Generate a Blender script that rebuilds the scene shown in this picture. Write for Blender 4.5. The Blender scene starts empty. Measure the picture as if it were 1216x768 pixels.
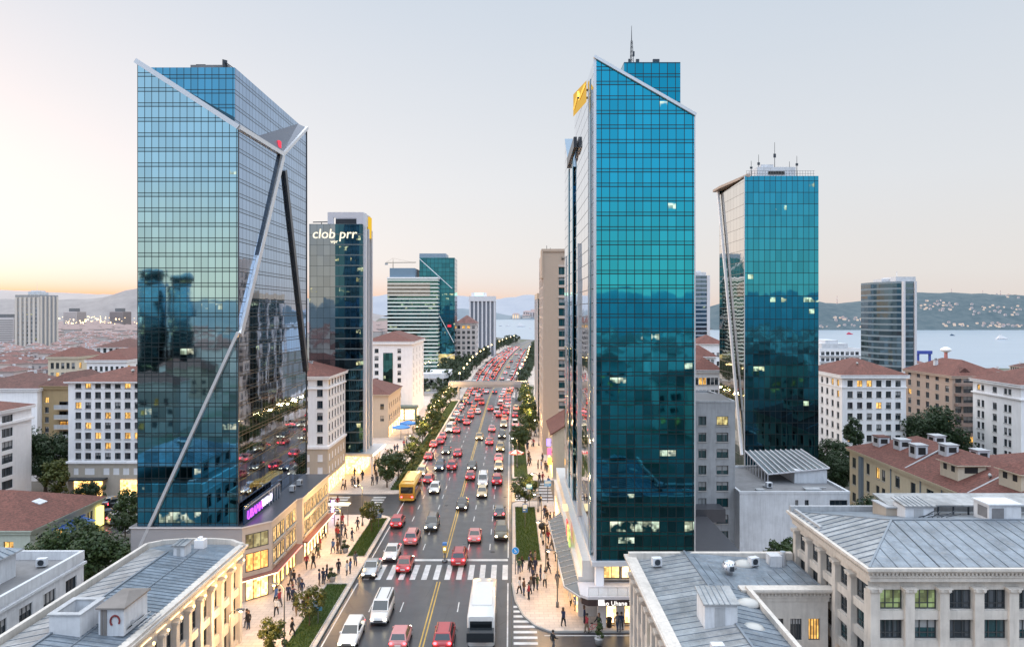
import bpy, math, random
from mathutils import Vector, Matrix
random.seed(7)
sc = bpy.context.scene
COL = sc.collection
PI = math.pi
F, H, CX, HY = 850.0, 30.0, 608.0, 370.0     # focal length in pixels of the 1216-wide frame, eye height, vanishing point
def gx(px, Y): return (px - CX) * Y / F
def gz(py, Y): return H - (py - HY) * Y / F
def gy(py): return H * F / (py - HY)

# ------------------------------------------------------------------ mesh builder
class MB:
    def __init__(s): s.v = []; s.f = []; s.m = []; s.smooth = []
    def face(s, pts, m=0, smooth=False):
        b = len(s.v); s.v += [tuple(p) for p in pts]; s.f.append(tuple(range(b, b + len(pts)))); s.m.append(m); s.smooth.append(smooth)
    def raw(s, vs, fs, m=0, smooth=False):
        b = len(s.v); s.v += [tuple(p) for p in vs]
        for f in fs: s.f.append(tuple(b + i for i in f)); s.m.append(m); s.smooth.append(smooth)
    def box(s, x0, x1, y0, y1, z0, z1, m=0):
        v = [(x0,y0,z0),(x1,y0,z0),(x1,y1,z0),(x0,y1,z0),(x0,y0,z1),(x1,y0,z1),(x1,y1,z1),(x0,y1,z1)]
        s.raw(v, [(3,2,1,0),(4,5,6,7),(0,1,5,4),(1,2,6,5),(2,3,7,6),(3,0,4,7)], m)
    def obox(s, o, u, a0, a1, d0, d1, z0, z1, m=0):
        """box in a facade frame: a along u, d outward from the wall, z up"""
        n = (u[1], -u[0])
        def P(a, d, z): return (o[0]+u[0]*a+n[0]*d, o[1]+u[1]*a+n[1]*d, o[2]+z)
        v = [P(a0,d1,z0),P(a1,d1,z0),P(a1,d0,z0),P(a0,d0,z0),P(a0,d1,z1),P(a1,d1,z1),P(a1,d0,z1),P(a0,d0,z1)]
        s.raw(v, [(3,2,1,0),(4,5,6,7),(0,1,5,4),(1,2,6,5),(2,3,7,6),(3,0,4,7)], m)
    def prism(s, poly, z0, z1, m=0, mtop=None):
        n = len(poly)
        v = [(p[0],p[1],z0) for p in poly] + [(p[0],p[1],z1) for p in poly]
        s.raw(v, [(i,(i+1)%n,(i+1)%n+n,i+n) for i in range(n)] + [tuple(range(n-1,-1,-1))], m)
        s.face([(p[0],p[1],z1) for p in poly], m if mtop is None else mtop)
    def tube(s, p0, p1, r0, r1=None, n=8, m=0, smooth=True, cap=True):
        r1 = r0 if r1 is None else r1
        p0, p1 = Vector(p0), Vector(p1); d = (p1-p0)
        if d.length < 1e-6: return
        d.normalize(); a = d.orthogonal().normalized(); b = d.cross(a)
        v = []
        for p, r in ((p0,r0),(p1,r1)):
            for i in range(n):
                t = 2*PI*i/n; v.append(p + a*(r*math.cos(t)) + b*(r*math.sin(t)))
        s.raw(v, [(i,(i+1)%n,(i+1)%n+n,i+n) for i in range(n)], m, smooth)
        if cap: s.face([v[i] for i in range(n-1,-1,-1)], m); s.face([v[n+i] for i in range(n)], m)
    def beam(s, p0, p1, w, h, m=0, up=(0,0,1)):
        p0, p1 = Vector(p0), Vector(p1); d = (p1-p0).normalized()
        a = d.cross(Vector(up))
        if a.length < 1e-4: a = d.orthogonal()
        a.normalize(); b = a.cross(d); v = []
        for p in (p0, p1):
            for i, j in ((-1,-1),(1,-1),(1,1),(-1,1)): v.append(p + a*(i*w/2) + b*(j*h/2))
        s.raw(v, [(0,1,2,3),(7,6,5,4),(0,4,5,1),(1,5,6,2),(2,6,7,3),(3,7,4,0)], m)
    def lathe(s, prof, c=(0,0,0), n=12, m=0, smooth=True, sx=1, sy=1):
        v = []
        for r, z in prof:
            for i in range(n):
                t = 2*PI*i/n; v.append((c[0]+sx*r*math.cos(t), c[1]+sy*r*math.sin(t), c[2]+z))
        fs = []
        for k in range(len(prof)-1):
            for i in range(n):
                j = (i+1)%n; fs.append((k*n+i, k*n+j, (k+1)*n+j, (k+1)*n+i))
        fs.append(tuple(range(n-1,-1,-1))); fs.append(tuple((len(prof)-1)*n+i for i in range(n)))
        s.raw(v, fs, m, smooth)
    def mesh(s, name, mats):
        me = bpy.data.meshes.new(name); me.from_pydata(s.v, [], s.f)
        for mt in mats: me.materials.append(mt)
        me.polygons.foreach_set('material_index', s.m); me.polygons.foreach_set('use_smooth', s.smooth)
        me.update(); return me
    def build(s, name, mats, parent=None, loc=(0,0,0), rz=0):
        return put(name, s.mesh(name, mats if isinstance(mats, (list,tuple)) else [mats]), parent, loc, rz)

def put(name, me, parent=None, loc=(0,0,0), rz=0):
    o = bpy.data.objects.new(name, me); COL.objects.link(o); o.location = loc; o.rotation_euler = (0,0,rz)
    if parent is not None: o.parent = parent
    return o
def tag(o, label=None, cat=None, group=None, kind=None):
    if label: o['label'] = label
    if cat: o['category'] = cat
    if group: o['group'] = group
    if kind: o['kind'] = kind
    return o
def thing(name, label, cat, loc=(0,0,0), rz=0, group=None):
    o = bpy.data.objects.new(name, None); COL.objects.link(o); o.location = loc; o.rotation_euler = (0,0,rz)
    o.empty_display_size = .3
    return tag(o, label, cat, group)

# ------------------------------------------------------------------ materials
class NT:
    def __init__(s, name):
        s.mat = bpy.data.materials.new(name); s.mat.use_nodes = True; s.t = s.mat.node_tree; s.t.nodes.clear()
        s.out = s.t.nodes.new('ShaderNodeOutputMaterial')
    def n(s, typ, **kw):
        nd = s.t.nodes.new('ShaderNode' + typ)
        for k, v in kw.items(): setattr(nd, k, v)
        return nd
    def set(s, inp, v):
        if hasattr(v, 'is_linked') or isinstance(v, bpy.types.NodeSocket): s.t.links.new(v, inp)
        elif isinstance(v, (tuple, list)) and len(v) == 3 and inp.type == 'RGBA': inp.default_value = (*v, 1)
        else: inp.default_value = v
    def math(s, op, a, b=0.0, c=None):
        nd = s.n('Math', operation=op); s.set(nd.inputs[0], a); s.set(nd.inputs[1], b)
        if c is not None: s.set(nd.inputs[2], c)
        return nd.outputs[0]
    def vmath(s, op, a, b=None, scale=None):
        nd = s.n('VectorMath', operation=op); s.set(nd.inputs[0], a)
        if b is not None: s.set(nd.inputs[1], b)
        if scale is not None: s.set(nd.inputs['Scale'], scale)
        return nd.outputs[0]
    def mix(s, f, a, b, blend='MIX'):
        nd = s.n('MixRGB', blend_type=blend); s.set(nd.inputs[0], f); s.set(nd.inputs[1], a); s.set(nd.inputs[2], b); return nd.outputs[0]
    def noise(s, vec, scale=1, detail=4, rough=.6, out='Fac'):
        nd = s.n('TexNoise'); s.set(nd.inputs['Vector'], vec); nd.inputs['Scale'].default_value = scale
        nd.inputs['Detail'].default_value = detail; nd.inputs['Roughness'].default_value = rough; return nd.outputs[out]
    def ramp(s, f, stops, interp='LINEAR'):
        nd = s.n('ValToRGB'); cr = nd.color_ramp; cr.interpolation = interp
        while len(cr.elements) < len(stops): cr.elements.new(.5)
        for e, (p, c) in zip(cr.elements, stops): e.position = p; e.color = (*c, 1)
        s.set(nd.inputs[0], f); return nd.outputs[0]
    def coord(s, k='Object'): return s.n('TexCoord').outputs[k]
    def sep(s, v):
        nd = s.n('SeparateXYZ'); s.set(nd.inputs[0], v); return nd.outputs
    def comb(s, x, y, z):
        nd = s.n('CombineXYZ')
        for i, q in zip(nd.inputs, (x,y,z)): s.set(i, q)
        return nd.outputs[0]
    def bump(s, h, strength=.3, dist=.05):
        nd = s.n('Bump'); nd.inputs['Strength'].default_value = strength; nd.inputs['Distance'].default_value = dist
        s.set(nd.inputs['Height'], h); return nd.outputs[0]
    def bsdf(s, **kw):
        b = s.n('BsdfPrincipled')
        for k, v in kw.items(): s.set(b.inputs[k.replace('_', ' ')], v)
        return b
    def done(s, shader, nomis=False):
        s.t.links.new(shader.outputs[0] if hasattr(shader, 'outputs') else shader, s.out.inputs[0])
        if nomis: s.mat.cycles.emission_sampling = 'NONE'
        return s.mat

def M(name, col, rough=.6, metal=0., var=.12, scale=1.5, bump=0., streak=0., spec=.5, coat=0., grime=0.):
    """plain paint / stone / metal with noise variation, optional rain streaks and grime"""
    t = NT(name); P = t.coord('Object')
    c = t.mix(t.math('MULTIPLY', t.noise(P, scale, 5), 1.0), tuple(x*(1-var) for x in col), tuple(min(1, x*(1+var)) for x in col))
    if streak:
        x, y, z = t.sep(P); sv = t.comb(t.math('MULTIPLY', x, 3.0), t.math('MULTIPLY', y, 3.0), t.math('MULTIPLY', z, .25))
        s = t.ramp(t.noise(sv, 1.3, 4), [(.45,(0,0,0)),(.75,(1,1,1))])
        c = t.mix(t.math('MULTIPLY', s, streak), c, tuple(x*.45 for x in col))
    if grime:
        g = t.ramp(t.noise(P, .45, 6, .7), [(.42,(0,0,0)),(.68,(1,1,1))])
        c = t.mix(t.math('MULTIPLY', g, grime), c, tuple(x*.4 for x in col))
    kw = dict(Base_Color=c, Roughness=rough, Metallic=metal)
    b = t.bsdf(**kw); b.inputs['Specular IOR Level'].default_value = spec
    if coat: b.inputs['Coat Weight'].default_value = coat; b.inputs['Coat Roughness'].default_value = .08
    if bump: t.set(b.inputs['Normal'], t.bump(t.noise(P, scale*6, 4), bump, .05))
    return t.done(b)

def E(name, col, strength, nomis=False, pattern=0.):
    t = NT(name); e = t.n('Emission'); c = col
    if pattern:
        P = t.coord('Object')
        v = t.ramp(t.noise(P, pattern, 3, .6), [(.3,(.12,.1,.08)),(.5,(.7,.65,.6)),(.7,(1.2,1.15,1.1))])
        c = t.mix(1.0, v, col, 'MULTIPLY')
    t.set(e.inputs[0], c); e.inputs[1].default_value = strength
    return t.done(e, nomis)

def shop_glass(name, col, strength, nomis=False):
    """a lit shop interior behind glass: shelves, posts and goods in light and dark, with a sheen of glass"""
    t = NT(name); P = t.coord('Object'); x, y, z = t.sep(P); u = t.math('ADD', x, y)
    ob = t.n('ObjectInfo').outputs['Random']
    uu = t.math('ADD', u, t.math('MULTIPLY', ob, 57.))
    wa = t.n('TexWhiteNoise', noise_dimensions='2D'); t.set(wa.inputs['Vector'], t.comb(t.math('FLOOR', t.math('MULTIPLY', uu, 1.35)), 0., 0.))
    wb = t.n('TexWhiteNoise', noise_dimensions='2D'); t.set(wb.inputs['Vector'], t.comb(t.math('FLOOR', t.math('MULTIPLY', uu, 3.6)), t.math('FLOOR', t.math('MULTIPLY', z, 2.9)), 0.))
    v = t.mix(.55, t.ramp(wa.outputs['Value'], [(0,(.25,.2,.15)),(.3,(.75,.65,.5)),(.7,(1.05,.95,.85)),(1,(1.3,1.25,1.15))]), t.ramp(wb.outputs['Value'], [(0,(.06,.05,.04)),(.35,(.5,.4,.3)),(.6,(1.,.9,.75)),(1,(1.25,1.2,1.1))]))
    n2 = t.ramp(t.noise(P, 1.3, 3), [(.3,(.55,.5,.45)),(.6,(1.1,1.1,1.1))])
    c = t.mix(1., t.mix(1., v, n2, 'MULTIPLY'), col, 'MULTIPLY')
    b = t.bsdf(Base_Color=(.03,.03,.03), Roughness=.1, Emission_Color=c, Emission_Strength=strength)
    return t.done(b, nomis)

def facade_glass(name, tint, fh, pw, side_white=0., lit=.02, litcol=(1.,.95,.6), lits=1.0, wob=.012, line=.04, line_col=(.006,.015,.02), z_lo=-99., z_lit=60., rough=.03, spandrel=True, phase=0., dark=.25, lowlit=0., band=None, metal=1.0, low=None):
    """curtain wall: mirror panes a hair out of true with one another, mullions, spandrel bands, some offices lit"""
    t = NT(name); P = t.coord('Object'); x, y, z = t.sep(P)
    u = t.math('ADD', t.math('DIVIDE', t.math('ADD', x, y), pw), phase); v = t.math('DIVIDE', z, fh)
    fu, fv = t.math('FRACT', u), t.math('FRACT', v)
    cu, cv = t.math('FLOOR', u), t.math('FLOOR', v)
    wn = t.n('TexWhiteNoise', noise_dimensions='3D'); t.set(wn.inputs['Vector'], t.comb(cu, cv, 3.7)); r3 = t.sep(wn.outputs['Color'])
    wn2 = t.n('TexWhiteNoise', noise_dimensions='2D'); t.set(wn2.inputs['Vector'], t.comb(t.math('FLOOR', t.math('DIVIDE', cu, 3)), cv, 0.)); rg = wn2.outputs['Value']
    # mullion mask
    lw = line/pw; lh = line/fh
    m = t.math('LESS_THAN', fu, lw); m = t.math('MAXIMUM', m, t.math('LESS_THAN', fv, lh*1.3))
    if spandrel:
        d = t.math('ABSOLUTE', t.math('SUBTRACT', fv, .27)); m = t.math('MAXIMUM', m, t.math('LESS_THAN', d, lh*.55))
    # pane tilt and slight warp
    geo = t.n('NewGeometry')
    jit = t.vmath('SCALE', t.vmath('SUBTRACT', wn.outputs['Color'], (.5,.5,.5)), scale=wob)
    wv = t.n('TexNoise'); t.set(wv.inputs['Vector'], P); wv.inputs['Scale'].default_value = .55; wv.inputs['Detail'].default_value = 2
    jit2 = t.vmath('SCALE', t.vmath('SUBTRACT', wv.outputs['Color'], (.5,.5,.5)), scale=wob*2.2)
    N = t.vmath('NORMALIZE', t.vmath('ADD', t.vmath('ADD', geo.outputs['Normal'], jit), jit2))
    tone = t.math('ADD', 1.0-dark, t.math('MULTIPLY', r3[0], dark))
    col = t.mix(1.0, tint, t.comb(tone, tone, tone), 'MULTIPLY')
    if low:      # lower storeys: tint darkened to stand in for a darker reflection
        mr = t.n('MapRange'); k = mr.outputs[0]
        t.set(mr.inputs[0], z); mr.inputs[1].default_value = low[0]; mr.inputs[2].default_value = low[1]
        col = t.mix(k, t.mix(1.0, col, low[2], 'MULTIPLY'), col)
    rm = t.math('MULTIPLY', t.math('GREATER_THAN', r3[2], .72), t.math('LESS_THAN', z, 26.)); col = t.mix(t.math('MULTIPLY', rm, .45), col, (.01,.015,.02))
    if spandrel:
        sp = t.math('LESS_THAN', fv, .27); col = t.mix(t.math('MULTIPLY', sp, .25), col, tuple(q*.6 for q in tint))
    if band:   # pale slab edges between floors
        bm = t.math('LESS_THAN', fv, band[0]); 
    b = t.bsdf(Base_Color=col, Metallic=metal, Roughness=rough); t.set(b.inputs['Normal'], N)
    if side_white: b.inputs['Specular Tint'].default_value = (1,1,1,1)
    # lit offices
    e = t.math('MULTIPLY', t.math('GREATER_THAN', r3[1], .55), t.math('GREATER_THAN', rg, 1-lit))
    e = t.math('MULTIPLY', e, t.math('MULTIPLY', t.math('LESS_THAN', z, z_lit), t.math('MULTIPLY', t.math('GREATER_THAN', fv, .5), t.math('LESS_THAN', fv, .9))))
    if lowlit:
        e2 = t.math('MULTIPLY', t.math('GREATER_THAN', rg, .45), t.math('MULTIPLY', t.math('LESS_THAN', z, lowlit[1]), t.math('GREATER_THAN', z, lowlit[0])))
        e = t.math('MAXIMUM', e, t.math('MULTIPLY', e2, t.math('GREATER_THAN', fv, .3)))
    wq = t.n('TexWhiteNoise', noise_dimensions='2D'); t.set(wq.inputs['Vector'], t.comb(t.math('FLOOR', t.math('MULTIPLY', u, 3.)), t.math('FLOOR', t.math('MULTIPLY', v, 4.)), 0.)); ins = t.ramp(t.math('MULTIPLY', t.math('ADD', .35, t.math('MULTIPLY', wq.outputs['Value'], .75)), t.math('ADD', .25, fv)), [(.2,(.10,.12,.10)),(.5,(.5,.5,.42)),(.9,(1.2,1.2,1.1))])
    e = t.math('MULTIPLY', e, t.ramp(t.noise(P, .9, 2, .5), [(.44,(0,0,0)),(.56,(1,1,1))]))
    lc = t.mix(r3[2], litcol, tuple(.55*q+.45*w for q, w in zip(litcol, (.5,.95,.85))))
    em = t.n('Emission'); t.set(em.inputs[0], t.mix(1., ins, lc, 'MULTIPLY')); em.inputs[1].default_value = lits
    ms = t.n('MixShader'); t.set(ms.inputs[0], t.math('MULTIPLY', e, .75)); t.t.links.new(b.outputs[0], ms.inputs[1]); t.t.links.new(em.outputs[0], ms.inputs[2])
    fr = t.bsdf(Base_Color=line_col, Roughness=.45, Metallic=.3)
    mm = t.n('MixShader'); t.set(mm.inputs[0], m); t.t.links.new(ms.outputs[0], mm.inputs[1]); t.t.links.new(fr.outputs[0], mm.inputs[2])
    last = mm
    if band:
        br = t.bsdf(Base_Color=band[1], Roughness=.5); m3 = t.n('MixShader'); t.set(m3.inputs[0], bm)
        t.t.links.new(mm.outputs[0], m3.inputs[1]); t.t.links.new(br.outputs[0], m3.inputs[2]); last = m3
    return t.done(last, True)

def tiles(name, col, sc_=1.0):
    """clay roof: courses, tile to tile colour change, weathering"""
    t = NT(name); P = t.coord('Object'); x, y, z = t.sep(P)
    w = t.math('FRACT', t.math('MULTIPLY', z, 7.0/sc_)); w2 = t.math('FRACT', t.math('MULTIPLY', t.math('ADD', x, y), 3.2/sc_))
    vor = t.n('TexVoronoi'); t.set(vor.inputs['Vector'], P); vor.inputs['Scale'].default_value = 4.5/sc_
    g = t.sep(vor.outputs['Color'])[0]
    c = t.mix(g, tuple(q*.62 for q in col), tuple(q*1.3 for q in col))
    c = t.mix(t.math('MULTIPLY', t.ramp(t.noise(P, .5, 5, .7), [(.4,(0,0,0)),(.7,(1,1,1))]), .5), c, tuple(q*.5 for q in col))
    c = t.mix(t.math('MULTIPLY', t.math('LESS_THAN', w, .25), .35), c, tuple(q*.35 for q in col))
    b = t.bsdf(Base_Color=c, Roughness=.8); t.set(b.inputs['Normal'], t.bump(t.math('ADD', w, w2), .35, .04))
    return t.done(b)

def sheet_metal(name, col, pitch=.55, axis='y', rough=.4):
    """weathered zinc sheets: cross joints, stains, slight buckling (the standing seams are geometry)"""
    t = NT(name); P = t.coord('Object'); x, y, z = t.sep(P); a = {'x':x,'y':y}[axis]
    cell = t.math('FLOOR', t.math('DIVIDE', a, pitch)); wn = t.n('TexWhiteNoise', noise_dimensions='1D'); t.set(wn.inputs['W'], cell)
    c = t.mix(wn.outputs['Value'], tuple(q*.82 for q in col), tuple(q*1.12 for q in col))
    c = t.mix(t.math('MULTIPLY', t.ramp(t.noise(P, .45, 7, .78), [(.42,(0,0,0)),(.62,(1,1,1))]), .75), c, tuple(q*.42 for q in col))
    c = t.mix(t.math('MULTIPLY', t.ramp(t.noise(P, 3.2, 5, .75), [(.52,(0,0,0)),(.72,(1,1,1))]), .4), c, (.34,.30,.26))
    c = t.mix(t.math('MULTIPLY', t.ramp(t.noise(t.comb(t.math('MULTIPLY', x, 4.), t.math('MULTIPLY', y, .8), z), 1., 4, .7), [(.55,(0,0,0)),(.75,(1,1,1))]), .3), c, tuple(q*1.7 for q in col))
    b = t.bsdf(Base_Color=c, Metallic=.35, Roughness=t.math('ADD', rough-.1, t.math('MULTIPLY', t.noise(P, 2, 3), .3)))
    t.set(b.inputs['Normal'], t.bump(t.noise(P, 1.6, 3), .5, .12))
    return t.done(b)

def slabs(name, col, w=.9, h=.6, mort=.6):
    t = NT(name); P = t.coord('Object'); br = t.n('TexBrick'); t.set(br.inputs['Vector'], P)
    br.inputs['Color1'].default_value = (*[q*.9 for q in col],1); br.inputs['Color2'].default_value = (*[q*1.08 for q in col],1); br.inputs['Mortar'].default_value = (*[q*mort for q in col],1)
    br.inputs['Scale'].default_value = 1; br.inputs['Mortar Size'].default_value = .022; br.inputs['Brick Width'].default_value = w; br.inputs['Row Height'].default_value = h
    c = t.mix(t.math('MULTIPLY', t.ramp(t.noise(P, .35, 6, .7), [(.35,(0,0,0)),(.7,(1,1,1))]), .45), br.outputs[0], tuple(q*.55 for q in col))
    b = t.bsdf(Base_Color=c, Roughness=t.math('ADD', .38, t.math('MULTIPLY', t.noise(P, .8, 4), .35)))
    return t.done(b)

def asphalt(name, col=(.045,.045,.05)):
    t = NT(name); P = t.coord('Object'); x, y, z = t.sep(P)
    sv = t.comb(t.math('MULTIPLY', x, 1.2), t.math('MULTIPLY', y, .05), 0.)
    c = t.mix(t.noise(P, .25, 6, .7), tuple(q*.7 for q in col), tuple(q*1.5 for q in col))
    c = t.mix(t.math('MULTIPLY', t.ramp(t.noise(sv, 1, 4), [(.4,(0,0,0)),(.7,(1,1,1))]), .45), c, tuple(q*1.7 for q in col))
    vo = t.n('TexVoronoi', feature='DISTANCE_TO_EDGE'); t.set(vo.inputs['Vector'], t.vmath('ADD', P, t.vmath('SCALE', t.n('TexNoise').outputs['Color'], scale=1.5))); vo.inputs['Scale'].default_value = .16
    c = t.mix(t.math('MULTIPLY', t.math('LESS_THAN', vo.outputs[0], .007), .6), c, tuple(q*.35 for q in col))
    pw_ = t.n('TexWhiteNoise', noise_dimensions='2D'); t.set(pw_.inputs['Vector'], t.comb(t.math('FLOOR', t.math('DIVIDE', x, 2.9)), t.math('FLOOR', t.math('DIVIDE', y, 7.3)), 0.))
    c = t.mix(t.math('MULTIPLY', t.math('GREATER_THAN', pw_.outputs['Value'], .86), .45), c, tuple(q*.6 for q in col))
    c = t.mix(.3, c, t.mix(t.noise(P, 14, 2), tuple(q*.5 for q in col), tuple(q*1.6 for q in col)))
    b = t.bsdf(Base_Color=c, Roughness=t.math('ADD', .2, t.math('MULTIPLY', t.noise(P, .6, 4), .28)))
    t.set(b.inputs['Normal'], t.bump(t.noise(P, 9, 3), .2, .02))
    return t.done(b)

def leafmat(name, a, b_, tr=.25):
    t = NT(name); g = t.n('NewGeometry'); r = g.outputs['Random Per Island']; oi = t.n('ObjectInfo').outputs['Random']
    c = t.mix(r, a, b_); c = t.mix(t.math('MULTIPLY', oi, .4), c, tuple(q*.6 for q in a))
    d = t.bsdf(Base_Color=c, Roughness=.55); tl = t.n('BsdfTranslucent'); t.set(tl.inputs[0], c)
    ms = t.n('MixShader'); ms.inputs[0].default_value = tr; t.t.links.new(d.outputs[0], ms.inputs[1]); t.t.links.new(tl.outputs[0], ms.inputs[2])
    return t.done(ms)

def window_glass(name, col=(.02,.03,.04)):
    t = NT(name); P = t.n('ObjectInfo').outputs['Random']; P2 = t.coord('Object'); x, y, z = t.sep(P2)
    cur = t.math('GREATER_THAN', t.noise(t.comb(t.math('ADD', t.math('MULTIPLY', x, 1.3), t.math('MULTIPLY', P, 40.)), 0., P), 1.4, 1), .56)
    c = t.mix(t.math('MULTIPLY', cur, .3), col, (.2,.22,.25))
    bl = t.math('GREATER_THAN', z, t.math('ADD', .35, t.math('MULTIPLY', t.math('FRACT', t.math('MULTIPLY', P, 17.3)), 2.2))); c = t.mix(t.math('MULTIPLY', bl, .75), c, (.42,.42,.43))
    b = t.bsdf(Base_Color=c, Roughness=.06); b.inputs['Specular IOR Level'].default_value = .6; b.inputs['IOR'].default_value = 1.55
    return t.done(b)

m_pane = window_glass('window glass')
m_pane_teal = window_glass('teal window glass', (.015,.06,.07))
m_lit = shop_glass('lit window', (1.,.62,.18), 1.5, True)
m_lit2 = shop_glass('pale lit window', (.95,.9,.45), .9, True)
m_frame_w = M('white window frame', (.6,.6,.6), .5)
m_frame_d = M('dark window frame', (.05,.055,.06), .45)
m_white = M('white render', (.86,.845,.86), .8, var=.06, streak=.16, grime=.1)
m_cream = M('cream render', (.62,.54,.42), .8, var=.08, streak=.16, grime=.12)
m_stone = M('pale limestone', (.60,.555,.51), .75, var=.12, streak=.38, grime=.34, bump=.15)
m_tan = M('tan stone', (.52,.43,.34), .75, var=.08, streak=.14)
m_brown = M('ochre render', (.36,.26,.14), .8, var=.1, streak=.2)
m_conc = M('grey concrete', (.40,.41,.43), .85, var=.14, streak=.4, grime=.3, bump=.2)
m_whitewall = M('weathered white paint', (.64,.655,.69), .8, var=.1, streak=.38, grime=.32)
m_yellow = M('yellow render', (.54,.47,.34), .8, var=.08, streak=.22)
m_podium = M('beige podium panel', (.47,.41,.365), .6, var=.08, streak=.1)
m_podgrey = M('grey podium cladding', (.3,.29,.3), .5, var=.06)
m_red = tiles('red clay tiles', (.155,.055,.042))
m_red2 = tiles('brown clay tiles', (.115,.048,.04), 1.3)
m_redfar = tiles('hazy clay tiles', (.19,.09,.08), 2.5)  # haze of the far town is mixed into these two tile colours
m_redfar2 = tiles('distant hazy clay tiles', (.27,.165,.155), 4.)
m_metal = sheet_metal('grey zinc roof', (.23,.27,.32))
m_metal_x = sheet_metal('grey zinc roof across', (.34,.38,.43), axis='x')
m_metal_l = sheet_metal('pale zinc roof', (.36,.37,.385))
m_seam = M('zinc seam', (.2,.23,.27), .45, .4)
m_steel = M('brushed steel trim', (.62,.63,.66), .35, .6, var=.04)
m_steel_d = M('dark steel trim', (.05,.06,.075), .35, .4)
m_roofgrey = M('grey roofing felt', (.2,.2,.21), .9, var=.25, grime=.4)
m_roofdark = M('dark roof terrace', (.07,.07,.08), .35, var=.2)
m_asph = asphalt('asphalt')
m_pave = slabs('pinkish paving slabs', (.64,.53,.46))
m_kerb = M('kerb stone', (.4,.38,.36), .8)
m_line = M('white road paint', (.68,.68,.68), .6, var=.2, grime=.6, scale=3)
m_yline = M('yellow road paint', (.60,.38,.08), .6, var=.2, grime=.55, scale=3)
m_grassbase = M('turf soil', (.035,.06,.012), .95, var=.4)
m_blade = leafmat('grass blade', (.04,.09,.012), (.09,.14,.02), .2)
m_leaf = leafmat('tree leaf', (.02,.05,.012), (.07,.105,.025))
m_leaf_d = leafmat('dark tree leaf', (.012,.035,.012), (.04,.075,.022))
m_leaf_y = leafmat('young tree leaf', (.05,.07,.012), (.12,.13,.025))
m_leaf_far = leafmat('far tree leaf', (.03,.055,.025), (.06,.085,.04))
m_bark = M('bark', (.09,.065,.045), .9, var=.3, scale=6)
m_pole = M('grey lamp post', (.16,.17,.18), .4, .5)
m_lamp = E('warm lamp', (1.,.68,.3), 14.)
m_lampw = E('pale lamp', (1.,.85,.6), 16.)
m_lampfar = E('far warm lamp', (1.,.7,.32), 9., True)
m_shop = shop_glass('warm shop interior', (1.,.64,.24), 5.0)
m_shopw = shop_glass('bright shop interior', (1.,.74,.4), 5.0)
m_office = shop_glass('lit office floor', (.8,.92,.6), 1.1, True)
m_strip = E('warm light strip', (1.,.8,.5), 3.2)
m_strip_r = E('red light strip', (1.,.25,.2), 4.)
m_black = M('black rubber', (.012,.012,.013), .7)
m_headl = E('headlamp', (1.,.88,.6), 9.)
m_tail = E('tail lamp', (1.,.04,.05), 16.)
m_tailfar = E('far tail lamp', (1.,.1,.07), 3.2, True)
m_headfar = E('far headlamp', (1.,.8,.5), 7., True)
# ================================================================== camera, sky, sun
cam = bpy.data.cameras.new('camera'); co = bpy.data.objects.new('camera', cam); COL.objects.link(co)
co.location = (0,0,H); co.rotation_euler = (PI/2,0,0)
cam.sensor_fit = 'HORIZONTAL'; cam.sensor_width = 36; cam.lens = 36*F/1216; cam.shift_y = -(384-HY)/1216
cam.clip_start = .5; cam.clip_end = 20000; sc.camera = co
sc.view_settings.view_transform = 'Standard'; sc.view_settings.look = 'None'; sc.view_settings.exposure = 0
sc.cycles.max_bounces = 6; sc.cycles.diffuse_bounces = 3; sc.cycles.glossy_bounces = 4; sc.cycles.transmission_bounces = 2
sc.cycles.sample_clamp_indirect = 4; sc.cycles.caustics_reflective = False; sc.cycles.caustics_refractive = False
try: sc.cycles.use_denoising = True
except Exception: pass

SUN_AZ, SUN_EL = math.radians(-52), math.radians(3.5)      # low over the left of the town; azimuth from straight ahead, to the right positive
w = bpy.data.worlds.new('World'); sc.world = w; w.use_nodes = True; wt = w.node_tree; wt.nodes.clear()
class WT(NT):
    def __init__(s, tree): s.t = tree
t = WT(wt); wo = t.n('OutputWorld')
sky = t.n('TexSky', sky_type='NISHITA'); sky.sun_disc = False; sky.sun_elevation = SUN_EL; sky.sun_rotation = SUN_AZ; sky.altitude = 50; sky.dust_density = 2.5
D = t.vmath('NORMALIZE', t.coord('Generated')); dx, dy, dz = t.sep(D)
el = t.math('MAXIMUM', dz, 0.0)
base = t.ramp(el, [(0,(.76,.67,.62)),(.05,(.755,.735,.715)),(.17,(.715,.745,.775)),(.40,(.58,.66,.75)),(.52,(1.75,1.9,2.05)),(1,(2.7,2.8,2.9))])
bk = t.math('MULTIPLY', t.math('POWER', t.math('MAXIMUM', t.math('MULTIPLY', dy, -1.), 0.), .6), t.ramp(el, [(.03,(0,0,0)),(.22,(1,1,1))])); base = t.mix(bk, base, t.mix(1., base, (.86,1.02,1.22), 'MULTIPLY'))
bw = t.math('MULTIPLY', t.math('POWER', t.math('MAXIMUM', t.math('MULTIPLY', dy, -1.), 0.), .5), t.ramp(el, [(.03,(1,1,1)),(.17,(0,0,0))])); base = t.mix(t.math('MULTIPLY', bw, .85), base, (1.0,.89,.72))
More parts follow.
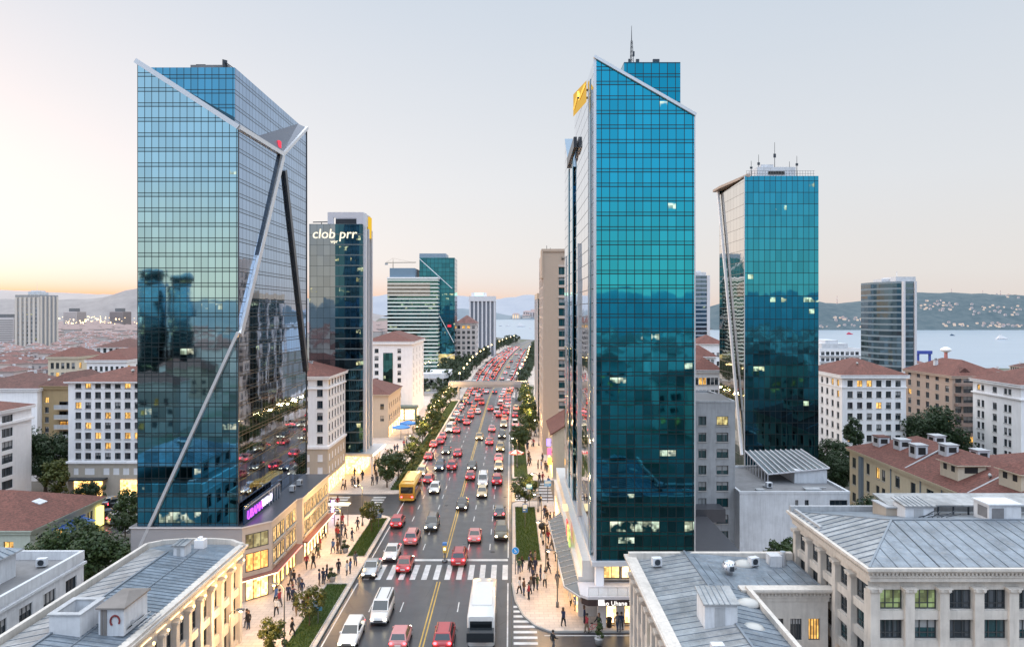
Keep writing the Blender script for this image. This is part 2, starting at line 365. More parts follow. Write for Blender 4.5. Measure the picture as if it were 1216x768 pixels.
# evening glow low in the sun's direction
gd = Vector((math.sin(SUN_AZ), math.cos(SUN_AZ), .06)).normalized()
dn = t.n('VectorMath', operation='DOT_PRODUCT'); t.set(dn.inputs[0], D); dn.inputs[1].default_value = gd
dd = t.math('MAXIMUM', dn.outputs['Value'], 0.)
wide = t.math('POWER', dd, 2.6); low = t.math('POWER', t.math('SUBTRACT', 1., t.math('MINIMUM', el, 1.)), 60.)
vlow = t.math('POWER', t.math('SUBTRACT', 1., t.math('MINIMUM', el, 1.)), 3.2)
c = t.mix(t.math('MULTIPLY', t.math('MULTIPLY', wide, vlow), 1.0), base, (1.0,1.0,.985))
c = t.mix(t.math('MINIMUM', t.math('MULTIPLY', t.math('MULTIPLY', wide, low), 3.4), .97), c, (.98,.45,.17))
# thin high haze so the sky is not a perfect gradient
nz = t.noise(t.vmath('MULTIPLY', D, (1.,1.,4.)), 2.2, 5, .6)
c = t.mix(t.math('MULTIPLY', nz, .10), c, (.95,.93,.93))
b1 = t.n('Background'); t.set(b1.inputs[0], t.mix(1., sky.outputs[0], (.55,.38,.46), 'MULTIPLY')); b1.inputs[1].default_value = .05
b2 = t.n('Background'); t.set(b2.inputs[0], c); b2.inputs[1].default_value = 1.0
ad = t.n('AddShader'); wt.links.new(b1.outputs[0], ad.inputs[0]); wt.links.new(b2.outputs[0], ad.inputs[1]); wt.links.new(ad.outputs[0], wo.inputs[0])
sl = bpy.data.lights.new('sun', 'SUN'); sl.energy = 1.1; sl.angle = math.radians(20); sl.color = (1,.8,.62)
so = bpy.data.objects.new('sun', sl); COL.objects.link(so)
saz, sel = math.radians(-98), math.radians(14)
so.rotation_euler = Vector((math.sin(saz)*math.cos(sel), math.cos(saz)*math.cos(sel), math.sin(sel))).to_track_quat('Z','Y').to_euler()

# ================================================================== ground, water, hills
def struct(o): o['kind'] = 'structure'; return o
t = NT('town ground'); P = t.coord('Object')
c = t.ramp(t.noise(P, .06, 6, .7), [(.3,(.10,.095,.09)),(.5,(.15,.135,.12)),(.62,(.05,.075,.04)),(.8,(.18,.15,.13))])
m_ground = t.done(t.bsdf(Base_Color=c, Roughness=.9))
mb = MB(); mb.face([(-9000,-9000,-.02),(9000,-9000,-.02),(9000,12000,-.02),(-9000,12000,-.02)]); struct(mb.build('ground', m_ground))

t = NT('sea water'); P = t.coord('Object'); x, y, z = t.sep(P)
sv = t.comb(t.math('MULTIPLY', x, .012), t.math('MULTIPLY', y, .05), 0.)
c = t.mix(t.noise(sv, 1, 4), (.19,.255,.32), (.28,.34,.41))
b = t.bsdf(Base_Color=c, Roughness=.28); t.set(b.inputs['Normal'], t.bump(t.noise(t.comb(t.math('MULTIPLY', x, .12), t.math('MULTIPLY', y, .3), 0.), 1, 4), .6, .5))
m_water = t.done(b)
mb = MB(); mb.face([(-70,1010,.03),(-6,800,.03),(20,770,.03),(70,640,.03),(140,455,.03),(215,388,.03),(300,372,.03),(900,340,.03),(3500,300,.03),(4200,5200,.03),(-900,5200,.03)])
struct(mb.build('water', m_water))

def hashn(a, b=0.): return (math.sin(a*12.9898+b*78.233)*43758.5453) % 1
def sm(a, x0, x1): q = max(0, min(1, (a-x0)/(x1-x0))); return q*q*(3-2*q)
def fbm(x, s):
    v = 0; am = 1
    for k in range(5):
        xx = x*s; i = math.floor(xx); f = xx-i; f = f*f*(3-2*f); v += am*((hashn(i,k)*(1-f)+hashn(i+1,k)*f)-.5); am *= .5; s *= 2.1
    return v
def ridge(name, prof, y0, depth, m, rough=.12, step=14):
    """a hill range: prof = [(X, crest height)], foot at y0, crest at y0+depth"""
    x0, x1 = prof[0][0], prof[-1][0]; nx = int((x1-x0)/step); ny = 12; mb = MB(); vs = []
    for j in range(ny+1):
        q = j/ny
        for i in range(nx+1):
            X = x0+(x1-x0)*i/nx
            for (a, ha), (b, hb) in zip(prof, prof[1:]):
                if a <= X <= b: f = (X-a)/(b-a); f = f*f*(3-2*f); h = ha+(hb-ha)*f; break
            hh = h*(1+rough*fbm(X, .008)+rough*.5*fbm(X+300*j, .03))*math.sin(min(1, q*1.25)*PI/2)**1.2
            if q > .85: hh *= 1-(q-.85)*1.2
            vs.append((X, y0+depth*q+18*fbm(X+77, .01)*(1-q), hh - (.4 if j == 0 else 0)))
    mb.raw(vs, [(j*(nx+1)+i, j*(nx+1)+i+1, (j+1)*(nx+1)+i+1, (j+1)*(nx+1)+i) for j in range(ny) for i in range(nx)], 0, True)
    return struct(mb.build(name, m))
def hillmat(name, a, b_, s):
    t = NT(name); P = t.coord('Object'); c = t.mix(t.ramp(t.noise(P, s, 8, .75), [(.35,(0,0,0)),(.65,(1,1,1))]), a, b_)
    return t.done(t.bsdf(Base_Color=c, Roughness=1.))
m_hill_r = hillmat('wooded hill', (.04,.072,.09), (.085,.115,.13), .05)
m_hill_l = hillmat('hazy hill', (.22,.20,.20), (.29,.265,.26), .03)  # distance haze is put into the base colour of these paler hills
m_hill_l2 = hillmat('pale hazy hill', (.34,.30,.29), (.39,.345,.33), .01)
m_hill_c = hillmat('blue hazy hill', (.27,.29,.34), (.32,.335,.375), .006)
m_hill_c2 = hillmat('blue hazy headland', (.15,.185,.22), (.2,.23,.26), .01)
RY = 1165
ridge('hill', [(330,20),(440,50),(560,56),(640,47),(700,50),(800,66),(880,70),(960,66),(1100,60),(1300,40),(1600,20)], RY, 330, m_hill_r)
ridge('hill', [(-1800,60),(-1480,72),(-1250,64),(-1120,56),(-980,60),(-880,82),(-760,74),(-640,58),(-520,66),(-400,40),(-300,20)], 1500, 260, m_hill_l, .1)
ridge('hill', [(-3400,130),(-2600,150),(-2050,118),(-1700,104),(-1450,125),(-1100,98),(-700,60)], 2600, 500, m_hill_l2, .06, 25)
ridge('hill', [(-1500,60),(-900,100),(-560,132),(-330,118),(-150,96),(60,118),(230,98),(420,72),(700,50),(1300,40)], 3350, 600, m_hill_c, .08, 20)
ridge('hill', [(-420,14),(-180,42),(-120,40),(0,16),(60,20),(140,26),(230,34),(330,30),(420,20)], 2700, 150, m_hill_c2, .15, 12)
# behind the viewer: hills that the glass towers mirror
m_hill_b = hillmat('dark wooded hill', (.10,.14,.17), (.15,.19,.21), .02)
ridge('hill', [(-1500,30),(-700,44),(-300,40),(0,46),(300,52),(700,60),(1500,40)], -560, -140, m_hill_b, .2, 18)

# ================================================================== the avenue
RT = [(-60,-17.5,0.),(20,-17.5,0.),(240,-17.3,0.),(290,-17.4,2.2),(352,-17.6,5.8),(420,-15.3,8.4),(493,-11.,11.4),(560,-6.2,14.9),(622,-.4,19.0),(689,8.,25.5),(760,20.,36.),(840,41.,56.),(930,75.,90.)]
def lerp_t(Y, k):
    n = len(RT)
    for i in range(n-1):
        if RT[i][0] <= Y <= RT[i+1][0]:
            p1, p2 = RT[i], RT[i+1]; p0 = RT[max(0,i-1)]; p3 = RT[min(n-1,i+2)]
            m1 = (p2[k]-p0[k])/(p2[0]-p0[0]); m2 = (p3[k]-p1[k])/(p3[0]-p1[0]); h = p2[0]-p1[0]; q = (Y-p1[0])/h
            if i == 0: m1 = m2 = 0
            return ((2*q**3-3*q**2+1)*p1[k]+(q**3-2*q**2+q)*h*m1+(-2*q**3+3*q**2)*p2[k]+(q**3-q**2)*h*m2)
    return RT[-1][k]
def rl(Y): return lerp_t(Y, 1)
def rr(Y): return lerp_t(Y, 2)
def rx(Y, f): a, b = rl(Y), rr(Y); return a+(b-a)*f
def heading(Y, f=.5): return math.atan2(rx(Y+3, f)-rx(Y-3, f), 6)
YS = [-60+5*i for i in range(199)]
def strip(mb, fa, fb, y0, y1, z, m=0, step=5):
    n = max(1, int(math.ceil((y1-y0)/step))); yy = [y0+(y1-y0)*i/n for i in range(n+1)]
    for a, b in zip(yy, yy[1:]): mb.face([(fa(a),a,z),(fb(a),a,z),(fb(b),b,z),(fa(b),b,z)], m)
mb = MB(); strip(mb, rl, rr, -60, 925, .004); struct(mb.build('road', m_asph))
CF = .535                                                     # where the double line runs, as a share of the width
mb = MB()
for d in (-.22,.1): strip(mb, lambda Y, d=d: rx(Y,CF)+d, lambda Y, d=d: rx(Y,CF)+d+.13, 20, 79.6, .010); strip(mb, lambda Y, d=d: rx(Y,CF)+d, lambda Y, d=d: rx(Y,CF)+d+.13, 87.4, 900, .010)
struct(mb.build('road_marking', m_yline))
mb = MB()
for d0, fn in ((.3, rl), (-.42, rr)):
    for (a, b) in ((20,79.2),(87.4,900)) : strip(mb, lambda Y: fn(Y)+d0, lambda Y: fn(Y)+d0+.13, a, b, .010)
lanes_l, lanes_r = (.18,.36), (.69,.845)
for f in lanes_l+lanes_r:
    Y = 22.
    while Y < 620:
        if not (77 < Y+1.3 < 90): strip(mb, lambda q: rx(q,f)-.055, lambda q: rx(q,f)+.055, Y, Y+2.4, .010, step=2.5)
        Y += 6.2
mb.box(-17.1,-.5,86.2,86.9,.008,.012)                          # stop line
X = -16.7
while X < -.6: mb.box(X,X+.62,80.2,84.9,.008,.012); X += 1.3
struct(mb.build('road_marking', m_line))

# side streets, lay-by
mb = MB()
mb.face([(-120,105.5,.002),(-17.5,105.5,.002),(-17.5,117.5,.002),(-120,117.5,.002)])     # left cross street
mb.face([(0,61.3,.002),(60,61.3,.002),(60,67,.002),(0,67,.002)])                          # right, before the glass tower
mb.face([(0,67,.002),(3.4,67,.002),(2.2,68.3,.002),(1.1,70.5,.002),(.35,74,.002),(0,78.3,.002)])
mb.face([(0,113,.002),(30,113,.002),(30,127,.002),(0,127,.002)])                          # right, past the glass tower
mb.face([(0,165,.002),(3.3,168,.002),(3.3,242,.002),(0,250,.002)])                        # lay-by
mb.face([(-66,97,.003),(-46,97,.003),(-46,105.5,.003),(-66,105.5,.003)])                  # car park
struct(mb.build('side_street', m_asph))
mb = MB()
for i in range(9): mb.box(.15, 2.35-.17*max(0,i-3), 63.4+1.15*i, 63.9+1.15*i, .008,.012)
for i in range(9): mb.box(.5, 2.5, 113.8+1.3*i, 114.35+1.3*i, .008,.012)
for i in range(7): mb.box(-29.5, -26.2, 106.4+1.5*i, 107+1.5*i, .008,.012)
for i in range(7): mb.box(-22.4, -20.4, 106.4+1.5*i, 107+1.5*i, .008,.012)
for i in range(6): mb.box(4.1, 6.6, 114.4+2*i, 115+2*i, .008,.012)
for i in range(6): mb.box(-64.5+2.9*i,-64.4+2.9*i,98,102,.008,.012)
mb.box(3.0,24,66.3,66.42,.008,.012)
struct(mb.build('road_marking', m_line))

# pavements: real slabs with a kerb step
def corner(cx, cy, r, a0, a1, n=8): return [(cx+r*math.cos(a0+(a1-a0)*i/n), cy+r*math.sin(a0+(a1-a0)*i/n)) for i in range(n+1)]
def pavement(poly, h=.12):
    mb = MB(); mb.prism(poly, -.01, h, 1, 0); return struct(mb.build('pavement', [m_pave, m_kerb]))
pavement([(-46,20),(-17.5,20),(-17.5,103)]+corner(-20,103,2.5,0,PI/2)+[(-46,105.5)])
pavement([(-46,117.5)]+corner(-20,120,2.5,-PI/2,0)+[(-17.5,240)]+[(rl(Y)-.0,Y) for Y in range(250,640,15)]+[(-30,640),(-60,400),(-70,240)])
pavement([(.0,79)]+[(.35,74),(1.1,70.5),(2.2,68.3),(3.6,67),(60,67),(60,110),(8,113)]+corner(2,111,2,PI/2,PI,5))
pavement([(2,127),(22,127),(22,165),(3.3,168),(0,165),(0,129)])
pavement([(3.3,168),(22,165),(22,250),(0,250),(3.3,242)])
pavement([(0,250)]+[(22,250),(32,352),(40,493),(60,622),(60,689)]+[(rr(Y),Y) for Y in range(685,250,-15)])
pavement([(0,36),(60,36),(60,61.3),(0,61.3)])
def kerbline(pts, w_=.16, h=.16):
    mb = MB()
    for a, b in zip(pts, pts[1:]): mb.beam((a[0],a[1],h/2),(b[0],b[1],h/2), w_, h)
    return struct(mb.build('kerb', m_kerb))
kerbline([(-17.58,20),(-17.58,103)]); kerbline([(-17.58,119),(-17.58,240)]+[(rl(Y)-.08,Y) for Y in range(255,640,15)])
kerbline([(.08,85),(.08,111)]); kerbline([(.08,129),(.08,165)])
kerbline([(-.08+.1,79),(.37,74),(1.12,70.5),(2.2,68.3),(3.6,67.05),(24,67.05)])

# grass verges with blades, each a bed with its own kerb
def verge(x0, x1, y0, y1, n, z=.13):
    mb = MB(); mb.box(x0,x1,y0,y1,.05,z,0)
    for _ in range(n):
        x, y = random.uniform(x0,x1), random.uniform(y0,y1); a = random.uniform(0,2*PI); h = random.uniform(.07,.2); wd = .035
        ca, sa = math.cos(a)*wd, math.sin(a)*wd
        mb.face([(x-ca,y-sa,z),(x+ca,y+sa,z),(x+sa*2*random.uniform(-1,1),y+ca*2*random.uniform(-1,1),z+h)],1)
    o = mb.build('grass', [m_grassbase, m_blade]); o['kind'] = 'stuff'; return o
verge(-20.3,-18,40,78.6,9000); verge(-20.2,-18,87.4,103.6,5000); verge(-20.6,-18,120,240,9000)
verge(.45,3.5,85.8,109.5,7000); verge(.4,2.9,129.5,164,3000)
for (x0,x1,y0,y1) in ((-20.3,-18,40,78.6),(-20.2,-18,87.4,103.6),(.45,3.5,85.8,109.5)):
    kerbline([(x0,y0),(x0,y1),(x1,y1),(x1,y0),(x0,y0)], .1, .2)
# ================================================================== building kit
WCACHE = {}
def window_mesh(ww, wh, pane, kind, fr):
    """a window standing in its reveal: origin bottom-left of the opening on the wall face, x along the wall, -y outward"""
    k = (round(ww,2), round(wh,2), pane.name, kind, fr.name)
    if k in WCACHE: return WCACHE[k]
    mb = MB(); d = .16; t = min(.07, ww*.06)
    mb.box(0,t,d-.06,d+.02,0,wh,1); mb.box(ww-t,ww,d-.06,d+.02,0,wh,1); mb.box(t,ww-t,d-.06,d+.02,0,t,1); mb.box(t,ww-t,d-.06,d+.02,wh-t,wh,1)
    n = {'single':0,'pair':1,'triple':2,'transom':2,'quad':3}[kind]
    for i in range(1, n+1): x = ww*i/(n+1); mb.box(x-t*.45,x+t*.45,d-.05,d+.015,t,wh-t,1)
    if kind == 'transom': mb.box(t,ww-t,d-.053,d+.012,wh*.27,wh*.27+t*.8,1)
    mb.face([(t,d,t),(ww-t,d,t),(ww-t,d,wh-t),(t,d,wh-t)],0)
    if kind in ('pair','single'): mb.box(-.08,ww+.08,-.09,d-.06,-.09,-.01,2)
    me = mb.mesh('window', [pane, fr, m_kerb]); WCACHE[k] = me; return me

def pane_split(ww, wh, pane, kind, fr):
    k = (round(ww,2), round(wh,2), pane.name, kind, fr.name, 's')
    if k not in WCACHE:
        me = window_mesh(ww, wh, pane, kind, fr); mb = MB(); mats = [pane, fr, m_kerb]; pm = MB()
        for p in me.polygons: (pm if p.material_index == 0 else mb).face([me.vertices[i].co for i in p.vertices], p.material_index)
        WCACHE[k] = (mb.mesh('window', mats), pm.mesh('pane', [pane]))
    return WCACHE[k]
def add_window(root, ww, wh, pane, kind, fr, loc, rz, split=False, name='window'):
    if not split: return put(name, window_mesh(ww,wh,pane,kind,fr), root, loc, rz)
    a, b = pane_split(ww,wh,pane,kind,fr); o = put(name, a, root, loc, rz); put('pane', b, o); return o

def facade(mb, o, u, W, Hh, cols, rows, wm=0, d=.18, depth_m=None):
    """wall with real openings. cols=[(a0,a1)], rows=[(z0,z1)]; adds wall quads and reveals"""
    n = (u[1], -u[0])
    def P(a, z, dd=0): return (o[0]+u[0]*a-n[0]*dd, o[1]+u[1]*a-n[1]*dd, o[2]+z)
    us = [0]+[q for c in cols for q in c]+[W]; zs = [0]+[q for r in rows for q in r]+[Hh]
    rm = wm if depth_m is None else depth_m
    for i in range(len(us)-1):
        for j in range(len(zs)-1):
            a0,a1,z0,z1 = us[i],us[i+1],zs[j],zs[j+1]
            if a1-a0 < 1e-5 or z1-z0 < 1e-5: continue
            if i%2 == 1 and j%2 == 1:
                mb.face([P(a0,z0),P(a0,z0,d),P(a0,z1,d),P(a0,z1)],rm); mb.face([P(a1,z0,d),P(a1,z0),P(a1,z1),P(a1,z1,d)],rm)
                mb.face([P(a0,z0),P(a1,z0),P(a1,z0,d),P(a0,z0,d)],rm); mb.face([P(a0,z1,d),P(a1,z1,d),P(a1,z1),P(a0,z1)],rm)
            else: mb.face([P(a0,z0),P(a1,z0),P(a1,z1),P(a0,z1)],wm)

def cols_even(W, n, ww, m0=.6, m1=None):
    m1 = m0 if m1 is None else m1; g = (W-m0-m1-n*ww)/max(1, n-1) if n > 1 else 0
    return [(m0+i*(ww+g), m0+i*(ww+g)+ww) for i in range(n)]
def rows_even(z0, fh, n, wh): return [(z0+i*fh, z0+i*fh+wh) for i in range(n)]

def put_windows(root, o, u, cols, rows, pane=None, kind='pair', fr=None, lit=.07, litm=None, rnd=None, split=False):
    rnd = rnd or random
    rz = math.atan2(u[1], u[0])
    for (z0,z1) in rows:
        for (a0,a1) in cols:
            p = (litm or m_lit) if rnd.random() < lit else (pane or m_pane)
            add_window(root, a1-a0, z1-z0, p, kind, fr or m_frame_d, (o[0]+u[0]*a0, o[1]+u[1]*a0, o[2]+z0), rz, split)

def hip(mb, x0,x1,y0,y1,z,h,ov=.45,m=0,th=.12,soffit=1):
    x0-=ov;x1+=ov;y0-=ov;y1+=ov
    mb.box(x0,x1,y0,y1,z,z+th,soffit); z += th+.003
    w_, d = x1-x0, y1-y0
    if w_ >= d: r0, r1 = (x0+d/2,(y0+y1)/2,z+h), (x1-d/2,(y0+y1)/2,z+h)
    else: r0, r1 = ((x0+x1)/2,y0+w_/2,z+h), ((x0+x1)/2,y1-w_/2,z+h)
    A,B,C,D_ = (x0,y0,z),(x1,y0,z),(x1,y1,z),(x0,y1,z)
    if w_ >= d: mb.face([A,B,r1,r0],m); mb.face([B,C,r1],m); mb.face([C,D_,r0,r1],m); mb.face([D_,A,r0],m)
    else: mb.face([A,B,r0],m); mb.face([B,C,r1,r0],m); mb.face([C,D_,r1],m); mb.face([D_,A,r0,r1],m)
    return r0, r1

def chimney(root, x, y, z0, w_=.7, d=.7, h=1.2, m=None):
    mb = MB(); mb.box(x-w_/2,x+w_/2,y-d/2,y+d/2,z0,z0+h,0); mb.box(x-w_/2-.08,x+w_/2+.08,y-d/2-.08,y+d/2+.08,z0+h,z0+h+.1,1)
    for s in (-.2,.2): mb.lathe([(.1,0),(.08,.3)], (x+s*w_,y,z0+h+.1), 8, 2)
    return mb.build('chimney', [m or m_whitewall, m_conc, m_red2], root)

SIDES = {'front': lambda x0,x1,y0,y1: ((x0,y0),(1,0),x1-x0), 'right': lambda x0,x1,y0,y1: ((x1,y0),(0,1),y1-y0),
         'back': lambda x0,x1,y0,y1: ((x1,y1),(-1,0),x1-x0), 'left': lambda x0,x1,y0,y1: ((x0,y1),(0,-1),y1-y0)}
def block(name, label, cat, x0,x1,y0,y1,h, wall, sides, roof='hip', rh=2., roofm=None, cornice=None, corn_m=None, group=None, base=None, lit=.07, fr=None, pane=None, bands=(), litm=None, parapet=.5, split=None):
    """sides = {'front': dict(n=cols, ww=, rows=[...], m0=, kind=)}; returns the building's root"""
    root = thing(name, label, cat, ((x0+x1)/2,(y0+y1)/2,0), 0, group); off = root.location
    mb = MB()
    for sd, fn in SIDES.items():
        (ox,oy), u, W = fn(x0,x1,y0,y1); o = (ox-off.x, oy-off.y, 0); s = sides.get(sd)
        if not s: facade(mb, o, u, W, h, [], [], 0); continue
        cols = s.get('cols') or cols_even(W, s['n'], s['ww'], s.get('m0', .7), s.get('m1'))
        facade(mb, o, u, W, h, cols, s['rows'], 0)
        put_windows(root, o, u, cols, s['rows'], s.get('pane', pane), s.get('kind','pair'), fr, s.get('lit', lit), litm, None, (y0 < 140 and y0 > 0) if split is None else split)
    X0,X1,Y0,Y1 = x0-off.x,x1-off.x,y0-off.y,y1-off.y
    mb.face([(X0,Y0,h-.01),(X1,Y0,h-.01),(X1,Y1,h-.01),(X0,Y1,h-.01)],1)
    if base:      # a ground storey in another stone, proud of the wall
        zb, bm = base; mb.box(X0-.06,X1+.06,Y0-.06,Y1+.06,0,zb,2)
    mb.build('wall', [wall, m_roofgrey, base[1] if base else wall], root)
    cm = corn_m or wall
    for (z, pr, th) in bands:
        mb = MB(); mb.box(X0-pr,X1+pr,Y0-pr,Y0-.002,z,z+th); mb.box(X1+.002,X1+pr,Y0-.002,Y1+.002,z,z+th); mb.box(X0-pr,X0-.002,Y0-.002,Y1+.002,z,z+th); mb.box(X0-pr,X1+pr,Y1+.002,Y1+pr,z,z+th)
        mb.build('cornice', cm, root)
    if roof == 'hip':
        mb = MB(); r0, r1 = hip(mb, X0,X1,Y0,Y1,h,rh,.5,0,.16,1); mb.build('roof', [roofm or m_red, cm], root)
    else:
        mb = MB(); t_ = .22; p = parapet
        mb.box(X0-.05,X1+.05,Y0-.05,Y0+t_,h,h+p); mb.box(X0-.05,X1+.05,Y1-t_,Y1+.05,h,h+p); mb.box(X0-.05,X0+t_,Y0+t_,Y1-t_,h,h+p); mb.box(X1-t_,X1+.05,Y0+t_,Y1-t_,h,h+p)
        mb.build('parapet', cm, root)
    root['h'] = h
    return root
def local(root, x, y, z=0): return (x-root.location.x, y-root.location.y, z)

def text_mesh(s, size, m, ext=.05, name='lettering'):
    cu = bpy.data.curves.new('txt', 'FONT'); cu.body = s; cu.size = size; cu.extrude = ext; cu.align_x = 'CENTER'; cu.resolution_u = 3
    o = bpy.data.objects.new('txt', cu); COL.objects.link(o); dg = bpy.context.evaluated_depsgraph_get(); dg.update()
    me = bpy.data.meshes.new_from_object(o.evaluated_get(dg)); me.name = name; bpy.data.objects.remove(o); bpy.data.curves.remove(cu)
    me.materials.clear(); me.materials.append(m); return me
def lettering(s, size, m, parent, loc, rz=0, ext=.05, shear=0, name='lettering', sx=1.):
    """text standing upright; rz=0 reads from the front (seen from -Y)"""
    me = text_mesh(s, size, m, ext, name)
    me.transform(Matrix.Scale(sx, 4, (1,0,0)))
    if shear: me.transform(Matrix(((1,shear,0,0),(0,1,0,0),(0,0,1,0),(0,0,0,1))))
    me.transform(Matrix.Rotation(PI/2, 4, 'X')); return put(name, me, parent, loc, rz)

# ================================================================== the left glass tower and its podium
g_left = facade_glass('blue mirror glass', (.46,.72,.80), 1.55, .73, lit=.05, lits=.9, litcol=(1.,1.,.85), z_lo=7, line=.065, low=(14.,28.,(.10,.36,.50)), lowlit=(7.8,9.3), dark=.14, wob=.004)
g_left_s = facade_glass('lavender mirror glass', (.33,.46,.64), 1.55, .98, lit=.012, lits=.8, wob=.005, line=.06, low=(10.,26.,(.75,.8,.9)), dark=.12)  # tone of the flank's grazing reflection is put into the glass tint
g_left_in = facade_glass('deep blue mirror glass', (.14,.44,.62), 1.55, .73, lit=.0, wob=.006, line=.065, dark=.15)
LX0,LX1,LY0,LY1 = gx(163,74), gx(283,74), 74., 98.6
def z74(p): return gz(p,74)
R = thing('glass_tower', 'blue mirror-glass tower with a slanted white edge on top, above the purple lit sign', 'tower', ((LX0+LX1)/2,(LY0+LY1)/2,0)); ox, oy = R.location.x, R.location.y
x0,x1,y0,y1 = LX0-ox,LX1-ox,LY0-oy,LY1-oy; zp = 7.8; zt = z74(78); zc = z74(152)
def yloc(px): return F*LX1/(px-CX)-oy            # where image column px falls on the right-hand face
y335 = yloc(335); z335 = 49.3; z363 = 55.3
mb = MB()
mb.face([(x0,y0,zp),(x1,y0,zp),(x1,y0,zc),(x0,y0,zt+.2)],0)
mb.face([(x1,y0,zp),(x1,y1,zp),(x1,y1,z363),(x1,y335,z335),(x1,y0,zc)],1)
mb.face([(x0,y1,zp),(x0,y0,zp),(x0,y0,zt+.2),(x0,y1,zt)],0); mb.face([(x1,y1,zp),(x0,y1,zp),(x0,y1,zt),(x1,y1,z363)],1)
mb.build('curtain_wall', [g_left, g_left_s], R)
mb = MB(); i_ = .6; yb = yloc(345)-.2
mb.face([(x0+i_,y0+i_,40),(x1-i_,y0+i_,40),(x1-i_,y0+i_,zt),(x0+i_,y0+i_,zt)],0)
mb.face([(x1-i_,y0+i_,40),(x1-i_,y1-i_,40),(x1-i_,y1-i_,zt),(x1-i_,y0+i_,zt)],1)
mb.face([(x0+i_,y0+i_,zt),(x1-i_,y0+i_,zt),(x1-i_,y1-.3,zt),(x0+i_,y1-.3,zt)],2)
dz_ = (zt-zc)/(x1-x0); mb.face([(x0+1.6,y0+i_-.02,zt-1.6*dz_),(x1-i_,y0+i_-.02,zc+.2),(x1-i_,y0+i_-.02,zc+1.25),(x0+2.6,y0+i_-.02,zt-1.9*dz_)],3)  # dark strip paints the shade of the gap above the slanted edge
mb.build('upper_wall', [g_left_in, g_left_s, m_roofgrey, M('painted shadow gap', (.012,.075,.12), .35)], R)
mb = MB()    # the slanted facet where the skin is cut away
mb.face([(x1+.004,y335,z335+.02),(x1+.004,y1,z363+.02),(x1-i_+.01,y1-2.0,zt-.1),(x1-i_+.01,yloc(312),49.9)],0)
mb.build('roof_facet', M('slate blue cladding', (.13,.15,.2), .3, .4), R)
mb = MB()
mb.beam((x0-.1,y0-.12,zt+.45),(x1+.08,y0-.12,zc+.05), .35,.5, 0); mb.beam((x1+.1,y0-.1,zc+.05),(x1+.1,y335,z335+.05), .35,.5, 0); mb.beam((x1+.1,y335,z335),(x1+.1,y1,z363), .3,.4,0)
mb.build('edge_trim', m_steel, R)
yc_ = y0; 
mb = MB(); mb.beam((x1+.16,y335-.1,z335-.2),(x1+.16,y0+.15,z74(398)), .3,.75,0); mb.build('strut', m_steel, R)
mb = MB(); mb.beam((x1+.1,y335-.9,z335-.3),(x1+.1,y0+.9,z74(390)), .25,.6,0); mb.build('strut', m_steel_d, R)
mb = MB(); mb.beam((x1+.1,y0-.16,z74(394)),(gx(166,73.7)-ox,y0-.16,z74(648)), .3,.5,0,(0,1,0)); mb.build('strut', m_steel, R)
mb = MB(); mb.beam((x1+.16,y335+.6,z335-1.8),(x1+.16,y1-.3,gz(440,98)), .3,.8,0); mb.build('strut', m_steel_d, R)
mb = MB(); mb.box(x1-.05,x1+.05,y0-.06,y0+.05,zp,zc); mb.build('corner_trim', m_steel_d, R); mb = MB(); mb.box(x1-.02,x1+.08,y1-.1,y1+.06,zp,z363); mb.build('corner_trim', m_steel_d, R)
mb = MB(); mb.box(x0+4.6,x0+8.6,y0+2,y0+5,zt,zt+.75); mb.box(x0+5,x0+6.,y0+2.4,y0+4,zt+.75,zt+.95,1); mb.build('plant_room', [m_roofgrey, m_steel_d], R)
mb = MB(); mb.beam((x1-2,y0+1.5,zt),(x1-2,y0+1.5,zt+1.1),.5,.1); mb.beam((x1-2,y0+1.5,zt+.9),(x1-.9,y0+1.5,zt+.1),.15,.1); mb.build('roof_crane', m_steel_d, R)
mb = MB(); mb.box(x1-.45,x1-.12,yloc(333),yloc(333)+.7,50.1,50.9); mb.build('beacon', E('red beacon', (1,.06,.1), 1.5), R)

# podium: grey panelled front, chamfered glazed corner, beige flank with lit shops
PO = thing('podium_building', 'beige three-storey shopping podium with lit shop windows under the left glass tower', 'building', (-33,85,0))
def pl(x,y): return (x+33, y-85)
poly = [pl(-39.2,73.6), pl(-27.75,73.6), pl(-25.5,75.9), pl(-25.5,84.6), pl(-25.0,85.4), pl(-25.0,97.4), pl(-39.2,97.4)]
ph = 7.75
mb = MB()
def wallseg(a, b, cols, rows, m):
    L = math.hypot(b[0]-a[0], b[1]-a[1]); u = ((b[0]-a[0])/L, (b[1]-a[1])/L); facade(mb, (a[0],a[1],0), u, L, ph, cols(L), rows, m, .25); return (a[0],a[1],0), u, L
up_rows = [(3.15,4.75),(5.35,6.95)]; sh_row = [(.15,2.3)]
segs = []
wallseg(poly[0], poly[1], lambda L: [(6.4,8.9)], [(5.4,6.6)], 1); segs.append(((poly[0][0],poly[0][1],0),(1,0),[(6.4,8.9)],[(5.4,6.6)],m_lit,0))
c1 = lambda L: [(.35, L-.35)]
q = wallseg(poly[1], poly[2], c1, sh_row+[(3.1,5.0),(5.45,7.0)], 0); segs.append((q[0],q[1],c1(q[2]),sh_row,m_shop,1)); segs.append((q[0],q[1],c1(q[2]),[(3.1,5.0)],shop_glass('orange showroom',(1.,.5,.15),2.2),1)); segs.append((q[0],q[1],c1(q[2]),[(5.45,7.0)],shop_glass('dim green office',(.7,.65,.35),.7),1))
def c2(L): return [(.5,1.6),(1.8,2.9),(3.1,4.2),(4.9,5.9),(6.1,7.1),(7.3,8.3)]
q = wallseg(poly[2], poly[3], c2, sh_row+up_rows, 0); segs.append((q[0],q[1],c2(9),sh_row,m_shop,1)); segs.append((q[0],q[1],c2(9),up_rows,shop_glass('warm office',(1.,.70,.34),2.0),0))
wallseg(poly[3], poly[4], lambda L: [], [], 0)
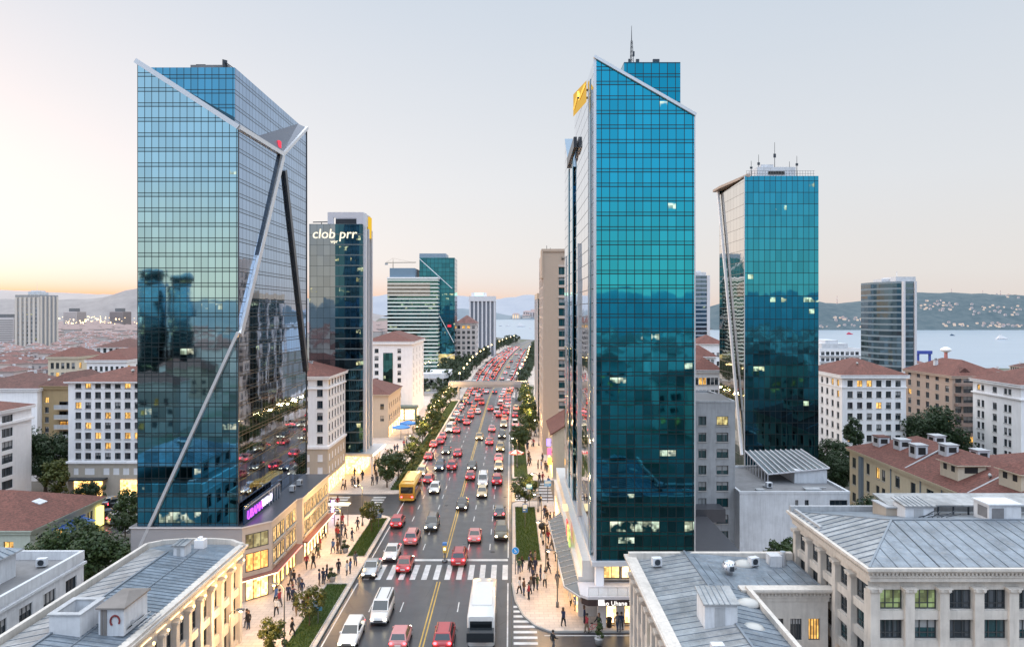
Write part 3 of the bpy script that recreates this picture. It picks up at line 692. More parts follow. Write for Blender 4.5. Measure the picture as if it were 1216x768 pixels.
def c3(L): return cols_even(L, 8, 1.1, .6)
q = wallseg(poly[4], poly[5], c3, sh_row+up_rows, 0); segs.append((q[0],q[1],c3(q[2]),sh_row,m_shopw,1)); segs.append((q[0],q[1],c3(q[2]),up_rows,shop_glass('warm upper office',(1.,.74,.4),1.8),0))
wallseg(poly[5], poly[6], lambda L: [], [], 0); wallseg(poly[6], poly[0], lambda L: [], [], 1)
mb.face([(p[0],p[1],ph) for p in poly],2)
mb.build('wall', [m_podium, m_podgrey, m_roofdark], PO)
for o, u, cols, rows, pm, big in segs:
    rz = math.atan2(u[1],u[0])
    for (a0,a1) in cols:
        for (zz0,zz1) in rows:
            add_window(PO, a1-a0, zz1-zz0, pm, 'triple' if a1-a0 > 2 else 'single' if zz0 < 1 else 'pair', m_frame_d, (o[0]+u[0]*a0+u[1]*.13, o[1]+u[1]*a0-u[0]*.13, zz0), rz, True, 'shop_window' if zz0 < 1 else 'window')
def offs(poly, d):
    n = len(poly); out = []
    for i in range(n):
        a, b, c_ = Vector(poly[i-1]), Vector(poly[i]), Vector(poly[(i+1)%n]); n1 = (b-a).normalized(); n2 = (c_-b).normalized()
        n1 = Vector((n1.y,-n1.x)); n2 = Vector((n2.y,-n2.x)); k = (n1+n2); k = k/ max(.3, k.dot(n1)); out.append(tuple(b+k*d))
    return out
mb = MB(); mb.prism(offs(poly,.12), ph+.003, ph+.16, 0, 1); mb.build('cornice', [M('pale coping', (.6,.57,.57), .6), m_roofdark], PO)
ring = offs(poly, .75)
for k, (z0_,z1_,m_) in enumerate(((2.45,2.62,m_podium),)):
    mb = MB(); 
    for i in (1,2,4): a, b = poly[i], poly[i+1]; c_, d_ = ring[i], ring[i+1]; mb.prism([a,c_,d_,b], z0_, z1_, 0)
    mb.build('canopy', [M('brown awning', (.22,.09,.07), .7)], PO)
mb = MB()
for i in (1,2,4):
    c_, d_ = ring[i], ring[i+1]; mb.beam((c_[0],c_[1],2.5),(d_[0],d_[1],2.5), .1,.09, 0 if i != 2 else 1)
mb.build('light_strip', [m_strip, m_strip_r], PO)
# the illuminated sign along the foot of the tower
SG = thing('shop_sign', 'purple and white illuminated lettering on dark blue board at the foot of the left tower', 'sign', (LX1+.55,78.8,ph+.17))
mb = MB(); mb.box(-.12,.0,-4.6,6.5,0,1.9); mb.build('board', M('dark blue sign board', (.012,.05,.12), .2, .3), SG)
mb = MB()
for k in range(5): mb.box(.0,.1,2.9+.9*k,3.0+.9*k,0,1.6)
mb.box(-.02,.06,-4.6,6.5,1.6,1.7); mb.build('post', m_steel, SG)
lettering('UBAMA', 1.35, E('purple neon', (.6,.12,1.), 1.7), SG, (.06,-1.7,.3), PI/2, .04, .18, sx=1.)
lettering('THANO', 1.2, E('white neon', (.9,.8,1.), 2.2), SG, (.06,2.0,.42), PI/2, .04, .18, sx=.8)

# ================================================================== the right glass tower
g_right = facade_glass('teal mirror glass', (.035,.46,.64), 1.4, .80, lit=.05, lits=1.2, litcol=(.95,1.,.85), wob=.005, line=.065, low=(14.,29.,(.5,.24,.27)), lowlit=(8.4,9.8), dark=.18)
g_right_s = facade_glass('silver mirror glass', (.72,.74,.78), 1.4, 3.2, lit=.0, wob=.012, line=.07, line_col=(.12,.14,.16), low=(10.,30.,(.8,.82,.85)), dark=.06, spandrel=False)  # flank tint carries the pale grazing reflection in its colour
g_right_b = facade_glass('deep teal mirror glass', (.02,.35,.50), 1.4, .80, lit=.05, lits=1.4, litcol=(1.,1.,.9), wob=.005, line=.065, dark=.15)
RX0,RX1,RY0 = gx(706,69), gx(825,69), 69.
R = thing('glass_tower', 'teal mirror-glass tower with a sloping top edge and antenna, right of the avenue', 'tower', ((RX0+RX1)/2,80,0)); ox, oy = R.location.x, R.location.y
x0,x1,y0 = RX0-ox, RX1-ox, RY0-oy; zb = 6.05; zt = 54.4; zr = gz(138,69); yn = 91-oy; yw = 106-oy
mb = MB()
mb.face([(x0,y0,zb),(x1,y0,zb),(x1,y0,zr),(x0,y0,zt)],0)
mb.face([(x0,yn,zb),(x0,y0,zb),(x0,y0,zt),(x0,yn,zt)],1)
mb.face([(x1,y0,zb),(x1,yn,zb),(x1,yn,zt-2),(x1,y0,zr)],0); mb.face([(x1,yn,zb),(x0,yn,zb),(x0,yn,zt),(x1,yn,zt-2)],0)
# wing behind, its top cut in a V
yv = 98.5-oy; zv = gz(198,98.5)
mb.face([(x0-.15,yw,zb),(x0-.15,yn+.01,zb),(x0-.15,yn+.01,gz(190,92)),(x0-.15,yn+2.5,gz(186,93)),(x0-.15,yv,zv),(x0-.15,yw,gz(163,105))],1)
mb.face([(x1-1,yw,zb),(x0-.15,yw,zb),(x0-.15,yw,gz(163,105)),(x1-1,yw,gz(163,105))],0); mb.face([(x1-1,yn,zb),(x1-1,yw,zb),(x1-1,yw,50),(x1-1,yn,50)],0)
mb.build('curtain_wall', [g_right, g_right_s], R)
mb = MB()
mb.box(gx(741,71)-ox, gx(808,71)-ox, 71-oy, 83-oy, 44, gz(74,71), 0); mb.build('upper_wall', [g_right_b], R)
mb = MB(); mb.face([(x0-.16,yv,zv+.01),(x0-.16,yw,gz(163,105)),(x0+2.5,yw,gz(163,105)),(x0+2.5,yv,zv+.01)],0); mb.face([(x0,yn,zt),(x0+2.5,yn,zt),(x1,yn,50),(x1,y0+.3,zr),(x0,y0+.3,zt)],1)
mb.build('roof_facet', [M('slate glass roof', (.10,.17,.25), .2, .6), m_roofgrey], R)
mb = MB(); mb.beam((x0-.05,y0-.1,zt+.15),(x1+.1,y0-.1,zr+.1), .3,.28); mb.build('edge_trim', m_steel, R)
mb = MB(); mb.box(x0-.1,x0+.16,y0-.1,y0-.003,zb,zt-.1); mb.build('corner_trim', m_steel, R); mb = MB(); mb.box(x1-.06,x1+.06,y0-.08,y0-.003,zb,zr); mb.build('corner_trim', m_steel, R)
g_fin = M('blue glass fin', (.03,.2,.3), .15, .7)
for (ya,yb_,zz) in ((70.5-oy,71.4-oy,zt-1.5),(91-oy,92.2-oy,gz(188,91)),(97.4-oy,99.0-oy,zv-.5)):
    mb = MB(); mb.box(x0-.24,x0-.16,ya,yb_,zb,zz); mb.build('glass_fin', g_fin, R)
for ya in (72.3-oy,84-oy,103-oy):
    mb = MB(); mb.box(x0-.26,x0-.01 if ya < yn else x0-.16,ya,ya+.16,zb,zt-2 if ya < 80-oy else 38); mb.build('steel_fin', m_steel, R)
for k, (ya, yb_, za, zb_) in enumerate(((91.6,86.2,50.8-2.6,50.8),)):
    mb = MB(); mb.beam((x0-.3,97.2-oy,gz(194,97)),(x0-.3,86.5-oy,gz(170,87)), .4,1.3); mb.build('notch_beam', m_steel_d, R)
gold = M('gold sign metal', (.75,.48,.08), .3, .6)
S = thing('gold_sign', 'angular gold sign high on the flank of the right glass tower', 'sign', (RX0-.12,75.3,52.4))
mb = MB(); v = [(0,0,1.9),(-1.25,1.6,.9),(-1.25,1.6,-1.25),(0,0,-.1)]; w2_ = [(p[0]+.05,p[1]+.5,p[2]-.1) for p in v]
mb.raw(v+w2_, [(3,2,1,0),(4,5,6,7),(0,1,5,4),(1,2,6,5),(2,3,7,6),(3,0,4,7)], 0); mb.build('sign_box', [E('gold glow', (.95,.58,.12), .8, True)], S)
mb = MB(); mb.beam((-.1,.02,1.5),(-.7,.8,.1),.1,.25); mb.beam((-.7,.8,.1),(-.75,.85,1.0),.1,.25); mb.beam((-.75,.85,1.0),(-1.2,1.45,-.8),.1,.25); mb.build('emblem', gold, S)
mb = MB(); mb.box(-.9,.2,.7,.9,.2,.4); mb.box(-.3,.2,.3,.5,.9,1.1); mb.build('bracket', m_steel_d, S)
A = thing('roof_antenna', 'tall lattice antenna mast on the roof of the right glass tower', 'antenna', (gx(750,75),75,gz(74,71)))
mb = MB()
for sx,sy in ((-1,-1),(1,-1),(0,1)): mb.tube((sx*.22,sy*.2,0),(sx*.08,sy*.07,3.6),.035,.03,5)
for k in range(8): z = .45*k; q = .22-.14*z/3.6; mb.tube((-q,-q,z),(q,-q,z+.45),.02,.02,4); mb.tube((q,-q,z),(0,q,z+.45),.02,.02,4); mb.tube((0,q,z),(-q,-q,z+.45),.02,.02,4)
mb.tube((0,0,3.6),(0,0,5.2),.05,.02,6); mb.build('mast', m_steel_d, A)
mb = MB(); mb.lathe([(.02,0),(.2,.08),(.22,.12)],(.2,-.1,.5),8); mb.build('dish', m_steel_d, A); mb = MB(); mb.box(-.35,-.1,-.1,.1,1.2,1.7); mb.build('aerial', m_steel_d, A); mb = MB(); mb.box(.1,.3,-.1,.1,2.0,2.5); mb.build('aerial', m_steel_d, A)
for k, xx in enumerate((757,777,781)):
    B = thing('roof_light', ('floodlight beside the antenna foot on the right glass tower','twin floodlight on the right glass tower roof, the one nearer the antenna','twin floodlight on the right glass tower roof, the one farther from the antenna')[k], 'floodlight', (gx(xx,72),72,gz(74,71)))
    mb = MB(); mb.tube((0,0,0),(0,0,.35),.05); mb.build('post', m_steel_d, B); mb = MB(); mb.box(-.16,.16,-.12,.12,.35,.62); mb.build('lamp_head', m_steel_d, B)

# base of the right tower: lobby, columns, balcony, canopy with white lettering, slanted glass canopy along the avenue
PB = thing('tower_podium', 'pale podium with bright lobby, balcony and glass canopy under the right glass tower', 'building', (12,80,0))
def q_(x,y,z=0): return (x-12,y-80,z)
mb = MB()
mb.box(*[v for v in (RX0+.5-12, RX1-.2-12, RY0+1.2-80, 104-80, 0, zb)],0)
mb.build('wall', [m_podium], PB)
mb = MB(); mb.box(RX0-.3-12, RX1+.4-12, RY0-.4-80, 104-80, zb-.45, zb-.02); mb.build('base_slab', M('pale base slab', (.5,.5,.52), .4), PB)
for i in range(6):
    mb = MB(); a = RX0+1.0+i*1.75; mb.box(a-12,a+1.6-12,RY0+1.12-80,RY0+1.2-80,3.9,5.5); put('window', window_mesh(1.6,1.6,m_shopw if i%2 else shop_glass('yellow lobby',(1.,.75,.3),2.2),'pair',m_frame_d), PB, q_(a,RY0+1.0,3.9))
    put('shop_window', window_mesh(1.6,2.1,m_shopw if i != 2 else m_shop,'pair',M('bronze shop frame',(.3,.16,.05),.4)), PB, q_(a,RY0-.75,.25))
mb = MB(); mb.box(RX1+.5-12,24-12,74-80,90-80,0,4.6,0); mb.box(RX1+.45-12,24.1-12,73.9-80,90.1-80,4.6,4.75,1); mb.build('annex', [m_conc, m_roofdark], PB)
mb = MB(); mb.box(RX0+.4-12,20-12,RY0-.58-80,RY0+1.1-80,0.12,3.3); mb.build('shop_wall', m_podium, PB)
for xx in (RX0+.2, RX0+1.9):
    mb = MB(); mb.box(xx-12,xx+.75-12,RY0-1.5-80 if xx > RX0+1 else RY0-1.2-80,RY0-.72-80,.1,3.3); mb.build('column', m_white, PB)
for xx in (RX0+.1,):
    mb = MB(); mb.box(xx-12,xx+.8-12,RY0+.0-80,RY0+.9-80,3.6,zb-.46); mb.build('column', m_white, PB)
mb = MB(); mb.prism([q_(6.4,66.9)[:2],q_(7.0,66.3)[:2],q_(20,66.3)[:2],q_(20,70)[:2],q_(6.4,70)[:2]],3.35,3.6,1); mb.prism([q_(6.5,67.)[:2],q_(7.05,66.4)[:2],q_(20,66.4)[:2],q_(20,70)[:2],q_(6.5,70)[:2]],2.72,3.35,0)
mb.build('canopy', [M('dark brown fascia', (.04,.025,.025), .4), M('pale canopy edge', (.55,.52,.54), .5)], PB)
mb = MB()
for k in range(14): mb.box(7.1+k*.9-12,7.14+k*.9-12,66.45-80,66.5-80,3.6,4.4)
mb.box(7.1-12,19-12,66.44-80,66.5-80,4.38,4.44); mb.build('balcony_rail', m_steel, PB)
mb = MB(); mb.face([q_(7.1,66.47,3.62),q_(19,66.47,3.62),q_(19,66.47,4.36),q_(7.1,66.47,4.36)]); tt = NT('balcony glass'); tb = tt.bsdf(Base_Color=(.5,.6,.6), Roughness=.05); tb.inputs['Alpha'].default_value = .3; m_clear = tt.done(tb); mb.build('balcony_glass', m_clear, PB)
lettering('ao Uhane Yulpm', .58, E('white lettering', (1,.95,.9), 1.6), PB, q_(10.4,66.36,2.8), 0, .03)
mb = MB(); mb.box(8.0-12,8.55-12,66.3-80,66.39-80,2.8,3.32); mb.build('logo', E('white logo', (1,.97,.95), 1.5), PB)
# flank along the avenue
mb = MB()
mb.box(6.5-12,RX0+.45-12,70.3-80,111-80,0.1,4.0,0); mb.prism([q_(6.9,70.3)[:2],q_(RX0+.45,70.3)[:2],q_(RX0+.45,112)[:2],q_(6.9,112)[:2]],4.0,5.6,0); mb.build('flank_wall', [M('pale flank panel', (.6,.58,.56), .6, streak=.15)], PB)
mb = MB()
for k in range(11): mb.box(6.42-12,6.49-12,70.9+3.3*k-80,73.6+3.3*k-80,.3,2.6)
mb.build('shop_window', [m_shop], PB)
gc = NT('canopy glass'); cb = gc.bsdf(Base_Color=(.13,.14,.145), Roughness=.15, Metallic=.2); m_cglass = gc.done(cb)
mb = MB(); mb.raw([q_(6.4,66.9,3.3),q_(5.1,70,3.1),q_(4.7,92,3.1),q_(6.4,95,3.3),q_(6.5,95,3.5),q_(6.5,70.3,3.5)], [(0,5,1),(1,5,4,2),(2,4,3)],0); mb.build('glass_canopy', m_cglass, PB)
mb = MB()
for k in range(15): y = 70.3+1.6*k; mb.beam(q_(5.08-.018*(y-70),y,3.14),q_(6.55,y,3.56),.04,.05)
mb.beam(q_(5.1,70,3.12),q_(4.7,92,3.12),.12,.16); mb.beam(q_(6.4,66.9,3.3),q_(5.1,70,3.12),.12,.16); mb.build('canopy_frame', m_steel, PB)
for (ya, za, c_, lab) in ((82.2,4.0,(1.,.12,.12),'r'),(80.6,3.9,(1.,.6,.15),'y'),(79.,3.8,(.55,.9,.25),'g')):
    mb = MB(); mb.box(6.3-12,6.46-12,ya-80,ya+1.3-80,za+.2,za+1.9); mb.build('advert_panel', shop_glass('lit advert '+lab, c_, 1.6), PB)
mb = MB(); mb.box(6.3-12,6.9-12,87.6-80,89.6-80,5.62,6.0); mb.build('light_box', E('warm light box', (1.,.85,.5), 1.3), PB)
# ================================================================== third glass tower (right) and its roof
g_third = facade_glass('sea blue mirror glass', (.045,.36,.52), 1.8, .87, lit=.07, lits=1.2, litcol=(.9,1.,.7), wob=.005, line=.065, low=(14.,28.,(.5,.26,.28)), spandrel=False, dark=.2)
g_third_s = facade_glass('cream mirror glass', (.78,.74,.68), 1.8, 1.6, lit=.0, wob=.005, line=.05, low=(14.,30.,(.55,.62,.65)), spandrel=False, dark=.1, line_col=(.2,.18,.16))  # cream reflection on the flank is put into its tint
TX0,TX1,TY0,TY1 = gx(884,112), gx(972,112), 112., 125.5
R = thing('glass_tower', 'sea-blue mirror-glass tower with white leaning strut and plant room on its roof', 'tower', ((TX0+TX1)/2,118,0)); ox, oy = R.location.x, R.location.y
x0,x1,y0,y1 = TX0-ox,TX1-ox,TY0-oy,TY1-oy; zt = gz(209,112)
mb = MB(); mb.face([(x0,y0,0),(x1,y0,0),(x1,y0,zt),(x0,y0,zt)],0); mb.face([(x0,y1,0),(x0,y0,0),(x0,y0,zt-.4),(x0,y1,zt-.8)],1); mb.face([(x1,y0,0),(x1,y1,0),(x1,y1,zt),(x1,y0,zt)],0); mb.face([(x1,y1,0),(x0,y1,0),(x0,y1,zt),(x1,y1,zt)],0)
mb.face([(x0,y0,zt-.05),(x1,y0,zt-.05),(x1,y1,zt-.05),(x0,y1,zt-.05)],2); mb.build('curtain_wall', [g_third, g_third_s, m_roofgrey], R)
mb = MB(); mb.beam((x0-.35,y1-.3,gz(226,125)),(x0-.35,y0+.2,gz(540,112)),.36,.46); mb.build('strut', m_white, R)
mb = MB(); mb.prism([(x0-.9,y1+1),(x0-.9,y1-3),(x0+.3,y0-.1),(x0+.9,y0-.1),(x0+2,y1+1)], zt-.15, zt+.25); mb.build('roof_overhang', [M('tan soffit', (.42,.33,.27), .7)], R)
mb = MB(); mb.box(x0+3.2,x1-2.2,y0+3.5,y1-2,zt,zt+2.1); mb.box(x0+5,x1-4,y0+3.4,y0+3.5,zt+.9,zt+1.4,1); mb.box(x0+4.,x0+6,y0+4,y1-3,zt+2.1,zt+2.6); mb.build('plant_room', [m_whitewall, m_black], R)
mb = MB()
for k in range(26): a = x0+.5+k*.42; mb.tube((a,y0+.5,zt),(a,y0+.5,zt+.9),.025,n=4)
for zz in (.45,.9): mb.tube((x0+.5,y0+.5,zt+zz),(x1-.4,y0+.5,zt+zz),.025,n=4)
mb.build('railing', m_pole, R)
for k,(a,h_) in enumerate(((x0+2.4,3.2),(x0+3.6,4.2),(x0+6.2,6.2),(x1-1.8,4.),(x1-3,3.1))):
    mb = MB(); mb.tube((a,y0+4,zt),(a,y0+4,zt+h_),.07,.03,6); mb.box(a-.2,a+.2,y0+3.95,y0+4.05,zt+h_*.6,zt+h_*.7); mb.build('aerial', m_steel_d, R)
mb = MB(); mb.box(x0-.05,x0+.06,y0-.05,y0+.05,0,zt); mb.build('corner_trim', m_steel, R)

# ================================================================== stone office blocks in the foreground (pilasters, deep windows, zinc roofs)
def pilaster_front(root, mb, wins, o, u, W, nb, rows, Ht, pw=.55, deep=.34, wall_in=None, skip_last=False):
    """bays of windows between pilasters; the wall stands back, spandrels half way"""
    n = (u[1], -u[0]); bw = (W-pw)/nb
    oi = (o[0]-n[0]*deep, o[1]-n[1]*deep, o[2]); cols = [(i*bw+pw+.02, (i+1)*bw-.02) for i in range(nb)]
    facade(mb, oi, u, W, Ht, cols, rows, 0, .14)
    for i in range(nb+1):
        a = i*bw; mb.obox(o,u,a,a+pw,-deep,.0,0,Ht-.75,0)
        if i == nb and skip_last: continue
        for k,(z0_,z1_,pr) in enumerate(((Ht-.75,Ht-.68,.05),(Ht-.68,Ht-.5,.10),(Ht-.5,Ht-.42,.16))): mb.obox(o,u,a-pr,a+pw+pr,-deep,pr,z0_,z1_,0)
        for s in (.06, pw-.06): mb.tube((o[0]+u[0]*(a+s)+n[0]*.0,o[1]+u[1]*(a+s)+n[1]*.0,Ht-.56),(o[0]+u[0]*(a+s)+n[0]*.17,o[1]+u[1]*(a+s)+n[1]*.17,Ht-.56),.11,n=8,m=0)
    zs = [r for r in rows]
    for i in range(nb):
        a0,a1 = cols[i]
        for j in range(len(rows)):
            zb_ = rows[j-1][1] if j else 0
            if rows[j][0]-zb_ > .1: mb.obox(o,u,a0-.018,a1+.018,-deep+.002,-.17,zb_+.03,rows[j][0]-.03,0)
    wins.append((oi,u,cols,rows))
def entablature(root, pts, z, m):
    """cornice along the given outline segments: steps out, with a row of dentils"""
    mb = MB()
    for o,u,W,e in pts:
        for (z0_,z1_,pr) in ((0,.3,.06),(.3,.42,.14),(.66,.8,.3),(.8,.98,.42)): mb.obox((o[0],o[1],z),u,-pr,W+(pr if e else -.503),-.5,pr,z0_,z1_,0)
        mb.obox((o[0],o[1],z),u,-.1,W+(.1 if e else -.503),-.5,.1,.42,.66,0)
        k = 0.
        while k < W: mb.obox((o[0],o[1],z),u,k,k+.13,.1,.22,.47,.64,0); k += .26
    return mb.build('cornice', m, root)
def seams(mb, p0,p1,q0,q1,pitch,m=0,w_=.045,h_=.05,skip=None):
    """standing seams running from the edge p0-p1 to the edge q0-q1"""
    p0,p1,q0,q1 = map(Vector,(p0,p1,q0,q1)); n = max(1,int((p1-p0).length/pitch))
    for i in range(n+1):
        a = p0.lerp(p1,i/n); b = q0.lerp(q1,i/n)
        if (b-a).length > .15: mb.beam(a+Vector((0,0,h_/2)), b+Vector((0,0,h_/2)), w_, h_, m)

# right foreground block
BX0,BX1,BY0,BY1,BH = 23.55,47.,47.,60.,13.1
R = thing('office_block', 'pale stone office block with carved pilasters and grey zinc hip roof, largest at lower right', 'building', (30,53,0)); ox,oy = 30,53
mb = MB(); wins = []
rows4 = [(.6,1.9),(2.55,3.85),(4.5,5.8),(6.45,7.75),(8.4,9.7),(10.35,11.65)]
pilaster_front(R, mb, wins, (BX0-ox,BY0-oy,0),(1,0),BX1-BX0,10,rows4,12.3,.62)
pilaster_front(R, mb, wins, (BX0-ox,BY1-oy,0),(0,-1),BY1-BY0-.345,5,rows4,12.3,.55,skip_last=True)
mb.box(BX0+.4-ox,BX1-.4-ox,BY0+.6-oy,BY1-oy,12.2,12.35,0); mb.face([(BX1-ox,BY1-oy,0),(BX0+.35-ox,BY1-oy,0),(BX0+.35-ox,BY1-oy,12.3),(BX1-ox,BY1-oy,12.3)],0)
mb.build('wall', [m_stone], R)
rnd = random.Random(5)
m_litg = shop_glass('green curtained office', (.55,.8,.4), .38, True)
for k,(oi,u,cols,rows) in enumerate(wins):
    rz = math.atan2(u[1],u[0])
    for j,(z0_,z1_) in enumerate(rows):
        for i,(a0,a1) in enumerate(cols):
            p = m_pane_teal if rnd.random() < .3 else m_pane
            if k == 0 and j == 5 and i in (0,1): p = m_litg
            if k == 0 and j == 3 and i < 3: p = m_lit2 if i != 1 else m_lit
            if k == 1 and j < 3 and i < 2: p = m_lit2
            if k == 1 and j == 2 and i == 3: p = m_lit
            add_window(R, a1-a0,z1_-z0_,p,'transom',m_frame_d,(oi[0]+u[0]*a0,oi[1]+u[1]*a0,z0_), rz, True)
entablature(R, [((BX0-ox,BY0-oy),(1,0),BX1-BX0,1),((BX0-ox,BY1-oy),(0,-1),BY1-BY0,0)], 12.3, m_stone)
mb = MB(); ze = 13.3; zr_ = 14.55; e0,e1,f0,f1 = BX0-.15-ox,BX1-ox,BY0-.15-oy,BY1-oy
ra,rb = (28.2-ox,53.2-oy,zr_),(43-ox,53.2-oy,zr_)
A_,B_,C_,D_ = (e0,f0,ze),(e1,f0,ze),(e1,f1,ze),(e0,f1,ze)
mb.face([A_,B_,rb,ra],0); mb.face([B_,C_,rb],0); mb.face([C_,D_,ra,rb],0); mb.face([D_,A_,ra],1)
mb.box(e0,e1,f0,f1,ze-.1,ze-.004,2)
seams(mb,A_,(e0+4.6,f0,ze),A_,ra,.85,2); seams(mb,(e0+4.6,f0,ze),B_,ra,(rb[0]+3,rb[1],rb[2]),.9,2)
for k in range(1,17):
    t_ = k/17; y = f0+(f1-f0)*t_; zz = min(t_/.49, (1-t_)/.51)
    mb.beam((e0,y,ze+.03),(e0+(ra[0]-e0)*zz,y,ze+(zr_-ze)*zz+.03),.045,.05,2)
mb.beam(A_,ra,.14,.1,2); mb.beam(D_,ra,.14,.1,2); mb.beam(ra,rb,.18,.12,2)
mb.build('roof', [m_metal, m_metal_l, m_seam], R)
mb = MB(); mb.box(e0-.1,e1,f1-.15,f1+.15,ze-.3,ze+.45); mb.box(e0+.2,e0+.4,f0+8,f1,ze,ze+.25); mb.build('parapet', m_conc, R)
def roof_box(root, x0,x1,y0,y1,z0,z1,tilt=.25,m=None,mt=None,name='roof_house'):
    mb = MB(); mb.box(x0,x1,y0,y1,z0,z1,0)
    mb.raw([(x0-.12,y0-.14,z1+.02),(x1+.12,y0-.14,z1+.02),(x1+.12,y1+.12,z1+.02+tilt),(x0-.12,y1+.12,z1+.02+tilt),(x0-.12,y0-.14,z1+.12),(x1+.12,y0-.14,z1+.12),(x1+.12,y1+.12,z1+.12+tilt),(x0-.12,y1+.12,z1+.12+tilt)], [(3,2,1,0),(4,5,6,7),(0,1,5,4),(1,2,6,5),(2,3,7,6),(3,0,4,7)],1)
    for k in range(int((x1-x0)/.35)): mb.beam((x0+.2+.35*k,y0-.14,z1+.14),(x0+.2+.35*k,y1+.12,z1+.14+tilt),.04,.05,2)
    mb.box(x0+.3*(x1-x0),x0+.62*(x1-x0),y0-.03,y0-.004,z0+.15,z1-.15,3)
    return mb.build(name, [m or m_whitewall, mt or m_metal_l, m_seam, m_conc], root)
roof_box(R, gx(1075,55)-ox,gx(1109,55)-ox,55-oy,56.8-oy,13.6,15.0,.2,name='roof_house')
mb = MB(); mb.box(gx(1046,57)-ox,gx(1078,57)-ox,56.2-oy,58.3-oy,13.4,14.6); mb.box(gx(1046,57)-.06-ox,gx(1078,57)-ox,56.1-oy,58.4-oy,14.6,14.7,1); mb.build('vent_stack', [M('tan masonry', (.42,.36,.3), .85, grime=.4), m_conc], R)
mb = MB(); mb.raw([(29.8-ox,56.6-oy,14.6),(44-ox,56.6-oy,14.6),(44-ox,59.2-oy,14.9),(29.8-ox,59.2-oy,14.9),(29.8-ox,56.6-oy,14.72),(44-ox,56.6-oy,14.72),(44-ox,59.2-oy,15.02),(29.8-ox,59.2-oy,15.02)],[(3,2,1,0),(4,5,6,7),(0,1,5,4),(1,2,6,5),(2,3,7,6),(3,0,4,7)],0)
for k in range(12): mb.box(30.2+1.2*k-ox,30.3+1.2*k-ox,56.8-oy,56.9-oy,13.9,14.62,1)
mb.build('roof_shelter', [m_metal_l, m_steel_d], R)
mb = MB(); xx = gx(1192,52)-ox; mb.box(xx,xx+2.4,53.6-oy,55.4-oy,14.2,15.5,0); mb.box(xx-.1,xx+2.5,53.5-oy,55.5-oy,15.5,15.62,0); mb.box(xx-.02,xx-.004,53.8-oy,54.9-oy,14.5,15.3,1); mb.box(xx+.2,xx+1.1,53.57-oy,53.598-oy,14.5,15.3,1); mb.build('roof_house', [m_whitewall, m_roofgrey], R)
mb = MB()
for k in range(7): a = (31+.35*k-ox, 54.6-oy, 14.35); mb.beam(a,(a[0]+.9+.2*(k%3),a[1]+.8*((k%2)*2-1)*.5,14.7),.05,.05)
mb.build('roof_frame', m_steel_d, R)

# centre-right foreground block round a light court
CX0,CX1,CY0,CY1,CH = 9.85,23.4,38.,60.,9.4
R = thing('office_block', 'stone block with grey metal roof, white roof hut and lit light court, lower centre right', 'building', (15,50,0)); ox,oy = 15,50
mb = MB(); wins = []
rows3 = [(.5,2.0),(2.9,4.4),(5.2,6.7),(7.3,8.5)]; rows3 = [(.6,2.1),(3.1,4.6),(5.7,7.3)]
pilaster_front(R, mb, wins, (CX0-ox,CY1-oy,0),(0,-1),CY1-CY0,12,rows3,8.6,.5)
cx = 17.3
cols = cols_even(CX1-cx, 4, .85, .6)
facade(mb, (cx-ox,53-oy,0),(1,0),CX1-cx,8.6,cols,rows3,0,.18); mb.face([(cx-ox,CY0-oy,0),(cx-ox,53-oy,0),(cx-ox,53-oy,8.6),(cx-ox,CY0-oy,8.6)],0)
mb.face([(CX1-ox,CY1-oy,0),(CX0+.35-ox,CY1-oy,0),(CX0+.35-ox,CY1-oy,8.6),(CX1-ox,CY1-oy,8.6)],0)
mb.face([(CX0-ox,CY0-oy,0),(cx-ox,CY0-oy,0),(cx-ox,CY0-oy,8.6),(CX0-ox,CY0-oy,8.6)],0)
mb.build('wall', [m_stone], R)
for k,(oi,u,cl,rows) in enumerate(wins): put_windows(R, oi,u,cl,rows,m_pane,'transom',m_frame_d,.12,m_lit2,rnd,True)
put_windows(R, (cx-ox,53-oy,0),(1,0),cols,rows3,m_pane,'quad',m_frame_d,.7,m_lit,rnd,True)
entablature(R, [((CX0-ox,CY1-oy),(0,-1),CY1-CY0,1),((cx-ox,53-oy),(1,0),CX1-cx,1)], 8.6, m_stone)
mb = MB(); zL,zM,zR = 9.25,9.95,9.3; rx_ = 14.4
mb.face([(CX0+.15-ox,CY0-oy,zL),(rx_-ox,CY0-oy,zM),(rx_-ox,CY1-oy,zM),(CX0+.15-ox,CY1-oy,zL)],1)
mb.face([(rx_-ox,CY0-oy,zM),(cx+.2-ox,CY0-oy,zR),(cx+.2-ox,53-oy,zR),(CX1-ox,53-oy,zR),(CX1-ox,CY1-oy,zR),(rx_-ox,CY1-oy,zM)],0)
for k in range(27): y = CY0+.4+.8*k-oy; mb.beam((CX0+.2-ox,y,zL+.02),(rx_-ox,y,zM+.02),.035,.04,2)
for k in range(19): y = CY0+.4+.8*k-oy; mb.beam((rx_-ox,y,zM+.02),(cx+.15-ox,y,zR+.03),.035,.04,2)
for k in range(12): x = rx_+.6+.75*k-ox; zz = zM-(zM-zR)*min(1,(x+ox-rx_)/(cx+.2-rx_)); mb.beam((x,53.2-oy,max(zR,zz)+.03),(x,CY1-.3-oy,max(zR,zz)+.03),.035,.04,2)
mb.beam((rx_-ox,CY0-oy,zM+.03),(rx_-ox,CY1-oy,zM+.03),.16,.1,2)
mb.build('roof', [m_metal, m_metal_l, m_seam], R)
mb = MB(); mb.box(CX0-.1-ox,CX1-ox,CY1-.35-oy,CY1+.1-oy,8.6,9.9); mb.box(cx-.05-ox,cx+.25-ox,CY0-oy,53-oy,8.62,9.75); mb.box(CX0-.3-ox,CX0+.12-ox,CY0-oy,CY1-.36-oy,9.3,9.62); mb.build('parapet', m_stone, R)
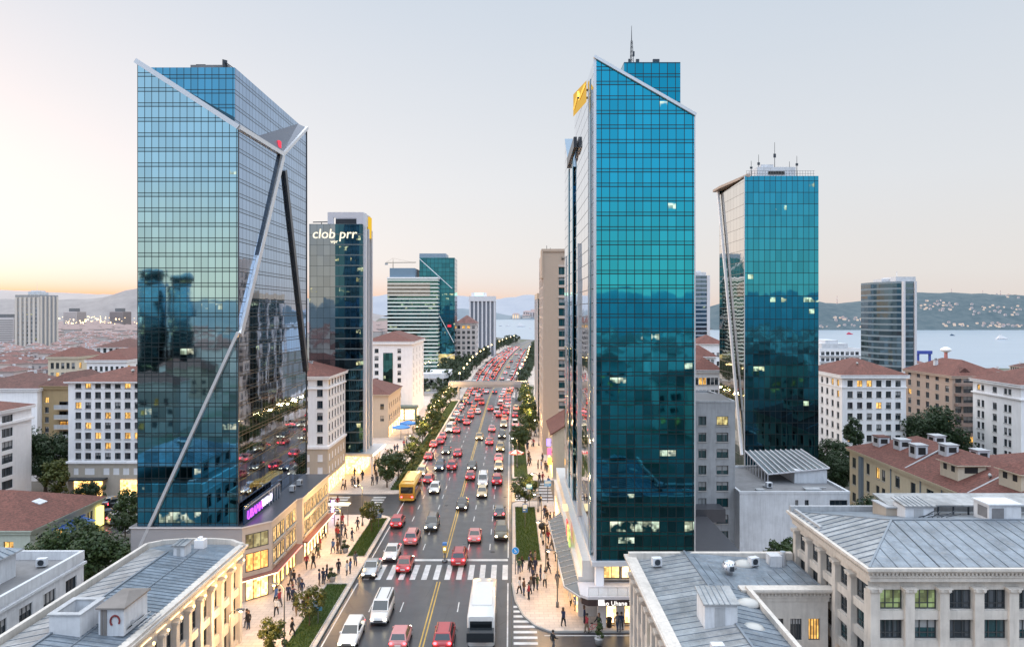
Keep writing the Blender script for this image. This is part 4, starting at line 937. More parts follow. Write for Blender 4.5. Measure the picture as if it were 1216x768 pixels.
roof_box(R, gx(837,46)-ox-.0,gx(837,46)+2.1-ox,46-oy,48-oy,9.6,11.15,.35)
def fan(root, x,y,z,s=.55):
    mb = MB(); mb.lathe([(s*.5,0),(s*.5,.25),(s,.45),(s*1.02,.7),(s*.75,.98),(s*.2,1.1)],(x,y,z),14,0)
    for k in range(14): a = 2*PI*k/14; mb.beam((x+s*math.cos(a),y+s*math.sin(a),z+.48),(x+s*.8*math.cos(a),y+s*.8*math.sin(a),z+.95),.04,.05,1)
    mb.box(x-s*.2,x+s*.4,y-s*1.04,y-s*.8,z+.4,z+.75,1); return mb.build('roof_fan', [m_steel, m_steel_d], root)
fan(R, gx(866,56)-ox, 56-oy, 9.5)
for k,(p_,Y_) in enumerate(((883,58),(893,46.2),(888,50.2))):
    mb = MB(); mb.lathe([(.62,0),(.66,.12),(.5,.36),(.2,.5)],(gx(p_,Y_)-ox,Y_-oy,9.4),14,0,sx=1.3); mb.lathe([(.68,-.08),(.68,.06)],(gx(p_,Y_)-ox,Y_-oy,9.4),14,1,sx=1.3); mb.build('skylight', [M('cloudy dome', (.45,.44,.42), .3), m_steel_d], R)
mb = MB(); mb.box(gx(912,58.5)-ox,gx(926,58.5)-ox,58-oy,59-oy,9.3,10.2); mb.tube((gx(930,58.5)-ox,58.6-oy,9.3),(gx(930,58.5)-ox,58.6-oy,10.4),.3,.22,10,1); mb.build('air_unit', [m_whitewall, m_steel], R)

# left foreground block with the lit cornice
AX0,AX1,AY0,AY1,AH = -33.,-24.5,36.,65.,8.7
R = thing('office_block', 'stone block with zinc roof and warm cornice lights above the left pavement, lower left', 'building', (-29,52,0)); ox,oy = -29,52
mb = MB(); wins = []
pilaster_front(R, mb, wins, (AX1-ox,AY0-oy,0),(0,1),AY1-AY0,14,[(.5,2.1),(2.9,4.5),(5.2,6.9)],7.8,.5)
pc = [(AX1-.35,AY1),(AX1-1.2,AY1+.7),(AX1-3,AY1+1.1),(AX0+3,AY1+1.1),(AX0+1,AY1+.6),(AX0,AY1-.3),(AX0,AY0),(AX1-.35,AY0)]
pcl = [(a-ox,b-oy) for a,b in pc]
for a,b in zip(pcl,pcl[1:]): mb.face([(a[0],a[1],0),(b[0],b[1],0),(b[0],b[1],7.9),(a[0],a[1],7.9)],0)
mb.build('wall', [m_stone], R)
for k,(oi,u,cl,rows) in enumerate(wins): put_windows(R, oi,u,cl,rows,m_pane,'transom',m_frame_d,.18,m_lit2,rnd,True)
entablature(R, [((AX1-ox,AY0-oy),(0,1),AY1-AY0,1)], 7.8, m_stone)
mb = MB()
for k in range(15): y = AY0+.25+k*2.0357-oy; mb.lathe([(.02,0),(.09,.05),(.1,.16),(.04,.24)],(AX1+.26-ox,y,7.45),8,0)
for k in range(14): mb.box(AX1+.24-ox,AX1+.30-ox,AY0+.6+2.0357*k-oy,AY0+1.9+2.0357*k-oy,8.13,8.17,0)
mb.build('cornice_light', E('cornice lamp', (1.,.68,.3), 4.), R)
mb = MB(); xr = -29.6-ox; xl = AX0+.4-ox; xq = AX1-.2-ox
ya,yb2 = AY0-oy, AY1-oy
mb.face([(xr,ya,9.35),(xq,ya,8.72),(xq,yb2-.4,8.72),(xr,yb2-3.4,9.35)],0); mb.face([(xl,ya,8.75),(xr,ya,9.35),(xr,yb2-3.4,9.35),(xl,yb2-.6,8.75)],1); mb.face([(xq,yb2-.4,8.72),(AX1-1.4-ox,yb2+.5,8.72),(AX0+1.4-ox,yb2+.5,8.74),(xl,yb2-.6,8.75),(xr,yb2-3.4,9.35)],0)
for k in range(50):
    y = ya+.3+.55*k
    if y < yb2-3.4: mb.beam((xr,y,9.37),(xq,y,8.75),.04,.05,2)
    if y < yb2-3.4 and k%2 == 0: mb.beam((xl,y,8.77),(xr,y,9.37),.03,.035,2)
mb.beam((xr,ya,9.4),(xr,yb2-3.4,9.4),.16,.08,2); mb.beam(((xr+xq)/2-.4,ya,9.12),((xr+xq)/2-.4,yb2-2,9.12),.07,.05,2)
mb.build('roof', [m_metal, m_metal_l, m_seam], R)
mb = MB()
rim = [(AX1+.2,AY1-.3)]+pc[:6]+[(AX0,AY0)]
for a,b in zip(rim[:],rim[1:]): mb.beam((a[0]-ox,a[1]-oy,8.75),(b[0]-ox,b[1]-oy,8.75),.3,.7)
mb.box(AX1-.15-ox,AX1+.3-ox,ya,yb2,8.79,8.98); mb.build('parapet', m_stone, R)
# roof clutter: open stack, white lift house, hole in the sheets, cowl, tank
mb = MB(); ax0,ax1 = gx(70,47)-ox, gx(106,47)-ox; 
for (a,b,c_,d_) in ((ax0,ax1,46-oy,46.25-oy),(ax0,ax1,48.4-oy,48.65-oy),(ax0,ax0+.25,46.25-oy,48.4-oy),(ax1-.25,ax1,46.25-oy,48.4-oy)): mb.box(a,b,c_,d_,8.6,10.5)
mb.box(ax0-.1,ax1+.1,45.9-oy,46.3-oy,10.5,10.6,1); mb.box(ax0-.1,ax1+.1,48.35-oy,48.75-oy,10.5,10.6,1); mb.box(ax0-.1,ax0+.3,46.3-oy,48.35-oy,10.5,10.6,1); mb.box(ax1-.3,ax1+.1,46.3-oy,48.35-oy,10.5,10.6,1); mb.box(ax0+.25,ax1-.25,46.25-oy,48.4-oy,9.4,9.5,2); mb.build('vent_stack', [m_whitewall, m_conc, m_black], R)
mb = MB(); bx0,bx1 = gx(117,46.6)-ox, gx(147,46.6)-ox; mb.box(bx0,bx1,46.6-oy,49.6-oy,8.9,10.75,0); mb.face([(bx0-.1,46.4-oy,10.8),(bx1+.15,46.4-oy,10.8),((bx0+bx1)/2+.3,48.2-oy,11.25),((bx0+bx1)/2-.3,48.2-oy,11.25)],1); mb.face([(bx1+.15,46.4-oy,10.8),(bx1+.15,49.8-oy,10.8),((bx0+bx1)/2+.3,48.2-oy,11.25)],1); mb.face([(bx0-.1,49.8-oy,10.8),(bx0-.1,46.4-oy,10.8),((bx0+bx1)/2-.3,48.2-oy,11.25)],1); mb.face([(bx1+.15,49.8-oy,10.8),(bx0-.1,49.8-oy,10.8),((bx0+bx1)/2-.3,48.2-oy,11.25),((bx0+bx1)/2+.3,48.2-oy,11.25)],1)
mb.box(bx0-.1,bx1+.15,46.4-oy,49.8-oy,10.7,10.797,1); mb.box(bx0+.15,bx0+.3,46.55-oy,46.598-oy,8.9,10.6,1); mb.box(bx1-1.3,bx1-1.1,46.55-oy,46.598-oy,8.9,10.6,1); mb.build('lift_house', [m_whitewall, M('rusty slate', (.2,.18,.17), .8, grime=.4), m_conc], R)
mb = MB(); [mb.tube((bx1-.55+.3*math.cos(a_*.5),46.55-oy,9.9+.36*math.sin(a_*.5)),(bx1-.55+.3*math.cos(a_*.5+.5),46.55-oy,9.9+.36*math.sin(a_*.5+.5)),.06,n=5) for a_ in range(-1,8)]; mb.build('wall_mark', M('dark red paint', (.2,.03,.03), .7), R)
mb = MB(); hx0,hx1 = bx1+.15, AX1-.9-ox; mb.raw([(hx0,46.9-oy,9.36-.0),(hx1,46.9-oy,8.95),(hx1,49-oy,8.95),(hx0,49-oy,9.36)],[(0,1,2,3)],0); mb.build('roof_opening', m_black, R)
mb = MB()
for k in range(4): mb.beam((hx0+.2+.4*k,47.-oy,9.45-.1*k),(hx0+.4+.35*k,49-oy,9.5-.1*k),.06,.06)
mb.beam((hx0,47.6-oy,9.55),(hx1,47.3-oy,9.4),.07,.07); mb.build('roof_frame', m_conc, R)
roof_box(R, gx(206,61)-ox,gx(219,61)-ox,61-oy,62.3-oy,8.95,10.0,.1,name='chimney')
mb = MB(); mb.box(gx(234,64)-ox,gx(245,64)-ox,63.4-oy,64.2-oy,8.9,9.75); mb.box(gx(237,64)-ox,gx(241,64)-ox,63.5-oy,64-oy,9.75,9.95); mb.build('roof_tank', m_white, R)

# far-left foreground building
X0,X1,Y0,Y1,h_ = -52.,-37.1,36.,62.,8.6
R = block('white_building', 'white building with a parapet and metal-roofed penthouse at the lower left edge', 'building', X0,X1,Y0,Y1,h_, m_whitewall, {'right':dict(n=9,ww=1.5,rows=[(.6,2.2),(3.4,5.0),(6.0,7.6)],kind='triple',m0=1.),'back':None}, roof='flat', parapet=.75, corn_m=m_whitewall, bands=((8.2,.18,.2),), lit=.03)
mb = MB(); a0,b0 = local(R,-50,45)[:2]; a1,b1 = local(R,-40.2,58)[:2]; facade(mb,(a0,b0,8.6),(1,0),a1-a0,2.0,[(5.2,6.5),(7.6,8.9)],[(.6,1.6)],0); facade(mb,(a1,b0,8.6),(0,1),b1-b0,2.0,[(1,2.6),(4.6,6.2),(8.2,9.8)],[(.6,1.6)],0); mb.build('penthouse_wall', m_whitewall, R)
put_windows(R,(a0,b0,8.6),(1,0),[(5.2,6.5),(7.6,8.9)],[(.6,1.6)],m_pane_teal,'pair',m_frame_d,0); put_windows(R,(a1,b0,8.6),(0,1),[(1,2.6),(4.6,6.2),(8.2,9.8)],[(.6,1.6)],m_pane_teal,'pair',m_frame_d,0)
mb = MB(); r0,r1 = hip(mb,a0,a1,b0,b1,10.6,2.2,.4,0,.12,1)
for k in range(20): t_ = k/20; y = b0+(b1-b0)*t_; s_ = min(1,t_*(b1-b0)/((a1-a0)/2),(1-t_)*(b1-b0)/((a1-a0)/2)); mb.beam((a1+.4,y,10.75),(a1+.4+(r0[0]-a1-.4)*s_,y,10.75+2.2*s_),.05,.05,2)
for k in range(1,16): x = a0+(a1-a0)*k/16; s_ = min(k/8,(16-k)/8); mb.beam((x,b0-.4,10.75),(x,b0-.4+(r0[1]-b0+.4)*s_,10.75+2.2*s_),.05,.05,2)
mb.build('roof', [m_metal, m_conc, m_seam], R)
mb = MB(); c_ = local(R,-43.4,52.5); mb.box(c_[0]-.9,c_[0]+.6,c_[1]-.6,c_[1]+.6,11.2,12.7); mb.box(c_[0]-1,c_[0]+.7,c_[1]-.7,c_[1]+.7,12.7,12.8); mb.build('chimney', m_whitewall, R)

# ================================================================== left side, middle distance
# white corner block with stone base, beside the avenue
R = block('white_corner_building', 'white classical corner building with red roof and tan base, right of the left glass tower', 'building', -50,-30.4,118,130.5,19.2, m_white,
  {'right':dict(n=6,ww=.95,rows=rows_even(8.2,1.95,5,1.25)+[(17.75,18.7)],m0=.8,kind='pair'),'front':dict(n=8,ww=.95,rows=rows_even(8.2,1.95,5,1.25)+[(17.75,18.7)],m0=.8)}, rh=2.6, bands=((7.4,.25,.4),(17.2,.2,.25),(18.85,.4,.34)), lit=.04)
mb = MB(); x0,x1,y0,y1 = -10.05-.0,10.0,-6.45,6.4
mb = MB(); c2_ = cols_even(12.5,6,.85,.8); facade(mb,(9.8+.06,-6.31,0),(0,1),12.6,7.4,c2_,[(3.2,4.4),(5.3,6.5)],0); facade(mb,(-9.8,-6.31,0),(1,0),19.66,7.4,cols_even(19.6,9,.85,.8),[(3.2,4.4),(5.3,6.5)],0); mb.build('base_wall', m_tan, R)
put_windows(R,(9.86,-6.31,0),(0,1),c2_,[(3.2,4.4),(5.3,6.5)],m_pane,'pair',m_frame_d,.1); put_windows(R,(-9.8,-6.31,0),(1,0),cols_even(19.6,9,.85,.8),[(3.2,4.4),(5.3,6.5)],m_pane,'pair',m_frame_d,.1)
mb = MB()
for k in range(5): mb.box(9.88,9.95,-5.9+2.4*k,-4.0+2.4*k,.2,2.5)
for k in range(4): mb.box(9.2-2.6*k-1.9,9.2-2.6*k,-6.42,-6.34,.2,2.5)
mb.build('shop_window', m_shop, R); chimney(R, 5.5,-1,20.2)

# dark glass tower with white fins and a lit name
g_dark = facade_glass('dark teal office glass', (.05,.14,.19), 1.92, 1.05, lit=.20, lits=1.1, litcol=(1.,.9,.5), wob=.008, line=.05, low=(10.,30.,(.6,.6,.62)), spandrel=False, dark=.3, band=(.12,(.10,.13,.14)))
g_pale = facade_glass('pale grey office glass', (.30,.35,.40), 1.92, 1.2, lit=.10, lits=.9, litcol=(1.,.9,.5), wob=.008, line=.04, spandrel=False, dark=.15)
DX0,DX1,DY0,DY1 = gx(367,132),gx(430,132),132.,139.5; zt = gz(266,132)
R = thing('office_tower', 'dark glass office tower with white fins and a lit name near its top', 'tower', ((DX0+DX1)/2,135.75,0)); ox,oy = R.location.x, 135.75; x0,x1,y0,y1 = DX0-ox,DX1-ox,-3.75,3.75; xm = gx(398,132)-ox
mb = MB(); mb.face([(x0,y0,4),(xm,y0,4),(xm,y0,zt),(x0,y0,zt)],1); mb.face([(xm,y0,4),(x1-.5,y0,4),(x1-.5,y0,zt),(xm,y0,zt)],0); mb.face([(x1-.5,y0,4),(x1,y0+.7,4),(x1,y0+.7,zt),(x1-.5,y0,zt)],0); mb.face([(x1,y0+.7,4),(x1,y1,4),(x1,y1,zt),(x1,y0+.7,zt)],0); mb.face([(x1,y1,4),(x0,y1,4),(x0,y1,zt),(x1,y1,zt)],1); mb.face([(x0,y1,4),(x0,y0,4),(x0,y0,zt),(x0,y1,zt)],1); mb.face([(x0,y0,zt),(x1,y0,zt),(x1,y1,zt),(x0,y1,zt)],2); mb.build('curtain_wall', [g_dark, g_pale, m_roofgrey], R)  # left part of the front: pale reflection put into a paler glass tint
zt2 = gz(252,133)
mb = MB(); a = gx(389,133)-ox; b = x1+.05
mb.box(a,a+1.1,y0+1,y0+1.4,zt,zt2); mb.box(b-1.3,b,y0+1,y0+1.4,4,zt2); mb.box(a+1.1,b-1.3,y0+1,y0+1.4,zt2-1,zt2); mb.box(b-.35,b,y0+1.4,y1,zt,zt2); mb.box(a+1.1,b-1.3,y0+2.6,y0+2.7,zt,zt2-1,1); mb.box(a,b,y1-.3,y1,zt,zt2); mb.build('crown_frame', [M('pale lilac panel', (.56,.54,.58), .6), m_steel_d], R)
mb = MB()
for k,yy in enumerate((y0+.9,y0+3.7,y1-.5)): mb.box(x1+.003,x1+.5,yy,yy+.55 if k else yy+1.1,3.5,zt2-.2 if k in (0,) else zt-.5)
mb.build('white_fin', M('white metal fin', (.6,.6,.63), .5), R)
mb = MB(); mb.box(x1+.06,x1+.34,y0+5.2,y0+7.4,zt-2.,zt2-.3); mb.build('sign_panel', E('yellow sign', (1.,.62,.06), .9, True), R)
m_sgn = E('cream sign letters', (1.,.9,.68), 1.5)
lettering('clob prr', 2.5, m_sgn, R, (gx(397,132)-ox,y0-.12,gz(283,132)), 0, .06, .12); lettering('wpr', .85, m_sgn, R, (gx(397,132)-ox,y0-.1,gz(288.5,132)), 0, .05)
mb = MB(); mb.box(x0+.3,x1-.2,y0+.4,y1,0,4); mb.build('lobby', m_shop, R)
mb = MB(); mb.prism([(x0,y0-.2),(x1+2.2,y0-1.2),(x1+2.6,y1+2),(x0,y1+1)],3.5,4.0); mb.build('canopy', m_steel, R)
mb = MB(); mb.beam((x1+2.25,y0-1.2,3.75),(x1+2.65,y1+2,3.75),.12,.35); mb.build('light_strip', E('white canopy light', (1.,.88,.66), 3.5), R)
for k in range(4): mb = MB(); mb.tube((x1+1.9,y0-.6+2.6*k,0),(x1+1.9,y0-.6+2.6*k,3.5),.16,n=10); mb.build('column', m_white, R)
mb = MB(); p = (x0+1.5,y0+3,zt); mb.tube(p,(p[0],p[1],zt+.6),.08); mb.beam((p[0]-1.6,p[1],zt+.7),(p[0]+1.5,p[1],zt+.75),.18,.18); mb.build('roof_crane', m_steel_d, R)

# small gabled stone house with red roof, then the white slab block behind it
R = block('stone_house', 'small stone house with red roof between the dark glass tower and the white block', 'house', -41,-29.4,170,189,10.2, m_tan, {'right':dict(n=6,ww=.9,rows=[(4.,5.3),(6.8,8.1)],m0=1.3),'front':dict(n=4,ww=.9,rows=[(4.,5.3),(6.8,8.1)],m0=1.)}, rh=2.6, bands=((9.8,.25,.3),), lit=.06)
mb = MB()
for k in range(5): mb.box(5.82,5.88,-8.6+3.5*k,-6.2+3.5*k,.2,2.6)
mb.build('shop_window', m_shop, R)
R = block('apartment_block', 'white slab block with red roof and a green glass strip up its front', 'building', -41,-27.8,200,225,gz(406,200), m_white, {'front':dict(cols=[(2.6,3.7),(9.,10.)],rows=rows_even(6.2,2.05,7,1.15)),'right':dict(n=4,ww=1.0,rows=rows_even(6.2,2.05,7,1.15),m0=2.)}, rh=2.6, bands=((20.9,.5,.5),), lit=.03)
mb = MB(); mb.box(-1.6,1.1,-12.58,-12.504,4.5,18.5); mb.build('glass_strip', facade_glass('green strip glass', (.05,.17,.17), 2.05, .9, lit=.05, lits=.7), R)
mb = MB(); mb.box(-3,8.2,-16,-12.52,0,4); mb.build('shop_base', M('green-grey base', (.13,.17,.15), .6), R); mb = MB(); mb.box(-2.,1.4,-16.06,-16.004,.4,3.2); mb.box(1.8,4.6,-16.06,-16.004,.4,3.2); mb.box(5.,7.6,-16.06,-16.004,.4,3.2); mb.box(8.204,8.26,-15.5,-13,.4,3.2); mb.build('shop_window', m_shopw, R)
R = thing('pavilion', 'low pavilion with a flat projecting roof beyond the white slab block', 'building', (gx(512,262),270,0)); mb = MB(); mb.box(-6.5,4.4,-8,10,0,5.6,0); mb.face([(4.42,-7.5,.6),(4.42,9.5,.6),(4.42,9.5,5.2),(4.42,-7.5,5.2)],1); mb.face([(-6.3,-8.02,.8),(4.2,-8.02,.8),(4.2,-8.02,5.2),(-6.3,-8.02,5.2)],1); mb.build('wall', [m_whitewall, g_pale], R); mb = MB(); mb.prism([(-7.2,-9),(4.8,-9),(6.2,-5),(6.2,11),(-7.2,11)],5.6,7.4); mb.build('roof', m_whitewall, R)

# banded office slab, blue wedge tower, crane, pink block, white tower
g_band = facade_glass('green banded glass', (.05,.16,.15), 1.9, 2.0, lit=.10, lits=.8, litcol=(.9,.95,.6), spandrel=False, line=.1, band=(.42,(.62,.66,.62)), lowlit=(2.,7.))
g_wedge = facade_glass('steel blue glass', (.05,.24,.34), 2.2, 2.0, lit=.05, lits=.8, spandrel=False, line=.12, dark=.3)
g_wedge_s = facade_glass('slate blue glass', (.11,.2,.3), 2.2, 2.0, lit=.02, lits=.8, spandrel=False, line=.12)
def px_block(name, label, cat, pa, pb, ptop, Y, D_, mats, extra=None):
    x0,x1 = gx(pa,Y),gx(pb,Y); R = thing(name, label, cat, ((x0+x1)/2, Y+D_/2, 0)); w2 = (x1-x0)/2; d2 = D_/2; z = gz(ptop,Y)
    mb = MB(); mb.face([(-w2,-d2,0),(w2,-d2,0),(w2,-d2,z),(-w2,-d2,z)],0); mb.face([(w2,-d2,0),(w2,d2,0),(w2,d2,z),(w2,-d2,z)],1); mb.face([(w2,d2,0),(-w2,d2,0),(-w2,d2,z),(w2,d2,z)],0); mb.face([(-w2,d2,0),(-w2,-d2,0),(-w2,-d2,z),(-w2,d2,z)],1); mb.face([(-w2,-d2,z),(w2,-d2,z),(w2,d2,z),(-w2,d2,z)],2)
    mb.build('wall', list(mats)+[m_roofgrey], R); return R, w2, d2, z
R,w2,d2,z = px_block('office_slab','green office slab with pale horizontal floor bands left of the blue wedge tower','building',460,520,331,364,24,(g_band,g_band)); mb = MB(); mb.box(-w2-.2,w2+.2,-d2-.2,d2+.2,z,z+.8,0); mb.box(-w2+1,w2-12,-d2+1,d2-2,z+.8,z+5.5,1); mb.build('roof_edge', [m_white, M('blue grey cladding', (.16,.24,.32), .4)], R); mb = MB(); mb.box(-w2,w2-4,-d2-.3,-d2-.05,z-9,z-2); mb.build('facade_band', facade_glass('bronze band glass',(.2,.2,.2),1.9,2.,band=(.5,(.6,.55,.48)),spandrel=False,line=.1,lit=.1,lits=.8), R)
C = thing('tower_crane', 'pale tower crane standing on the roof of the green office slab', 'crane', (gx(466,372),374,z+.8))
mb = MB(); mb.tube((0,0,0),(0,0,8),.35,.3,4); mb.tube((0,0,8),(0,0,10.5),.3,.05,4); mb.build('mast', m_tan, C); mb = MB(); mb.beam((-4,0,8),(12,0,8.2),.35,.5); mb.tube((0,0,10.4),(10,0,8.3),.07,n=4); mb.tube((0,0,10.4),(-3.6,0,8.3),.07,n=4); mb.build('jib', m_tan, C); mb = MB(); mb.box(-4.2,-2.8,-.4,.4,6.9,7.9); mb.build('counterweight', m_conc, C)
R,w2,d2,z = px_block('wedge_tower','blue glass tower crossed by thin white diagonal lines, by the far avenue','tower',498,540,306,372,17,(g_wedge,g_wedge_s))
for (a,b) in (((-w2,z-.5),(w2*.86,z-16)),((-w2*.1,z-26),(w2*.95,z-44)),((w2,z-50),(-w2*.1,z-88))):
    mb = MB(); mb.beam((a[0],-d2-.2,a[1]),(b[0],-d2-.2,max(3,b[1])),.3,.55,0,(0,1,0)); mb.build('strut', m_white, R)
mb = MB(); mb.box(-w2,w2*.5,-d2,d2-2,z,z+2.2); mb.build('roof_edge', M('blue grey edge', (.2,.28,.36), .4), R)
mb = MB(); mb.box(-w2,w2,-d2-.08,-d2-.02,.5,8); mb.build('lobby', E('far lobby glow', (1,.85,.4), 1.1, True, .5), R); mb = MB(); mb.box(w2*.6,w2*.8,-d2-.5,-d2-.1,22,23.2); mb.build('sign_panel', E('small red sign', (1,.05,.08), 1.1, True), R)
R = block('pink_apartment_block', 'pinkish white apartment block with a mansard roof below the white striped tower', 'building', gx(541,405),gx(566,405),405,424,gz(384,405), M('pink white render', (.62,.57,.56), .8), {'front':dict(n=4,ww=1.6,rows=rows_even(3,2.9,7,1.7),m0=1.),'right':dict(n=5,ww=2.2,rows=rows_even(3,2.9,7,1.7),m0=1.,kind='triple')}, rh=4.5, roofm=m_redfar, bands=((gz(386,405),.3,.5),), lit=.05)
m_pin = M('white pinstripe panel', (.62,.61,.64), .6)
R,w2,d2,z = px_block('striped_tower','white tower with dark vertical window strips and a small green sign on top','tower',558,587,352,480,20,(M('grey blue window strip',(.17,.19,.23),.3),M('shaded window strip',(.15,.17,.21),.3)))  # second strip colour has the flank's shade put in
mb = MB()
for k in range(7): a = -w2-.4+k*(2*w2)/6; mb.box(a,a+1.0,-d2-.7,-d2-.004,0,z)
for k in range(6): a = -d2+.6+k*3.6; mb.box(w2+.004,w2+.7,a,a+1.4,0,z)
mb.box(-w2-.8,w2+.8,-d2-.9,d2,z-3.2,z+.2); mb.build('white_fin', m_pin, R); mb = MB(); mb.box(-w2+1,w2*.3,-d2,d2-4,z+.2,z+2.6,0); mb.box(-w2*.6,w2*.1,-d2-.1,-d2-.004,z+.6,z+2.4,1); mb.build('roof_house', [m_white, E('green roof sign', (.5,1,.7), 2., True)], R)
for k,(pa,pb,pt,Y,lab) in enumerate(((571,578,402,500,'low ochre building with lit windows at the foot of the white striped tower'),)):
    block('low_building', lab, 'building', gx(pa,Y),gx(pb,Y),Y,Y+10,gz(pt,Y)+4, m_cream, {'front':dict(n=3,ww=.9,rows=rows_even(1.5,3,3,1.8),m0=.5)}, roof='flat', lit=.5)

# ================================================================== left town, near blocks
R = block('white_apartment_block', 'white seven-column apartment block with lit shops, left of the left glass tower', 'building', gx(81,116),-56.6,116,129,gz(454,116), m_white, {'front':dict(cols=[(1.15+1.6*i,1.15+1.6*i+.95) for i in range(9)],rows=rows_even(6.1,1.64,8,1.05))}, rh=2.0, bands=((5.45,.3,.3),(18.4,.4,.3)), lit=.12)
mb = MB(); facade(mb,(-7.66,-6.56,0),(1,0),15.4,5.4,[(.9,1.7),(2.7,4.3),(5.7,6.7),(7.3,8.3),(8.9,9.9),(10.6,11.6),(12.3,13.3)],[(3.6,4.7)],0); mb.build('base_wall', M('beige base stone', (.5,.44,.37), .8, streak=.2), R)
mb = MB()
for k,a in enumerate((-6.6,-3.5,.9,4.3,6.0)): mb.box(a,a+(2.6 if k in(0,2,3) else 1.4),-6.66,-6.58,.2,2.8)
mb.build('shop_window', m_shop, R)
mb = MB(); mb.box(-8,-1.2,-8.2,-6.6,2.95,3.2); mb.build('canopy', m_steel_d, R)
mb = MB(); mb.box(1.2,6.4,0,3.,20.1,21.6); mb.box(1,6.6,-.2,3.2,21.6,21.75); mb.build('roof_house', m_cream, R)
R = block('white_flank_building', 'tall white building with a column of dark windows at the left edge, red roof', 'building', -95,-77.4,100,115.3,14.9, m_white, {'right':dict(cols=[(8.6,11.0)],rows=rows_even(.8,2.0,7,1.35),kind='triple'),'front':dict(n=6,ww=1.2,rows=rows_even(.8,2.0,7,1.3),m0=1.2)}, rh=2.2, bands=((12.75,.3,.35),(14.55,.4,.35)), lit=.06)
R = block('ochre_apartment_block', 'ochre apartment block with balconies and brown tiled roof behind the tall left tree', 'building', gx(50,128),-78.6,128,141,gz(459,128), m_brown, {'front':dict(cols=[(.5,1.2)],rows=rows_even(3.2,1.75,7,1.0)),'right':dict(n=5,ww=1.1,rows=rows_even(3.2,1.75,7,1.1),m0=.8,lit=.3)}, rh=2.2, roofm=m_red2, lit=.1, bands=((16.2,.35,.3),))
for k in range(6):
    mb = MB(); z_ = 4.+1.75*k; mb.box(.0,2.6,-7.5,-6.51,z_-.15,z_); mb.box(.0,2.6,-7.5,-7.42,z_,z_+.7,1); mb.box(2.52,2.6,-7.42,-6.51,z_,z_+.7,1); mb.build('balcony', [m_tan, m_conc], R); put('window', window_mesh(1.9,1.1,m_lit if k == 3 else m_pane,'triple',m_frame_d), R, (.4,-6.66,z_+.1))
R = block('white_party_wall', 'blank white gable building with brown tiled roof beside the ochre apartment block', 'building', gx(-40,127),gx(49.5,128),126.8,140,gz(461,128), m_white, {}, rh=2.3, roofm=m_red2, bands=((15.9,.3,.3),))
R = block('long_red_house', 'long low house with broad hipped red roof beside the car park', 'house', -80,-57.9,86,101,3.7, M('pale green render', (.50,.53,.46), .8, streak=.2), {'right':dict(cols=[(1.5,2.6),(5,6.4),(8.4,9.6),(11.5,12.8)],rows=[(.8,2.6)]),'front':dict(n=5,ww=1.2,rows=[(.8,2.4)],m0=2)}, rh=2.9, bands=((3.3,.25,.3),), lit=.2)
mb = MB(); mb.box(1,1.8,-2,-1.2,4.8,6.4); mb.box(.9,1.9,-2.1,-1.1,6.4,6.5); mb.build('chimney', m_white, R)
mb = MB(); mb.raw([(7.,-1.2,5.35),(8.1,-1.2,4.98),(8.1,.3,4.98),(7.,.3,5.35),(7.,-1.2,5.6),(8.1,-1.2,5.23),(8.1,.3,5.23),(7.,.3,5.6)],[(3,2,1,0),(4,5,6,7),(0,1,5,4),(1,2,6,5),(2,3,7,6),(3,0,4,7)]); mb.build('skylight', m_whitewall, R)
mb = MB(); mb.box(11.2,11.5,-4,3.,2.6,2.75); mb.raw([(11.1,-3,2.7),(13.3,-3,2.1),(13.3,2.4,2.1),(11.1,2.4,2.7)],[(0,1,2,3)]); mb.build('blue_awning', M('blue awning cloth', (.05,.12,.35), .7), R)
mb = MB(); mb.box(11.1,11.6,6.,7.1,.2,2.8); mb.build('lit_doorway', E('yellow doorway', (1.,.8,.2), 3.), R)
block('cream_house', 'four-column cream house with red roof, first behind the white apartment block at left', 'house', gx(57,220),gx(92,220),220,234,gz(424,220), m_cream, {'front':dict(n=5,ww=1.0,rows=rows_even(6.5,3.,3,1.8),m0=.8),'right':dict(n=3,ww=1.2,rows=rows_even(6.5,3.,3,1.8),m0=1.,lit=.4)}, rh=2.6, bands=((gz(424,220)-.5,.4,.4),))
block('white_house', 'long white house with hipped red roof left of the big glass tower', 'house', gx(103,195),gx(150,195),195,215,gz(428,195), m_white, {'front':dict(n=7,ww=.8,rows=rows_even(6.,2.6,4,1.3),m0=.7),'right':dict(n=5,ww=1.3,rows=rows_even(6.,2.6,4,1.5),m0=.8)}, rh=2.8, bands=((gz(428,195)-.5,.4,.4),))
block('white_villa', 'wide white villa with dark red roof just left of the big glass tower', 'house', gx(112,265),gx(166,265),265,282,gz(413,265), m_white, {'front':dict(n=7,ww=1.2,rows=rows_even(8.,3.4,3,2.0),m0=1.)}, rh=3.2, roofm=m_red2)
